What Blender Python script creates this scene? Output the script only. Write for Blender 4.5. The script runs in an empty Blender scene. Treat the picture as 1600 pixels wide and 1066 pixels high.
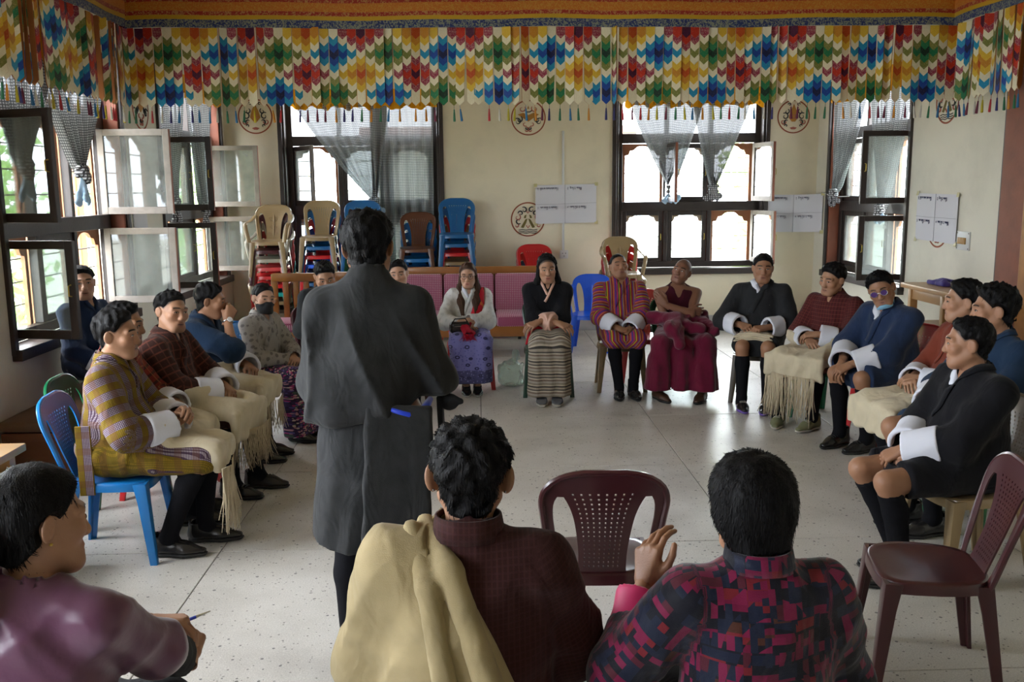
import bpy, bmesh, math, random
import numpy as np
from mathutils import Matrix, Vector

# ------------------------------------------------------------------ camera, sky, exposure
SC = bpy.context.scene
COL = SC.collection
CAM_R = np.array([[0.99928662, -0.01539238, 0.03448665],
                  [-0.03653442, -0.16272245, 0.98599525],
                  [-0.00956506, -0.98655181, -0.16316872]])
cam = bpy.data.cameras.new('camera')
cam.sensor_width = 36.0
cam.lens = 1450.0 / 1600.0 * 36.0
cam.clip_start = 0.05
cam.clip_end = 300
cam_ob = bpy.data.objects.new('camera', cam)
COL.objects.link(cam_ob)
_m = Matrix.Identity(4)
for _i in range(3):
    _m[_i][0] = CAM_R[_i, 0]
    _m[_i][1] = -CAM_R[_i, 1]
    _m[_i][2] = -CAM_R[_i, 2]
_m[2][3] = 1.9
cam_ob.matrix_world = _m
SC.camera = cam_ob
SC.view_settings.view_transform = 'Standard'
SC.view_settings.look = 'None'
SC.view_settings.gamma = 1.0
SC.view_settings.use_curve_mapping = False
SC.view_settings.exposure = 2.42
SC.cycles.max_bounces = 8
SC.cycles.diffuse_bounces = 5
SC.cycles.glossy_bounces = 3
SC.cycles.transmission_bounces = 6
SC.cycles.transparent_max_bounces = 12
SC.cycles.sample_clamp_indirect = 6.0
SC.cycles.caustics_reflective = False
SC.cycles.caustics_refractive = False
SC.cycles.use_denoising = True

SKY = 5.0
w = bpy.data.worlds.new('overcast_sky')
SC.world = w
w.use_nodes = True
_nt = w.node_tree
_bg = _nt.nodes['Background']
_tc = _nt.nodes.new('ShaderNodeTexCoord')
_sx = _nt.nodes.new('ShaderNodeSeparateXYZ')
_cr = _nt.nodes.new('ShaderNodeValToRGB')
_nt.links.new(_tc.outputs['Generated'], _sx.inputs[0])
_nt.links.new(_sx.outputs['Z'], _cr.inputs[0])
_cr.color_ramp.elements[0].position = 0.0
_cr.color_ramp.elements[0].color = (0.80, 0.86, 0.95, 1)
_cr.color_ramp.elements[1].position = 0.9
_cr.color_ramp.elements[1].color = (0.95, 0.98, 1.0, 1)
_nt.links.new(_cr.outputs[0], _bg.inputs[0])
_bg.inputs[1].default_value = SKY

def portal(name, loc, direction, sx, sy):
    l = bpy.data.lights.new(name, 'AREA')
    l.shape = 'RECTANGLE'
    l.size = sx
    l.size_y = sy
    l.cycles.is_portal = True
    o = bpy.data.objects.new(name, l)
    COL.objects.link(o)
    o.location = loc
    o.rotation_euler = Vector(direction).to_track_quat('-Z', 'Z').to_euler()
    return o

# room dimensions (metres; camera stands at x=0, y=0)
XL, XR, YB, YF, ZC = -3.24, 4.48, 12.3, -4.6, 3.55
WT = 0.30            # wall thickness
LW = [(6.5, 8.74), (9.8, 12.08)]        # windows of the left wall (y ranges)
LW_NEAR = [(2.9, 5.1), (-0.6, 1.2)]     # more windows of the same wall, behind the frame edge
RW = [(9.65, 11.83)]
BW = [(-2.5, -0.49), (1.82, 3.78)]
WZ0, WZ1 = 0.80, 3.15
for _k, (_a, _b) in enumerate(LW + LW_NEAR):
    portal('window_daylight', (XL - WT - 0.05, (_a + _b) / 2, (WZ0 + WZ1) / 2), (1, 0, 0), _b - _a, WZ1 - WZ0)
for _a, _b in RW:
    portal('window_daylight', (XR + WT + 0.05, (_a + _b) / 2, (WZ0 + WZ1) / 2), (-1, 0, 0), _b - _a, WZ1 - WZ0)
for _a, _b in BW:
    portal('window_daylight', ((_a + _b) / 2, YB + WT + 0.05, (WZ0 + WZ1) / 2), (0, -1, 0), _b - _a, WZ1 - WZ0)

# ------------------------------------------------------------------ materials
_MATS = {}
def nodes_of(m):
    return m.node_tree.nodes, m.node_tree.links

def mat(name, col, rough=0.6, metal=0.0, bump=0.0, bscale=60.0, var=0.0, vscale=6.0, coat=0.0, sheen=0.0, spec=0.5, sss=0.0, attr=None):
    """principled material with a little noise variation and bump"""
    if name in _MATS:
        return _MATS[name]
    m = bpy.data.materials.new(name)
    m.use_nodes = True
    n, l = nodes_of(m)
    b = n['Principled BSDF']
    b.inputs['Base Color'].default_value = (*col, 1)
    b.inputs['Roughness'].default_value = rough
    b.inputs['Metallic'].default_value = metal
    b.inputs['Specular IOR Level'].default_value = spec
    if coat:
        b.inputs['Coat Weight'].default_value = coat
        b.inputs['Coat Roughness'].default_value = 0.12
    if sheen:
        b.inputs['Sheen Weight'].default_value = sheen
        b.inputs['Sheen Roughness'].default_value = 0.4
    tc = n.new('ShaderNodeTexCoord')
    if var:
        nz = n.new('ShaderNodeTexNoise')
        nz.inputs['Scale'].default_value = vscale
        nz.inputs['Detail'].default_value = 5
        l.new(tc.outputs['Object'], nz.inputs['Vector'])
        mx = n.new('ShaderNodeMix')
        mx.data_type = 'RGBA'
        mx.inputs[6].default_value = (*[max(0, c * (1 - var)) for c in col], 1)
        mx.inputs[7].default_value = (*[min(1, c * (1 + var)) for c in col], 1)
        l.new(nz.outputs['Fac'], mx.inputs[0])
        l.new(mx.outputs[2], b.inputs['Base Color'])
    if bump:
        nb = n.new('ShaderNodeTexNoise')
        nb.inputs['Scale'].default_value = bscale
        nb.inputs['Detail'].default_value = 4
        l.new(tc.outputs['Object'], nb.inputs['Vector'])
        bp = n.new('ShaderNodeBump')
        bp.inputs['Strength'].default_value = bump
        bp.inputs['Distance'].default_value = 0.01
        l.new(nb.outputs['Fac'], bp.inputs['Height'])
        l.new(bp.outputs[0], b.inputs['Normal'])
    if attr:
        at = n.new('ShaderNodeAttribute')
        at.attribute_name = attr
        l.new(at.outputs['Color'], b.inputs['Base Color'])
    _MATS[name] = m
    return m

def math_node(n, l, op, a, b=None):
    x = n.new('ShaderNodeMath')
    x.operation = op
    for i, v in enumerate((a, b)):
        if v is None:
            continue
        if isinstance(v, (int, float)):
            x.inputs[i].default_value = v
        else:
            l.new(v, x.inputs[i])
    return x.outputs[0]

def ramp(n, l, fac, stops, interp='CONSTANT'):
    r = n.new('ShaderNodeValToRGB')
    r.color_ramp.interpolation = interp
    e = r.color_ramp.elements
    while len(e) < len(stops):
        e.new(0.5)
    for i, (p, c) in enumerate(stops):
        e[i].position = p
        e[i].color = (*c, 1)
    l.new(fac, r.inputs[0])
    return r.outputs[0]

def mixc(n, l, fac, a, b, mode='MIX'):
    x = n.new('ShaderNodeMix')
    x.data_type = 'RGBA'
    x.blend_type = mode
    for i, v in ((0, fac), (6, a), (7, b)):
        if isinstance(v, (int, float)):
            x.inputs[i].default_value = v
        elif isinstance(v, tuple):
            x.inputs[i].default_value = (*v, 1)
        else:
            l.new(v, x.inputs[i])
    return x.outputs[2]

def cloth(name, fn, rough=0.88, sheen=0.06, bump=0.25, bscale=350.0, use='pat', wrinkle=0.28):
    """woven cloth: fn(n, l, u, v, w) returns a colour socket made from the 'pat' coordinates"""
    if name in _MATS:
        return _MATS[name]
    m = bpy.data.materials.new(name)
    m.use_nodes = True
    n, l = nodes_of(m)
    b = n['Principled BSDF']
    b.inputs['Roughness'].default_value = rough
    b.inputs['Sheen Weight'].default_value = sheen
    b.inputs['Specular IOR Level'].default_value = 0.12
    if use == 'pat':
        at = n.new('ShaderNodeAttribute')
        at.attribute_name = 'pat'
        vec = at.outputs['Vector']
    else:
        vec = n.new('ShaderNodeTexCoord').outputs[use]
    sp = n.new('ShaderNodeSeparateXYZ')
    l.new(vec, sp.inputs[0])
    c = fn(n, l, sp.outputs[0], sp.outputs[1], sp.outputs[2], vec)
    if isinstance(c, tuple):
        b.inputs['Base Color'].default_value = (*c, 1)
    else:
        l.new(c, b.inputs['Base Color'])
    nb = n.new('ShaderNodeTexNoise')
    nb.inputs['Scale'].default_value = bscale
    l.new(vec, nb.inputs['Vector'])
    bp = n.new('ShaderNodeBump')
    bp.inputs['Strength'].default_value = bump
    bp.inputs['Distance'].default_value = 0.003
    l.new(nb.outputs['Fac'], bp.inputs['Height'])
    wr = n.new('ShaderNodeTexNoise'); wr.inputs['Scale'].default_value = 6.5; wr.inputs['Detail'].default_value = 2; wr.inputs['Distortion'].default_value = 1.3
    oc = n.new('ShaderNodeTexCoord'); mpw = n.new('ShaderNodeMapping'); mpw.inputs['Scale'].default_value = (1.3, 1.3, 0.7)
    l.new(oc.outputs['Object'], mpw.inputs[0]); l.new(mpw.outputs[0], wr.inputs['Vector'])
    b2 = n.new('ShaderNodeBump'); b2.inputs['Strength'].default_value = wrinkle; b2.inputs['Distance'].default_value = 0.05
    l.new(wr.outputs['Fac'], b2.inputs['Height']); l.new(b2.outputs[0], bp.inputs['Normal'])
    l.new(bp.outputs[0], b.inputs['Normal'])
    _MATS[name] = m
    return m

def fract(n, l, x, period, off=0.0):
    return math_node(n, l, 'FRACT', math_node(n, l, 'ADD', math_node(n, l, 'DIVIDE', x, period), off))

# ------------------------------------------------------------------ object helpers
def obj(name, data, m=None, parent=None, label=None, cat=None, group=None, kind=None, loc=None, rotz=None):
    o = bpy.data.objects.new(name, data)
    COL.objects.link(o)
    if m is not None and data is not None and not data.materials:
        for mm in (m if isinstance(m, (list, tuple)) else [m]):
            data.materials.append(mm)
    if parent is not None:
        o.parent = parent
    if label: o['label'] = label
    if cat: o['category'] = cat
    if group: o['group'] = group
    if kind: o['kind'] = kind
    if loc is not None: o.location = loc
    if rotz is not None: o.rotation_euler = (0, 0, rotz)
    return o

def empty(name, label=None, cat=None, loc=(0, 0, 0), rotz=0.0, group=None, kind=None):
    o = obj(name, None, None, None, label, cat, group, kind, loc, rotz)
    o.empty_display_size = 0.1
    return o

def copy_tree(o, parent=None):
    c = o.copy()
    COL.objects.link(c)
    c.parent = parent
    for ch in list(o.children):
        copy_tree(ch, c)
    return c

class MB:
    """collects boxes, tubes, lathes and quads into one mesh"""
    def __init__(s):
        s.v = []; s.f = []; s.mi = []; s.cur = 0
    def add(s, verts, faces):
        o = len(s.v)
        s.v += [tuple(p) for p in verts]
        for f in faces:
            s.f.append([o + i for i in f]); s.mi.append(s.cur)
    def box(s, lo, hi, M=None):
        x0, y0, z0 = lo; x1, y1, z1 = hi
        vs = [(x0,y0,z0),(x1,y0,z0),(x1,y1,z0),(x0,y1,z0),(x0,y0,z1),(x1,y0,z1),(x1,y1,z1),(x0,y1,z1)]
        if M is not None:
            vs = [tuple(M @ Vector(p)) for p in vs]
        s.add(vs, [(0,3,2,1),(4,5,6,7),(0,1,5,4),(1,2,6,5),(2,3,7,6),(3,0,4,7)])
    def bbox(s, lo, hi, r=0.01, M=None):
        """box with chamfered edges"""
        x0, y0, z0 = lo; x1, y1, z1 = hi
        bm = bmesh.new()
        bmesh.ops.create_cube(bm, size=1)
        for v in bm.verts:
            v.co = Vector(((x0+x1)/2 + v.co.x*(x1-x0), (y0+y1)/2 + v.co.y*(y1-y0), (z0+z1)/2 + v.co.z*(z1-z0)))
        r = min(r, 0.45*min(x1-x0, y1-y0, z1-z0))
        bmesh.ops.bevel(bm, geom=bm.edges[:], offset=r, segments=2, profile=0.5, affect='EDGES')
        bm.verts.index_update()
        vs = [tuple(M @ v.co) if M is not None else tuple(v.co) for v in bm.verts]
        s.add(vs, [[v.index for v in f.verts] for f in bm.faces])
        bm.free()
    def tube(s, pts, r, n=8, cap=True):
        pts = [Vector(p) for p in pts]
        rs = r if isinstance(r, (list, tuple)) else [r]*len(pts)
        base = len(s.v); up = Vector((0, 0, 1)); last = None
        for i, p in enumerate(pts):
            d = (pts[min(i+1, len(pts)-1)] - pts[max(i-1, 0)]).normalized()
            if last is None:
                a = d.orthogonal().normalized()
            else:
                a = (last - d*last.dot(d))
                a = a.normalized() if a.length > 1e-6 else d.orthogonal().normalized()
            last = a; b = d.cross(a)
            for k in range(n):
                t = 2*math.pi*k/n
                s.v.append(tuple(p + (a*math.cos(t) + b*math.sin(t))*rs[i]))
        for i in range(len(pts)-1):
            for k in range(n):
                s.f.append([base+i*n+k, base+i*n+(k+1) % n, base+(i+1)*n+(k+1) % n, base+(i+1)*n+k]); s.mi.append(s.cur)
        if cap:
            s.f.append([base+k for k in range(n)][::-1]); s.mi.append(s.cur)
            s.f.append([base+(len(pts)-1)*n+k for k in range(n)]); s.mi.append(s.cur)
    def prism(s, poly, z0, z1, M=None):
        """polygon in xy, extruded along z"""
        n = len(poly)
        vs = [(p[0], p[1], z0) for p in poly] + [(p[0], p[1], z1) for p in poly]
        if M is not None:
            vs = [tuple(M @ Vector(p)) for p in vs]
        s.add(vs, [list(range(n))[::-1], list(range(n, 2*n))] + [[i, (i+1) % n, n+(i+1) % n, n+i] for i in range(n)])
    def lathe(s, prof, n=16, M=None):
        base = []
        for r, z in prof:
            for k in range(n):
                t = 2*math.pi*k/n
                p = Vector((r*math.cos(t), r*math.sin(t), z))
                base.append(tuple(M @ p) if M is not None else tuple(p))
        fs = []
        for i in range(len(prof)-1):
            for k in range(n):
                fs.append([i*n+k, i*n+(k+1) % n, (i+1)*n+(k+1) % n, (i+1)*n+k])
        fs.append(list(range(n))[::-1]); fs.append([(len(prof)-1)*n+k for k in range(n)])
        s.add(base, fs)
    def mesh(s, name, smooth=False, angle=None):
        me = bpy.data.meshes.new(name)
        me.from_pydata(s.v, [], s.f)
        if any(s.mi):
            me.polygons.foreach_set('material_index', s.mi)
        if smooth:
            me.polygons.foreach_set('use_smooth', [True]*len(me.polygons))
            if angle:
                me.set_sharp_from_angle(angle=math.radians(angle))
        me.update()
        return me
    def build(s, name, m, parent=None, smooth=False, angle=None, **kw):
        return obj(name, s.mesh(name, smooth, angle), m, parent, **kw)

rnd = random.Random(7)
# ------------------------------------------------------------------ distance-field modelling (bodies, garments)
def V3(*a):
    return np.array(a, float)
def unit(v):
    return v / (np.linalg.norm(v) + 1e-12)

class Fld:
    def __init__(s, lo, hi, h):
        s.lo = np.array(lo, float); s.h = h
        s.n = [int(math.ceil((hi[i]-lo[i])/h-1e-4))+1 for i in range(3)]
        s.ax = [s.lo[i] + h*np.arange(s.n[i]) for i in range(3)]
        s.V = np.full(s.n, 0.25, dtype=np.float32); s.pad = 0.0
    def sl(s, lo, hi):
        r = []
        for i in range(3):
            a = max(0, int(math.floor((lo[i]-s.lo[i])/s.h)))
            b = min(s.n[i], int(math.ceil((hi[i]-s.lo[i])/s.h))+1)
            if b <= a: return None
            r.append(slice(a, b))
        return tuple(r)
    def xyz(s, sl):
        return (s.ax[0][sl[0]][:, None, None], s.ax[1][sl[1]][None, :, None], s.ax[2][sl[2]][None, None, :])
    def full(s):
        return tuple(slice(0, n) for n in s.n)
    def add(s, pr, k=0.02):
        fn, lo, hi = pr
        m = k + 3*s.h + s.pad
        sl = s.sl(lo-m, hi+m)
        if sl is None: return s
        d = fn(*s.xyz(sl)); a = s.V[sl]
        if k > 0:
            hh = np.maximum(k - np.abs(a-d), 0)/k
            s.V[sl] = np.minimum(a, d) - hh*hh*k*0.25
        else:
            s.V[sl] = np.minimum(a, d)
        return s
    def sub(s, pr, k=0.01):
        fn, lo, hi = pr
        m = k + 3*s.h
        sl = s.sl(lo-m, hi+m)
        if sl is None: return s
        d = -fn(*s.xyz(sl)); a = s.V[sl]
        if k > 0:
            hh = np.maximum(k - np.abs(a-d), 0)/k
            s.V[sl] = np.maximum(a, d) + hh*hh*k*0.25
        else:
            s.V[sl] = np.maximum(a, d)
        return s
    def cut(s, fn, k=0.0):
        """keep where fn < 0"""
        d = fn(*s.xyz(s.full()))
        if k > 0:
            hh = np.maximum(k - np.abs(s.V-d), 0)/k
            s.V = (np.maximum(s.V, d) + hh*hh*k*0.25).astype(np.float32)
        else:
            s.V = np.maximum(s.V, d).astype(np.float32)
        return s
    def disp(s, fn):
        s.V = (s.V + fn(*s.xyz(s.full()))).astype(np.float32)
        return s
    def sample(s, P):
        q = (np.asarray(P)-s.lo)/s.h
        i = np.clip(np.floor(q).astype(int), 0, np.array(s.n)-2)
        f = np.clip(q-i, 0, 1)
        r = 0
        for a in (0, 1):
            for b in (0, 1):
                for c in (0, 1):
                    wgt = (f[:, 0] if a else 1-f[:, 0])*(f[:, 1] if b else 1-f[:, 1])*(f[:, 2] if c else 1-f[:, 2])
                    r = r + wgt*s.V[i[:, 0]+a, i[:, 1]+b, i[:, 2]+c]
        return r
    def grad(s, P):
        P = np.asarray(P); e = s.h*0.9
        g = np.stack([s.sample(P+np.eye(3)[i]*e)-s.sample(P-np.eye(3)[i]*e) for i in range(3)], 1)
        return g/(np.linalg.norm(g, axis=1, keepdims=True)+1e-9)
    def project(s, P, off=0.0, it=8):
        P = np.array(P, float)
        for _ in range(it):
            P = P - s.grad(P)*np.clip(s.sample(P)-off, -0.03, 0.03)[:, None]*0.9
        return P
    def march(s, P, D, off=0.0, n=120, far=0.6):
        """first hit of rays P + t D"""
        P = np.array(P, float); D = unit(np.array(D, float)); t = np.zeros(len(P))
        for _ in range(n):
            d = s.sample(P + t[:, None]*D) - off
            t = np.minimum(t + np.where(d > 0.0005, np.maximum(d*0.6, 0.001), 0), far)
        return P + t[:, None]*D
    def mesh(s):
        """naive surface nets: vertices (n,3), quads (m,4)"""
        V = s.V; ins = V < 0
        nx, ny, nz = s.n
        cnt = np.zeros((nx-1, ny-1, nz-1), np.int8)
        for a in (0, 1):
            for b in (0, 1):
                for c in (0, 1):
                    cnt += ins[a:nx-1+a, b:ny-1+b, c:nz-1+c]
        act = (cnt > 0) & (cnt < 8)
        idx = np.argwhere(act)
        if len(idx) == 0:
            return np.zeros((0, 3)), np.zeros((0, 4), int)
        ids = np.full(act.shape, -1, np.int64)
        ids[act] = np.arange(len(idx))
        corner = {}
        for a in (0, 1):
            for b in (0, 1):
                for c in (0, 1):
                    corner[a, b, c] = V[idx[:, 0]+a, idx[:, 1]+b, idx[:, 2]+c].astype(float)
        acc = np.zeros((len(idx), 3)); num = np.zeros(len(idx))
        for ax in range(3):
            for p in (0, 1):
                for q in (0, 1):
                    c0 = [0, 0, 0]; o = [i for i in range(3) if i != ax]
                    c0[o[0]] = p; c0[o[1]] = q
                    c1 = list(c0); c1[ax] = 1
                    v0 = corner[tuple(c0)]; v1 = corner[tuple(c1)]
                    m = (v0 < 0) != (v1 < 0)
                    t = np.where(m, v0/np.where(v0-v1 == 0, 1, v0-v1), 0)
                    pos = np.tile(np.array(c0, float), (len(idx), 1)); pos[:, ax] = t
                    acc += pos*m[:, None]; num += m
        verts = s.lo + s.h*(idx + acc/num[:, None])
        quads = []
        for ax in range(3):
            o = [(ax+1) % 3, (ax+2) % 3]
            sl0 = [slice(0, n) for n in s.n]; sl1 = list(sl0)
            sl0[ax] = slice(0, s.n[ax]-1); sl1[ax] = slice(1, s.n[ax])
            a = ins[tuple(sl0)]; b = ins[tuple(sl1)]
            e = np.argwhere(a != b)
            ok = (e[:, o[0]] > 0) & (e[:, o[0]] < s.n[o[0]]-1) & (e[:, o[1]] > 0) & (e[:, o[1]] < s.n[o[1]]-1)
            e = e[ok]
            flip = a[tuple(e.T)]
            def cell(du, dv):
                c = e.copy(); c[:, o[0]] -= du; c[:, o[1]] -= dv
                return ids[tuple(c.T)]
            q = np.stack([cell(1, 1), cell(0, 1), cell(0, 0), cell(1, 0)], 1)
            q[~flip] = q[~flip][:, ::-1]
            quads.append(q)
        return verts, np.concatenate(quads)

def rc(a, b, ra, rb=None, sq=None):
    """round cone a-b; sq=(dir, factor) squashes it along dir"""
    a = np.array(a, float); b = np.array(b, float)
    rb = ra if rb is None else rb
    ba = b-a; L2 = max(ba.dot(ba), 1e-9)
    def fn(x, y, z):
        px, py, pz = x-a[0], y-a[1], z-a[2]
        t = np.clip((px*ba[0]+py*ba[1]+pz*ba[2])/L2, 0, 1)
        qx, qy, qz = px-t*ba[0], py-t*ba[1], pz-t*ba[2]
        if sq is not None:
            d, f = sq
            e = (qx*d[0]+qy*d[1]+qz*d[2])*(f-1)
            qx, qy, qz = qx+e*d[0], qy+e*d[1], qz+e*d[2]
        return np.sqrt(qx*qx+qy*qy+qz*qz) - (ra+(rb-ra)*t)
    R = max(ra, rb)*(1 if sq is None else max(1, 1/sq[1]))
    return fn, np.minimum(a, b)-R, np.maximum(a, b)+R

def el(c, r, R=None):
    c = np.array(c, float); r = np.array(r, float)
    def fn(x, y, z):
        p = [x-c[0], y-c[1], z-c[2]]
        if R is not None:
            p = [R[0, i]*p[0]+R[1, i]*p[1]+R[2, i]*p[2] for i in range(3)]
        k0 = np.sqrt((p[0]/r[0])**2+(p[1]/r[1])**2+(p[2]/r[2])**2)
        k1 = np.sqrt((p[0]/r[0]**2)**2+(p[1]/r[1]**2)**2+(p[2]/r[2]**2)**2)
        return k0*(k0-1)/(k1+1e-9)
    m = np.array([max(r)]*3) if R is not None else r
    return fn, c-m, c+m

def rbox(c, hf, r, R=None):
    c = np.array(c, float); hf = np.array(hf, float)
    def fn(x, y, z):
        p = [x-c[0], y-c[1], z-c[2]]
        if R is not None:
            p = [R[0, i]*p[0]+R[1, i]*p[1]+R[2, i]*p[2] for i in range(3)]
        q = [np.abs(p[i])-(hf[i]-r) for i in range(3)]
        out = np.sqrt(np.maximum(q[0], 0)**2+np.maximum(q[1], 0)**2+np.maximum(q[2], 0)**2)
        return out + np.minimum(np.maximum(np.maximum(q[0], q[1]), q[2]), 0) - r
    m = np.array([np.linalg.norm(hf)]*3) if R is not None else hf
    return fn, c-m, c+m

def plane(p, nrm):
    p = np.array(p, float); nrm = unit(np.array(nrm, float))
    return lambda x, y, z: (x-p[0])*nrm[0]+(y-p[1])*nrm[1]+(z-p[2])*nrm[2]

def wav(d, f, amp, d2=None, f2=0, ph=0.0):
    d = unit(np.array(d, float))
    def fn(x, y, z):
        a = (x*d[0]+y*d[1]+z*d[2])*f + ph
        if d2 is not None:
            a = a + 1.2*np.sin((x*d2[0]+y*d2[1]+z*d2[2])*f2+ph*1.7)
        return amp*np.sin(a)
    return fn

def rot_xyz(rx=0, ry=0, rz=0):
    cx, sx, cy, sy, cz, sz = math.cos(rx), math.sin(rx), math.cos(ry), math.sin(ry), math.cos(rz), math.sin(rz)
    X = np.array([[1,0,0],[0,cx,-sx],[0,sx,cx]]); Y = np.array([[cy,0,sy],[0,1,0],[-sy,0,cy]]); Z = np.array([[cz,-sz,0],[sz,cz,0],[0,0,1]])
    return Z @ Y @ X

def np_mesh(name, parts, mats, smooth=True, pat=None, tint=None):
    """parts: list of (verts, quads/tris, material index)"""
    vs = []; loops = []; starts = []; tot = []; mi = []; o = 0; ls = 0
    for v, f, k in parts:
        f = np.asarray(f)
        if len(f) == 0: continue
        vs.append(v); loops.append((f+o).ravel()); w_ = f.shape[1]
        starts.append(ls+np.arange(len(f))*w_); tot.append(np.full(len(f), w_)); mi.append(np.full(len(f), k))
        ls += f.size; o += len(v)
    me = bpy.data.meshes.new(name)
    V = np.concatenate(vs).astype(np.float32); Lp = np.concatenate(loops).astype(np.int32)
    me.vertices.add(len(V)); me.vertices.foreach_set('co', V.ravel())
    me.loops.add(len(Lp)); me.loops.foreach_set('vertex_index', Lp)
    st = np.concatenate(starts).astype(np.int32)
    me.polygons.add(len(st)); me.polygons.foreach_set('loop_start', st)
    me.polygons.foreach_set('loop_total', np.concatenate(tot).astype(np.int32))
    me.polygons.foreach_set('material_index', np.concatenate(mi).astype(np.int32))
    me.polygons.foreach_set('use_smooth', np.full(len(st), smooth))
    me.update(calc_edges=True)
    if pat is not None:
        a = me.attributes.new('pat', 'FLOAT_VECTOR', 'POINT'); a.data.foreach_set('vector', pat.astype(np.float32).ravel())
    if tint is not None:
        a = me.attributes.new('tint', 'FLOAT_COLOR', 'POINT')
        a.data.foreach_set('color', np.concatenate([tint, np.ones((len(tint), 1))], 1).astype(np.float32).ravel())
    for m in mats:
        me.materials.append(m)
    return me

def bones_pat(V, bones):
    """pattern coordinates: along / around the nearest bone"""
    best = np.full(len(V), 1e9); out = np.zeros((len(V), 3))
    for (a, b, r, mode) in bones:
        a = np.array(a, float); b = np.array(b, float); ba = b-a; L = np.linalg.norm(ba); d = ba/L
        t = np.clip((V-a) @ d/L, 0, 1)
        q = V-a-np.outer(t*L, d); dist = np.linalg.norm(q, axis=1)-r
        m = dist < best
        best = np.where(m, dist, best)
        if mode == 'xz':
            c = np.stack([V[:, 0], V[:, 2], V[:, 1]], 1)
        elif mode == 'xy':
            zz = np.maximum(0, a[2]-0.01-V[:, 2])
            c = np.stack([np.sign(V[:, 0])*(np.abs(V[:, 0])+0.8*zz), V[:, 1], V[:, 2]], 1)
        else:
            ref = V3(0, 0, 1) if abs(d[2]) < 0.8 else V3(0, 1, 0)
            e1 = unit(np.cross(d, ref)); e2 = np.cross(d, e1)
            al = (V-a) @ d
            an = np.arctan2(q @ e1, q @ e2)*r
            c = np.stack([al, an, al*0], 1) if mode == 'arm' else np.stack([an, al, al*0], 1)
        out[m] = c[m]
    return out

def icos(c, r, R=None, n=8, m=6):
    """small ellipsoid mesh"""
    vs = []; fs = []
    for i in range(m+1):
        ph = math.pi*i/m
        for k in range(n):
            t = 2*math.pi*k/n
            vs.append((math.sin(ph)*math.cos(t)*r[0], math.sin(ph)*math.sin(t)*r[1], math.cos(ph)*r[2]))
    for i in range(m):
        for k in range(n):
            fs.append((i*n+k, (i+1)*n+k, (i+1)*n+(k+1) % n, i*n+(k+1) % n))
    v = np.array(vs)
    if R is not None: v = v @ R.T
    return v+np.array(c), np.array(fs)

def strip(A, B, nrm=None, th=0.0):
    """quad strip between rails A and B, thickened along nrm"""
    n = len(A)
    if th == 0:
        V = np.concatenate([A, B])
        F = np.array([(i, i+1, n+i+1, n+i) for i in range(n-1)])
        return V, F
    V = np.concatenate([A, B, A+nrm*th, B+nrm*th])
    F = []
    for i in range(n-1):
        F += [(i, i+1, n+i+1, n+i), (2*n+i, 3*n+i, 3*n+i+1, 2*n+i+1), (i, 2*n+i, 2*n+i+1, i+1), (n+i, n+i+1, 3*n+i+1, 3*n+i)]
    F += [(0, n, 3*n, 2*n), (n-1, 3*n-1, 4*n-1, 2*n-1)]
    return V, np.array(F)
# ------------------------------------------------------------------ people
def skin_mat():
    if 'skin' in _MATS: return _MATS['skin']
    m = mat('skin', (0.4, 0.22, 0.14), 0.5, bump=0.12, bscale=220, attr='tint', spec=0.4)
    n, l = nodes_of(m)
    b = n['Principled BSDF']
    b.inputs['Subsurface Weight'].default_value = 0.0
    return m
EYE_W = mat('eye_white', (0.62, 0.58, 0.54), 0.25)
EYE_D = mat('eye_dark', (0.012, 0.008, 0.006), 0.15)

def hair_mat(name='black_hair', col=(0.0035, 0.0032, 0.0035)):
    if name in _MATS: return _MATS[name]
    m = mat(name, col, 0.55, spec=0.14)
    n, l = nodes_of(m)
    tc = n.new('ShaderNodeTexCoord'); mp = n.new('ShaderNodeMapping')
    mp.inputs['Scale'].default_value = (260, 260, 26)
    nz = n.new('ShaderNodeTexNoise'); nz.inputs['Scale'].default_value = 1.0; nz.inputs['Detail'].default_value = 3
    l.new(tc.outputs['Object'], mp.inputs[0]); l.new(mp.outputs[0], nz.inputs['Vector'])
    bp = n.new('ShaderNodeBump'); bp.inputs['Strength'].default_value = 0.55; bp.inputs['Distance'].default_value = 0.006
    l.new(nz.outputs['Fac'], bp.inputs['Height']); l.new(bp.outputs[0], n['Principled BSDF'].inputs['Normal'])
    c = mixc(n, l, nz.outputs['Fac'], tuple(c*0.5 for c in col), tuple(c*1.9 for c in col))
    l.new(c, n['Principled BSDF'].inputs['Base Color'])
    return m

def gauss(d2, s):
    return np.exp(-d2/(2*s*s))

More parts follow.
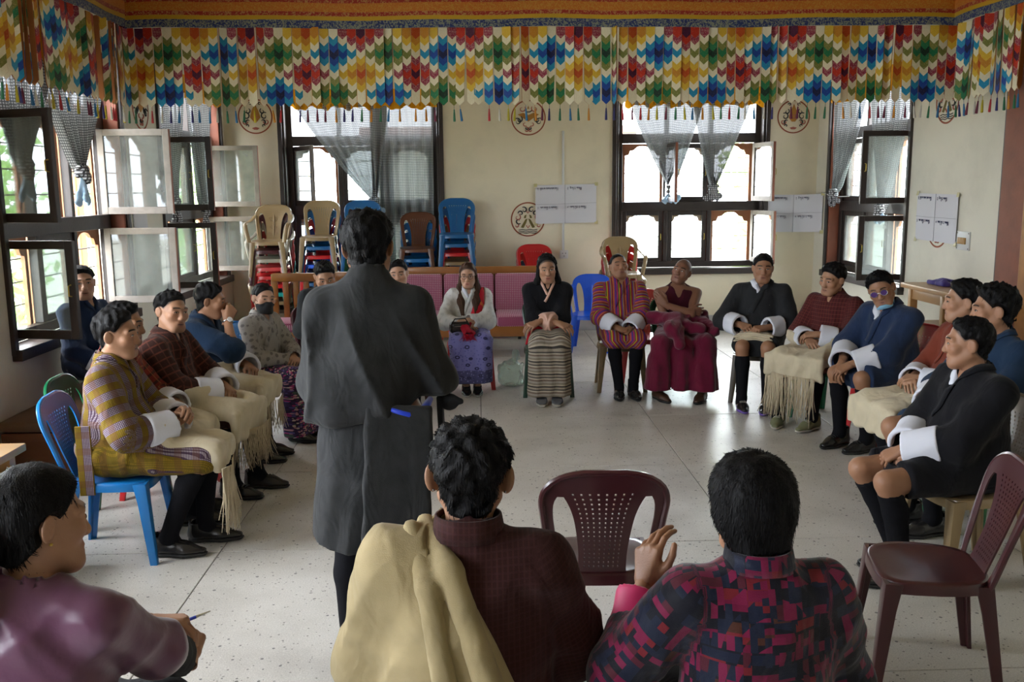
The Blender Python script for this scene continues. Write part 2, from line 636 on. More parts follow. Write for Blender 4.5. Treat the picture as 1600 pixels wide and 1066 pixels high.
def make_head(h=0.006, skin=(0.36, 0.2, 0.125), female=False, eyes='open', gaze=0.0, mouth=0.0, bald=False, wide=1.0, brow=1.0, stubble=0.0, seed=0, ears=0.75):
    """head in its own frame: forward +y, up +z, origin between the ears. returns parts, tints, field"""
    f = Fld((-0.12, -0.15, -0.17), (0.12, 0.15, 0.18), h); f.pad = 0.045
    jw = 0.93 if female else 1.0
    f.add(el((0, -0.016, 0.034), (0.074*wide, 0.092, 0.084)), 0)
    f.add(el((0, 0.026, -0.03), (0.061*wide*jw, 0.062, 0.082)), 0.03)
    f.add(rc((-0.016*jw, 0.065, -0.095), (0.016*jw, 0.065, -0.095), 0.021), 0.03)
    for s in (-1, 1):
        f.add(rc((s*0.055*wide*jw, -0.005, -0.045), (s*0.03, 0.055, -0.09), 0.019), 0.03)
        f.add(el((s*0.043*wide, 0.057, -0.018), (0.026, 0.024, 0.024)), 0.02)
        f.add(rc((s*0.012, 0.083, 0.026), (s*0.048, 0.068, 0.024), 0.010), 0.018)
        f.sub(el((s*0.032, 0.098, 0.006), (0.022, 0.017, 0.013)), 0.014)
        f.add(el((s*0.031, 0.073, 0.005), (0.0195, 0.0125, 0.0115)), 0.006)
        f.add(el((s*0.0125, 0.091, -0.033), (0.0085, 0.011, 0.0075)), 0.006)
    f.add(rc((0, 0.082, 0.012), (0, 0.0985, -0.029), 0.0075, 0.0120), 0.018)
    f.add(rc((-0.016, 0.0795, -0.061), (0.016, 0.0795, -0.061), 0.0085), 0.012)
    f.add(rc((-0.013, 0.079, -0.0735), (0.013, 0.079, -0.0735), 0.0085), 0.010)
    if mouth > 0:
        f.sub(el((0, 0.096, -0.068), (0.017, 0.012, 0.004+mouth)), 0.003)
    else:
        f.sub(rc((-0.022, 0.088, -0.067), (0.022, 0.088, -0.067), 0.0025), 0.004)
    f.add(rc((0, -0.022, -0.05), (0, -0.035, -0.17), 0.052*jw, 0.056*jw), 0.03)
    f.bare = f.V.copy()
    for s in (-1, 1):
        R = rot_xyz(0, s*0.12, s*(0.30+0.22*ears))
        f.add(el((s*(0.0765+0.004*ears)*wide, -0.014, -0.002), (0.0055+0.002*ears, 0.018+0.002*ears, 0.030+0.002*ears), R), 0.004)
        f.sub(el((s*(0.0855+0.004*ears)*wide, -0.006, 0.002), (0.006, 0.011, 0.019), R), 0.004)
    V, Q = f.mesh()
    sk = np.array(skin)
    T = np.tile(sk, (len(V), 1))
    x, y, z = np.abs(V[:, 0]), V[:, 1], V[:, 2]
    front = np.clip((y-0.05)/0.02, 0, 1)
    lip = gauss((x/1.5)**2+(z+0.068)**2, 0.010)*front
    T = T*(1-0.8*lip[:, None])+np.array(((0.40, 0.085, 0.075) if female else (0.25, 0.085, 0.068))*np.ones(3))*(0.8*lip[:, None])*(0.55+0.9*sk[0])
    zb = 0.031-0.10*np.maximum(x-0.036, 0)
    br = np.exp(-((z-zb)/0.0042)**2)*np.clip((x-0.011)/0.006, 0, 1)*np.clip((0.056-x)/0.01, 0, 1)*front
    T = T*(1-np.clip(0.85*brow*br, 0, 0.95)[:, None])+np.array((0.02, 0.015, 0.012))*np.clip(0.85*brow*br, 0, 0.95)[:, None]
    ck = gauss((x-0.045)**2+(z+0.02)**2, 0.018)*front
    T = T*(1+0.10*ck[:, None]*np.array((1.0, 0.15, 0.1)))
    if stubble:
        sb = (gauss((x/1.6)**2+(z+0.055)**2, 0.008)+gauss((x/2)**2+(z+0.098)**2, 0.014))*front
        T = T*(1-stubble*np.clip(sb, 0, 1)[:, None])
    if True:
        hb_ = bald if bald else 0.92
        pl = plane((0, 0.072, 0.078), (0, 0.77, -0.64))(V[:, 0], V[:, 1], V[:, 2])
        b_ = np.clip(-pl/0.010, 0, 1)*hb_*np.clip((z+0.075)/0.02, 0, 1)
        b_ = b_*np.clip((np.sqrt(np.maximum(0, (y+0.008)**2+(z+0.004)**2))-0.030)/0.006, 0, 1)
        T = T*(1-b_[:, None])+np.array((0.05, 0.04, 0.036) if bald else (0.010, 0.009, 0.009))*b_[:, None]
    parts = [(V, Q, 0)]; tints = [T]
    u = np.linspace(-1, 1, 9)
    if mouth == 0:
        P = f.march(np.stack([u*0.0215, np.full(9, 0.14), -0.0672+0.0016*u*u], 1), np.tile((0, -1, 0), (9, 1)))
        w_ = (0.0013*(1-0.7*u*u))[:, None]*V3(0, 0, 1)
        v_, q_ = strip(P+w_, P-w_, V3(0, 1, 0), 0.0008); parts.append((v_-V3(0, 0.0003, 0), q_, 2)); tints.append(np.tile(sk, (len(v_), 1)))
    for s in (-1, 1):
        x_ = s*(0.0125+0.0415*(u+1)/2); t_ = (u+1)/2
        P = f.march(np.stack([x_, np.full(9, 0.14), 0.0285+0.0045*np.sin(t_*2.4)-0.004*t_*t_], 1), np.tile((0, -1, 0), (9, 1)))
        w_ = ((0.0026 if not female else 0.0017)*brow*np.sqrt(np.clip(1.05-np.abs(u)**2.5, 0.05, 1)))[:, None]*V3(0, 0, 1)
        v_, q_ = strip(P+w_, P-w_, V3(0, 1, 0), 0.0014); parts.append((v_-V3(0, 0.0005, 0), q_, 2)); tints.append(np.tile(sk, (len(v_), 1)))
    for s in (-1, 1):
        c = f.march([(s*0.0315, 0.13, 0.004)], [(0, -1, 0)])[0]
        if eyes == 'open':
            R = rot_xyz(0, 0, -s*0.30)
            v, q = icos(c+V3(0, -0.0035, 0), (0.0135, 0.006, 0.0048), R, 10, 6); parts.append((v, q, 1)); tints.append(np.tile(sk, (len(v), 1)))
            v, q = icos(c+V3(gaze*0.006, 0.0008, 0.0003), (0.0054, 0.0030, 0.0046), R, 8, 6); parts.append((v, q, 2)); tints.append(np.tile(sk, (len(v), 1)))
        u = np.linspace(-1, 1, 9)
        top = 0.0050 if eyes == 'open' else -0.001
        P = np.stack([s*0.0315+u*0.0160, np.full(9, 0.13), 0.004+(top*(1-u*u) if eyes == 'open' else top-0.004*(1-u*u))-0.0015*s*u*0], 1)
        P = f.march(P, np.tile((0, -1, 0), (9, 1)))
        w_ = (0.0011+0.0008*(1-u*u))[:, None]*V3(0, 0, 1)
        v, q = strip(P+w_, P-w_, V3(0, 1, 0), 0.0012); v = v - V3(0, 0.0004, 0)
        parts.append((v, q, 2)); tints.append(np.tile(sk, (len(v), 1)))
    return parts, tints, f

_HANDS = {}
def make_hand(pose, side, h=0.0042):
    """right hand: wrist at origin, fingers +y, back of the hand +z, thumb at -x; mirrored for the left"""
    key = (pose, h)
    if key not in _HANDS:
        curl = {'relaxed': (0.45, 0.5, 0.35), 'curled': (0.85, 0.95, 0.6), 'flat': (0.10, 0.15, 0.1), 'clasp': (0.65, 0.75, 0.5), 'pinch': (0.75, 0.7, 0.35), 'fist': (1.25, 1.5, 0.9)}[pose]
        f = Fld((-0.085, -0.05, -0.10), (0.075, 0.215, 0.05), h)
        f.add(rc((0, -0.05, 0), (0, 0.005, 0), 0.026, 0.027, ((0, 0, 1), 1.35)), 0)
        xs = (-0.031, -0.0105, 0.0105, 0.031); ky = (0.086, 0.092, 0.087, 0.077)
        ln = ((0.043, 0.026, 0.02), (0.048, 0.03, 0.021), (0.044, 0.028, 0.02), (0.034, 0.021, 0.018))
        for i in range(4):
            f.add(rc((xs[i]*0.5, 0.01, 0), (xs[i], ky[i], 0), 0.017, 0.0125), 0.012)
        f.add(el((-0.026, 0.035, -0.012), (0.018, 0.032, 0.014)), 0.012)
        g = Fld(f.lo, f.lo+h*(np.array(f.n)-1), h)
        for i in range(4):
            p = V3(xs[i], ky[i]-0.004, 0); a = 0.08*i if pose != 'pinch' else 0.15*i; sp = (xs[i])*(2.6 if pose == 'flat' else 1.0)
            r = (0.0095, 0.0085, 0.0078, 0.0068) if i < 3 else (0.0082, 0.0073, 0.0066, 0.006)
            for k in range(3):
                a += curl[k]
                d = unit(V3(sp*math.cos(a), math.cos(a), -math.sin(a)))
                q = p+d*ln[i][k]
                g.add(rc(p, q, r[k], r[k+1]), 0.002 if k else 0.0005)
                p = q
        f.V = np.where(np.abs(f.V-g.V) < 0.005, np.minimum(f.V, g.V)-(0.005-np.abs(f.V-g.V))**2/0.02, np.minimum(f.V, g.V)).astype(np.float32)
        if pose in ('pinch', 'clasp', 'curled'):
            th = [(-0.022, 0.022, -0.012), (-0.045, 0.052, -0.026), (-0.045, 0.082, -0.042), (-0.036, 0.104, -0.052)]
        elif pose == 'fist':
            th = [(-0.022, 0.022, -0.012), (-0.046, 0.052, -0.022), (-0.036, 0.08, -0.04), (-0.014, 0.09, -0.048)]
        else:
            th = [(-0.022, 0.022, -0.01), (-0.052, 0.052, -0.016), (-0.062, 0.083, -0.02), (-0.062, 0.108, -0.024)]
        for k, (ra, rb) in enumerate(((0.0155, 0.0125), (0.0115, 0.0098), (0.0098, 0.0082))):
            f.add(rc(th[k], th[k+1], ra, rb), 0.006 if k == 0 else 0.003)
        _HANDS[key] = f.mesh()
    v, q = _HANDS[key]
    if side < 0:
        return v*V3(-1, 1, 1), q[:, ::-1]
    return v, q

def frame(fwd, up):
    y = unit(np.array(fwd, float)); x = unit(np.cross(y, np.array(up, float))); z = np.cross(x, y)
    return np.stack([x, y, z], 1)

def ik(a, b, l1, l2, pole):
    d = b-a; L = np.linalg.norm(d)
    if L > (l1+l2)*0.995:
        b = a+d*((l1+l2)*0.995/L); d = b-a; L = np.linalg.norm(d)
    u = d/L; x = (l1*l1-l2*l2+L*L)/(2*L); hgt = math.sqrt(max(l1*l1-x*x, 0))
    p = np.array(pole, float); p = unit(p-u*p.dot(u))
    return a+u*x+p*hgt, b

PEOPLE = []
WHITE_REF = [None]
class Person:
    """a seated or standing figure: joints, then body, hair and clothes as children of one Empty"""
    def __init__(s, label, x, y, face, sc=1.0, seat=0.44, stand=False, lean=0.0, side=0.0, twist=0.0, head=(0, 0, 0), head_off=(0, 0, 0),
                 hR=(0.06, 0.30, 0.62), hL=(-0.06, 0.31, 0.625), eR=(1, -0.5, -0.5), eL=(-1, -0.5, -0.5), fR=None, fL=None, nR=None, nL=None,
                 pR='clasp', pL='clasp', knees=None, ankles=None, toes=(0, 0), skin=(0.36, 0.2, 0.125), res=1.0, shw=0.168, group=None, z0=0.0):
        s.sc = sc; s.res = res; s.skin = skin; s.stand = stand
        s.root = empty('person', label, 'person', (x, y, z0), math.radians(face-90), group)
        s.hz = hz = (0.95 if stand else seat+0.085)
        Rl = rot_xyz(-math.radians(lean), math.radians(side), math.radians(twist))
        s.Rl = Rl; s.hip = V3(0, 0, hz)
        s.T = lambda p: Rl @ (np.array(p, float)-s.hip)+s.hip
        s.nb = s.T((0, -0.012, hz+0.465))
        s.sh = {1: s.T((shw, -0.012, hz+0.385)), -1: s.T((-shw, -0.012, hz+0.385))}
        yaw, pit, rol = [math.radians(a) for a in head]
        s.Rh = Rl @ rot_xyz(0, 0, yaw) @ rot_xyz(pit, 0, 0) @ rot_xyz(0, rol, 0)
        s.hc = s.nb+Rl @ V3(0, 0.012, 0)+s.Rh @ V3(0, 0.022, 0.119)+np.array(head_off)
        s.pole = {1: eR, -1: eL}
        s.el = {}; s.wr = {}
        for sd, tgt in ((1, hR), (-1, hL)):
            s.el[sd], s.wr[sd] = ik(s.sh[sd], np.array(tgt, float), 0.285, 0.245, s.pole[sd])
        s.fd = {1: fR, -1: fL}; s.pn = {1: nR, -1: nL}; s.pose = {1: pR, -1: pL}
        if knees is None:
            knees = ((0.11, 0.42, hz-0.02), (-0.11, 0.42, hz-0.02)) if not stand else ((0.10, 0.02, 0.5), (-0.10, 0.02, 0.5))
        if ankles is None:
            ankles = ((0.10, 0.42, 0.09), (-0.10, 0.42, 0.09)) if not stand else ((0.10, -0.02, 0.09), (-0.10, -0.02, 0.09))
        s.kn = {1: np.array(knees[0], float), -1: np.array(knees[1], float)}
        s.an = {1: np.array(ankles[0], float), -1: np.array(ankles[1], float)}
        s.hp = {1: V3(0.095, 0.0, hz), -1: V3(-0.095, 0.0, hz)}
        s.toes = {1: toes[0], -1: toes[1]}
        for sd in (1, -1):
            if s.fd[sd] is None:
                fa = unit(s.wr[sd]-s.el[sd])
                s.fd[sd] = unit(fa*0.75+V3(-sd*0.45, 0.25, -0.1))
            if s.pn[sd] is None:
                s.pn[sd] = V3(sd*0.35, 0.15, 0.9)
        PEOPLE.append(s)
    def W(s, v):
        return v*s.sc
    def child(s, name, parts, mats, pat=None, tint=None, label=None, parent=None, smooth=True):
        me = np_mesh(name, [(s.W(v), f, k) for v, f, k in parts], mats, smooth, pat, tint)
        return obj(name, me, None, parent or s.root, label=label)
    def box(s, pts, pad):
        P = np.array(pts); return P.min(0)-pad, P.max(0)+pad
    def body(s, female=False, hand_tint=None, arms=True, legs=True, **hk):
        parts, tints, f = make_head(h=0.0053*s.res, skin=s.skin, female=female, **hk)
        s.head_f = f
        out = []; tt = []
        for (v, q, k), t in zip(parts, tints):
            out.append((v @ s.Rh.T+s.hc, q, k)); tt.append(t)
        pts = [s.nb, s.hip, *s.sh.values(), *s.el.values(), *s.wr.values(), *s.kn.values(), *s.an.values()]
        lo, hi = s.box(pts, 0.2); lo[2] = max(lo[2], -0.02)
        b = Fld(lo, hi, 0.0165)
        T = s.T; hz = s.hz; R = s.Rl
        b.add(el(T((0, 0, hz+0.29)), (0.15, 0.10, 0.19), R), 0)
        b.add(el(T((0, 0, hz+0.06)), (0.145, 0.11, 0.13), R), 0.05)
        b.add(rc(T((-0.13, -0.01, hz+0.395)), T((0.13, -0.01, hz+0.395)), 0.05), 0.05)
        nk = s.hc+s.Rh @ V3(0, -0.03, -0.12)
        b.add(rc(T((0, -0.015, hz+0.38)), s.nb*0.5+nk*0.5, 0.058, 0.05), 0.03)
        for sd in (1, -1):
            b.add(rc(s.sh[sd], s.el[sd], 0.047, 0.038), 0.03)
            m = s.el[sd]*0.72+s.wr[sd]*0.28
            b.add(rc(s.el[sd], m, 0.038, 0.039), 0.02)
            b.add(rc(m, s.wr[sd], 0.038, 0.027), 0.02)
            b.add(rc(s.hp[sd], s.kn[sd], 0.085, 0.055), 0.03)
            c = s.kn[sd]*0.7+s.an[sd]*0.3+V3(0, -0.02, 0)
            b.add(rc(s.kn[sd], c, 0.053, 0.052), 0.02)
            b.add(rc(c, s.an[sd], 0.052, 0.035), 0.02)
        v, q = b.mesh()
        out.append((v, q, 0)); tt.append(np.tile(s.skin, (len(v), 1)))
        for sd in (1, -1):
            if s.pose[sd] is None: continue
            v, q = make_hand(s.pose[sd], sd, 0.0046 if s.res < 0.92 else 0.0054)
            F = frame(s.fd[sd], s.pn[sd])
            out.append((v @ F.T+s.wr[sd], q, 0)); tt.append(np.tile(np.array(s.skin)*0.95, (len(v), 1)))
        s.b = b
        s.child('body', out, [skin_mat(), EYE_W, EYE_D], tint=np.concatenate(tt))
        return s
    def face_pt(s, x, z):
        """point on the face, in the figure's frame"""
        p = s.head_f.march([(x, 0.14, z)], [(0, -1, 0)])[0]
        return s.Rh @ p+s.hc
    def H(s, v):
        return np.asarray(v) @ s.Rh.T+s.hc
    def hair(s, style='short', m=None, vol=1.0, line=0.078, tuft=0.004, seed=0, label=None, strands=0):
        m = m or hair_mat()
        h = 0.0060*s.res
        long = style in ('long', 'bob', 'shoulder')
        f = Fld((-0.14, -0.17, -0.40 if style in ('long', 'shoulder') else -0.20), (0.14, 0.15, 0.17), h)
        top = {'crop': 0.005, 'short': 0.012, 'thick': 0.02, 'tied': 0.007, 'long': 0.014, 'shoulder': 0.014, 'bob': 0.022, 'crew': 0.009}[style]*vol
        gx, gy, gz = f.xyz(f.full())
        P_ = np.stack([a.ravel() for a in np.broadcast_arrays(gx, gy, gz)], 1)
        hv = s.head_f.V; s.head_f.V = s.head_f.bare
        d = s.head_f.sample(P_).reshape(f.n); s.head_f.V = hv
        rr = random.Random(seed)
        sline = -plane((0, 0.070, line), (0, 0.78, -0.63))(gx, gy, gz) if not long else -plane((0, 0.056, line+0.004), (0, 0.88, -0.48))(gx, gy, gz)
        sline = sline-(0.010*np.clip((np.abs(gx)-0.03)/0.03, 0, 1)*np.clip((gz-0.045)/0.02, 0, 1) if style in ('crew', 'crop', 'short') else 0)
        snape = gz+0.086-0.10*np.clip(np.abs(gx)-0.02, 0, 1)
        sear = (np.sqrt(((np.abs(gx)-0.083)/0.9)**2+((gy+0.004)/1.0)**2+((gz+0.010)/1.15)**2)-0.030) if not long else 1.0+0*gx*gy*gz
        reg = np.minimum(np.minimum(sline, snape if style != 'bob' else 1.0+0*gx*gy*gz), sear)
        u = np.clip((reg+0.003)/(0.026 if style in ('short', 'thick', 'bob', 'long', 'shoulder') else 0.014), 0, 1); u = u*u*(3-2*u)
        shape = 0.55+0.45*np.clip((gz+0.01)/0.07, 0, 1) if style in ('short', 'thick') else (0.35+0.65*np.clip((gz-0.0)/0.06, 0, 1) if style in ('crew', 'crop') else 1.0)
        th = top*shape
        if style in ('short', 'thick'):
            th = th+0.011*vol*np.exp(-(((gx-0.012)/0.05)**2+((gy-0.05)/0.045)**2+((gz-0.095)/0.035)**2))
        nz_ = 0
        for k in range(6):
            dd = unit(V3(rr.uniform(-1, 1), rr.uniform(-1, 1), rr.uniform(-0.3, 0.3)))
            nz_ = nz_+wav(dd, rr.uniform(110, 240), tuft*0.42, d2=(0, 0, 1), f2=rr.uniform(30, 80), ph=rr.uniform(0, 6))(gx, gy, gz)
        f.V = (d+0.006-(th+0.006+nz_*np.clip(reg/0.02, 0, 1))*u).astype(np.float32)
        if style == 'bob':
            f.add(el((0, -0.022, 0.045), (0.098, 0.108, 0.088)), 0.01)
            f.add(el((0, -0.032, -0.012), (0.093, 0.090, 0.078)), 0.03)
            f.add(el((0, -0.055, -0.075), (0.060, 0.050, 0.055)), 0.03)
            for k in range(3):
                f.disp(wav((rr.uniform(-1, 1), rr.uniform(-1, 1), 0), rr.uniform(110, 200), 0.0014, d2=(0, 0, 1), f2=20, ph=k))
        if style in ('long', 'shoulder'):
            g = Fld(f.lo, f.lo+h*(np.array(f.n)-1), h)
            zend = -0.38 if style == 'long' else -0.20
            for sx in (-1, 1):
                g.add(rc((sx*0.072, -0.012, 0.0), (sx*0.085, -0.012, -0.12), 0.022, 0.03), 0.02)
                if style == 'long':
                    g.add(rc((sx*0.085, -0.012, -0.12), (sx*0.075, 0.085, -0.24), 0.032, 0.036, ((0, 1, 0), 1.5)), 0.03)
                    g.add(rc((sx*0.075, 0.085, -0.24), (sx*0.06, 0.13, -0.36), 0.036, 0.018, ((0, 1, 0), 1.5)), 0.03)
                else:
                    g.add(rc((sx*0.085, -0.012, -0.12), (sx*0.075, -0.02, -0.17), 0.032, 0.022), 0.03)
            g.add(rc((0, -0.07, 0), (0, -0.075, -0.19), 0.07, 0.06, ((0, 1, 0), 1.3)), 0.03)
            g.disp(wav((1, 0.6, 0), 260, 0.0022, d2=(0, 0, 1), f2=16))
            g.cut(lambda x, y, z: np.where(z > -0.12, np.maximum(0.063-np.abs(x)-0.8*np.maximum(0.005-y, 0), -1)*(y > -0.02), -1.0) + 0*x)
            f.V = np.minimum(f.V, g.V)
        elif style == 'bob':
            f.cut(lambda x, y, z: np.maximum(-(z+0.105)-0.25*(y+0.03), np.where(z < 0.05, (y-0.05)+0.0*x, y-0.2)), 0.008)
        if style == 'tied':
            f.add(el((0, -0.125, 0.01), (0.038, 0.03, 0.038)), 0.015)
        v, q = f.mesh()
        ho = s.child('hair', [(s.H(v), q, 0)], [m], label=label)
        if strands:
            g = f.grad(v); P = []; Fq = []
            cand = np.arange(len(v)); rs = np.random.RandomState(seed)
            pick = rs.choice(cand, strands)
            whorl = V3(0.01, -0.06, 0.12)
            pk = [i for i in pick if not (v[i][1] > 0.015 and v[i][2] < 0.06) and not (v[i][1] > 0.05 and v[i][2] < 0.085)]
            p0 = v[pk]; n0 = g[pk]; t = p0-whorl; t = t-n0*np.sum(t*n0, 1, keepdims=True)
            t = t/(np.linalg.norm(t, axis=1, keepdims=True)+1e-6)+rs.normal(0, 0.22, t.shape); L = rs.uniform(0.012, 0.034, (len(pk), 1))*min(1.2, vol)
            m1 = f.project(p0+t*L*0.5, 0.0025, 5); e1 = f.project(p0+t*L, 0.002, 5)+n0*(rs.rand(len(pk), 1)**3*0.007)
            sd_ = np.cross(t, n0); sd_ = sd_/(np.linalg.norm(sd_, axis=1, keepdims=True)+1e-6)*0.0013
            p0 = p0-n0*0.002
            P = np.stack([p0-sd_, p0+sd_, m1-sd_, m1+sd_, e1-sd_*0.2, e1+sd_*0.2], 1).reshape(-1, 3)
            Fq = np.concatenate([np.array([[0, 1, 3, 2], [2, 3, 5, 4]])+6*k for k in range(len(pk))])
            so = s.child('hair_strand', [(s.H(np.array(P)), np.array(Fq), 0)], [m], parent=ho)
            so['kind'] = 'stuff'
        return s
    # -------------------------------------------------------------- clothes
    def torso_prims(s, f, vol=1.0, pouch=1.0, sleeve=0.6, slr=0.070, sleeves=(1, -1), collar=True, shr=0.06):
        T = s.T; hz = s.hz; R = s.Rl
        f.add(el(T((0, -0.005, hz+0.28)), (0.172*vol, 0.128*vol, 0.20), R), 0)
        for sd in (1, -1):
            f.add(rc(T((sd*0.03, -0.02, hz+0.425)), T((sd*0.145, -0.014, hz+0.385)), shr*0.95, shr*0.9), 0.05)
        f.add(el(T((0, 0.0+0.03*pouch, hz+0.13)), (0.185*vol, 0.14*vol+0.03*pouch, 0.15), R), 0.06)
        f.add(el((0, -0.02, hz+0.02), (0.185*vol, 0.15*vol, 0.105)), 0.06)
        if collar:
            f.add(rc(T((0, -0.018, hz+0.41)), T((0, -0.014, hz+0.472)), 0.080, 0.066), 0.03)
        for sd in sleeves:
            f.add(rc(s.sh[sd], s.el[sd], slr*0.93, slr*1.02), 0.05)
            e = s.el[sd]*(1-sleeve)+s.wr[sd]*sleeve
            f.add(rc(s.el[sd], e, slr*1.02, slr*0.92), 0.035)
    def neck_open(s, f, v=1.0):
        T = s.T; hz = s.hz
        f.sub(rc(T((0, -0.014, hz+0.41)), T((0, 0.004, hz+0.56)), 0.054, 0.062), 0.006)
        if v:
            f.sub(rc(T((0, 0.075, hz+0.47)), T((0, 0.115, hz+0.47-0.10*v)), 0.034, 0.010), 0.008)
    def folds(s, f, amp=0.004, seed=0, fq=1.0):
        """drapery: warped ridges plus gentle waves"""
        rr = random.Random(seed)
        gx, gy, gz = f.xyz(f.full())
        for k in range(5):
            d = unit(V3(rr.uniform(-1, 1), rr.uniform(-0.6, 0.6), rr.uniform(-0.7, 0.7)))
            e = unit(V3(rr.uniform(-1, 1), rr.uniform(-1, 1), rr.uniform(-1, 1))); q = unit(V3(rr.uniform(-1, 1), rr.uniform(-1, 1), rr.uniform(-1, 1)))
            a = (gx*d[0]+gy*d[1]+gz*d[2])*rr.uniform(24, 58)*fq+1.5*np.sin((gx*e[0]+gy*e[1]+gz*e[2])*rr.uniform(7, 15)+k)
            msk = 0.5+0.5*np.sin((gx*q[0]+gy*q[1]+gz*q[2])*rr.uniform(8, 16)+rr.uniform(0, 6))
            f.V = (f.V+amp*1.5*msk*(np.abs(np.sin(a*0.5))**0.7-0.6)).astype(np.float32)
        return f
    def lap_prims(s, f, r0=0.11, r1=0.088, mid=True):
        hz = s.hz
        for sd in (1, -1):
            f.add(rc(s.hp[sd]+V3(0, 0, 0.0), s.kn[sd]+V3(0, 0.0, 0.0), r0, r1), 0.05)
        if mid:
            k = (s.kn[1]+s.kn[-1])/2
            f.add(rc((0, 0.05, hz+0.0), k+V3(0, -0.03, -0.01), 0.10, 0.075), 0.06)
    def arm_bones(s):
        b = []
        for sd in (1, -1):
            b += [(s.sh[sd], s.el[sd], 0.08, 'arm'), (s.el[sd], s.wr[sd], 0.08, 'arm')]
        return b
    def robe(s, m, name='robe', vol=1.0, pouch=1.0, hem=0.075, sleeve=0.6, slr=0.070, amp=0.007, seed=0, v=1.0, h=0.0118, lap=True, label=None, shr=0.06, extra=None, stripe=False, fq=1.0):
        hz = s.hz
        pts = [s.nb, s.hip, *s.sh.values(), *s.el.values(), *s.wr.values(), *s.kn.values()]
        lo, hi = s.box(pts, 0.24); lo[2] = max(hz-0.24, lo[2])
        f = Fld(lo, hi, h*max(1.0, s.res*0.95))
        s.torso_prims(f, vol, pouch, sleeve, slr, shr=shr)
        if lap: s.lap_prims(f)
        if extra: extra(f)
        s.folds(f, amp, seed, fq)
        for sd in (1, -1):
            e = s.el[sd]*(1-sleeve)+s.wr[sd]*sleeve
            d = unit(s.wr[sd]-s.el[sd])
            f.sub(rc(e-d*0.01, e+d*0.2, slr*0.66, slr*0.72), 0.004)
        s.slr = slr
        s.neck_open(f, v)
        if lap:
            k = (s.kn[1]+s.kn[-1])/2
            d = unit(V3(k[0], k[1], 0))
            f.cut(plane(k+d*hem, d+V3(0, 0, -0.12)), 0.004)
            f.cut(lambda x, y, z: -(z-(hz-0.135))+0*x+0*y, 0.01)
        vv, q = f.mesh()
        bones = s.arm_bones()+[(s.T((0, 0, hz+0.1)), s.T((0, 0, hz+0.42)), 0.17, 'xz')]
        if lap: bones += [((0.1, 0.1, hz), s.kn[1], 0.1, 'xy'), ((-0.1, 0.1, hz), s.kn[-1], 0.1, 'xy')]
        s.f = f
        return s.child(name, [(vv, q, 0)], [m], pat=bones_pat(vv, bones), label=label)
    def lapel(s, m, w_=0.035, cross=-1, m2=None, depth=0.22, name='lapel', wide=1.0):
        """crossed collar bands laid on the robe"""
        f = s.f; T = s.T; hz = s.hz
        for sd in (1, -1):
            A = []
            for t in np.linspace(0, 1, 9):
                a = math.pi*(1-t)*0.98
                A.append(T((sd*0.072*math.sin(a)*1.0, -0.016-0.072*math.cos(a)*(-1)*(-1)*-1 if False else -0.016+0.072*math.cos(math.pi*t)*-1, hz+0.478-0.010*t)))
            # front run: from the side of the neck down to the crossing
            P0 = V3(sd*0.055, 0.045, hz+0.462); P1 = V3(-sd*0.075*wide, 0.16, hz+0.462-depth)
            back = [V3(sd*0.073*math.sin(a), -0.016-0.072*math.cos(a), hz+0.474) for a in np.linspace(0.0, 2.1, 8)]
            run = [P0*(1-t)+P1*t for t in np.linspace(0.08, 1 if sd == cross else (0.34 if m2 else 0.62), 14)]
            path = np.array([T(p) for p in back+run])
            path = f.project(path, 0.004 if sd == cross else 0.0015, 12)
            tg = np.gradient(path, axis=0); tg /= np.linalg.norm(tg, axis=1, keepdims=True)+1e-9
            n_ = f.grad(path); sdv = np.cross(tg, n_); sdv /= np.linalg.norm(sdv, axis=1, keepdims=True)+1e-9
            A = f.project(path+sdv*w_*0.5, 0.004 if sd == cross else 0.0015, 6); B = f.project(path-sdv*w_*0.5, 0.004 if sd == cross else 0.0015, 6)
            V, F = strip(A, B, n_, 0.004)
            s.child(name, [(V, F, 0)], [m2 if (m2 and sd != cross) else m], pat=np.concatenate([V[:, [0, 2, 1]]]))
        return s
    def cuffs(s, m, a=0.5, b=1.02, r=0.066, sides=(1, -1), name='cuff', sag=0.012):
        if a < 0.56 and m is WHITE_REF[0]: r = max(r, getattr(s, 'slr', 0.0)*0.93+0.014)
        for sd in sides:
            d = unit(s.wr[sd]-s.el[sd]); L = np.linalg.norm(s.wr[sd]-s.el[sd])
            p0 = s.el[sd]+d*L*a; p1 = s.el[sd]+d*L*b+V3(0, 0, -sag)
            lo, hi = s.box([p0, p1], r*1.6)
            f = Fld(lo, hi, 0.0078)
            f.add(rc(p0-d*0.03, p1+d*0.03, r*0.98, r*1.04, (unit(np.cross(d, V3(0, 0, 1))), 1.05)), 0)
            f.disp(wav((0.4, 0.2, 1), 60, 0.0025, d2=(1, 0, 0), f2=30, ph=sd))
            f.cut(plane(p1, d), 0.002); f.cut(plane(p0, -d), 0.004)
            f.sub(rc(p0+d*L*(b-a)*0.4, p1+d*0.05, r*0.66, r*0.82), 0.003)
            v, q = f.mesh()
            s.child(name, [(v, q, 0)], [m], pat=bones_pat(v, [(s.el[sd], s.wr[sd], r, 'arm')]))
        return s
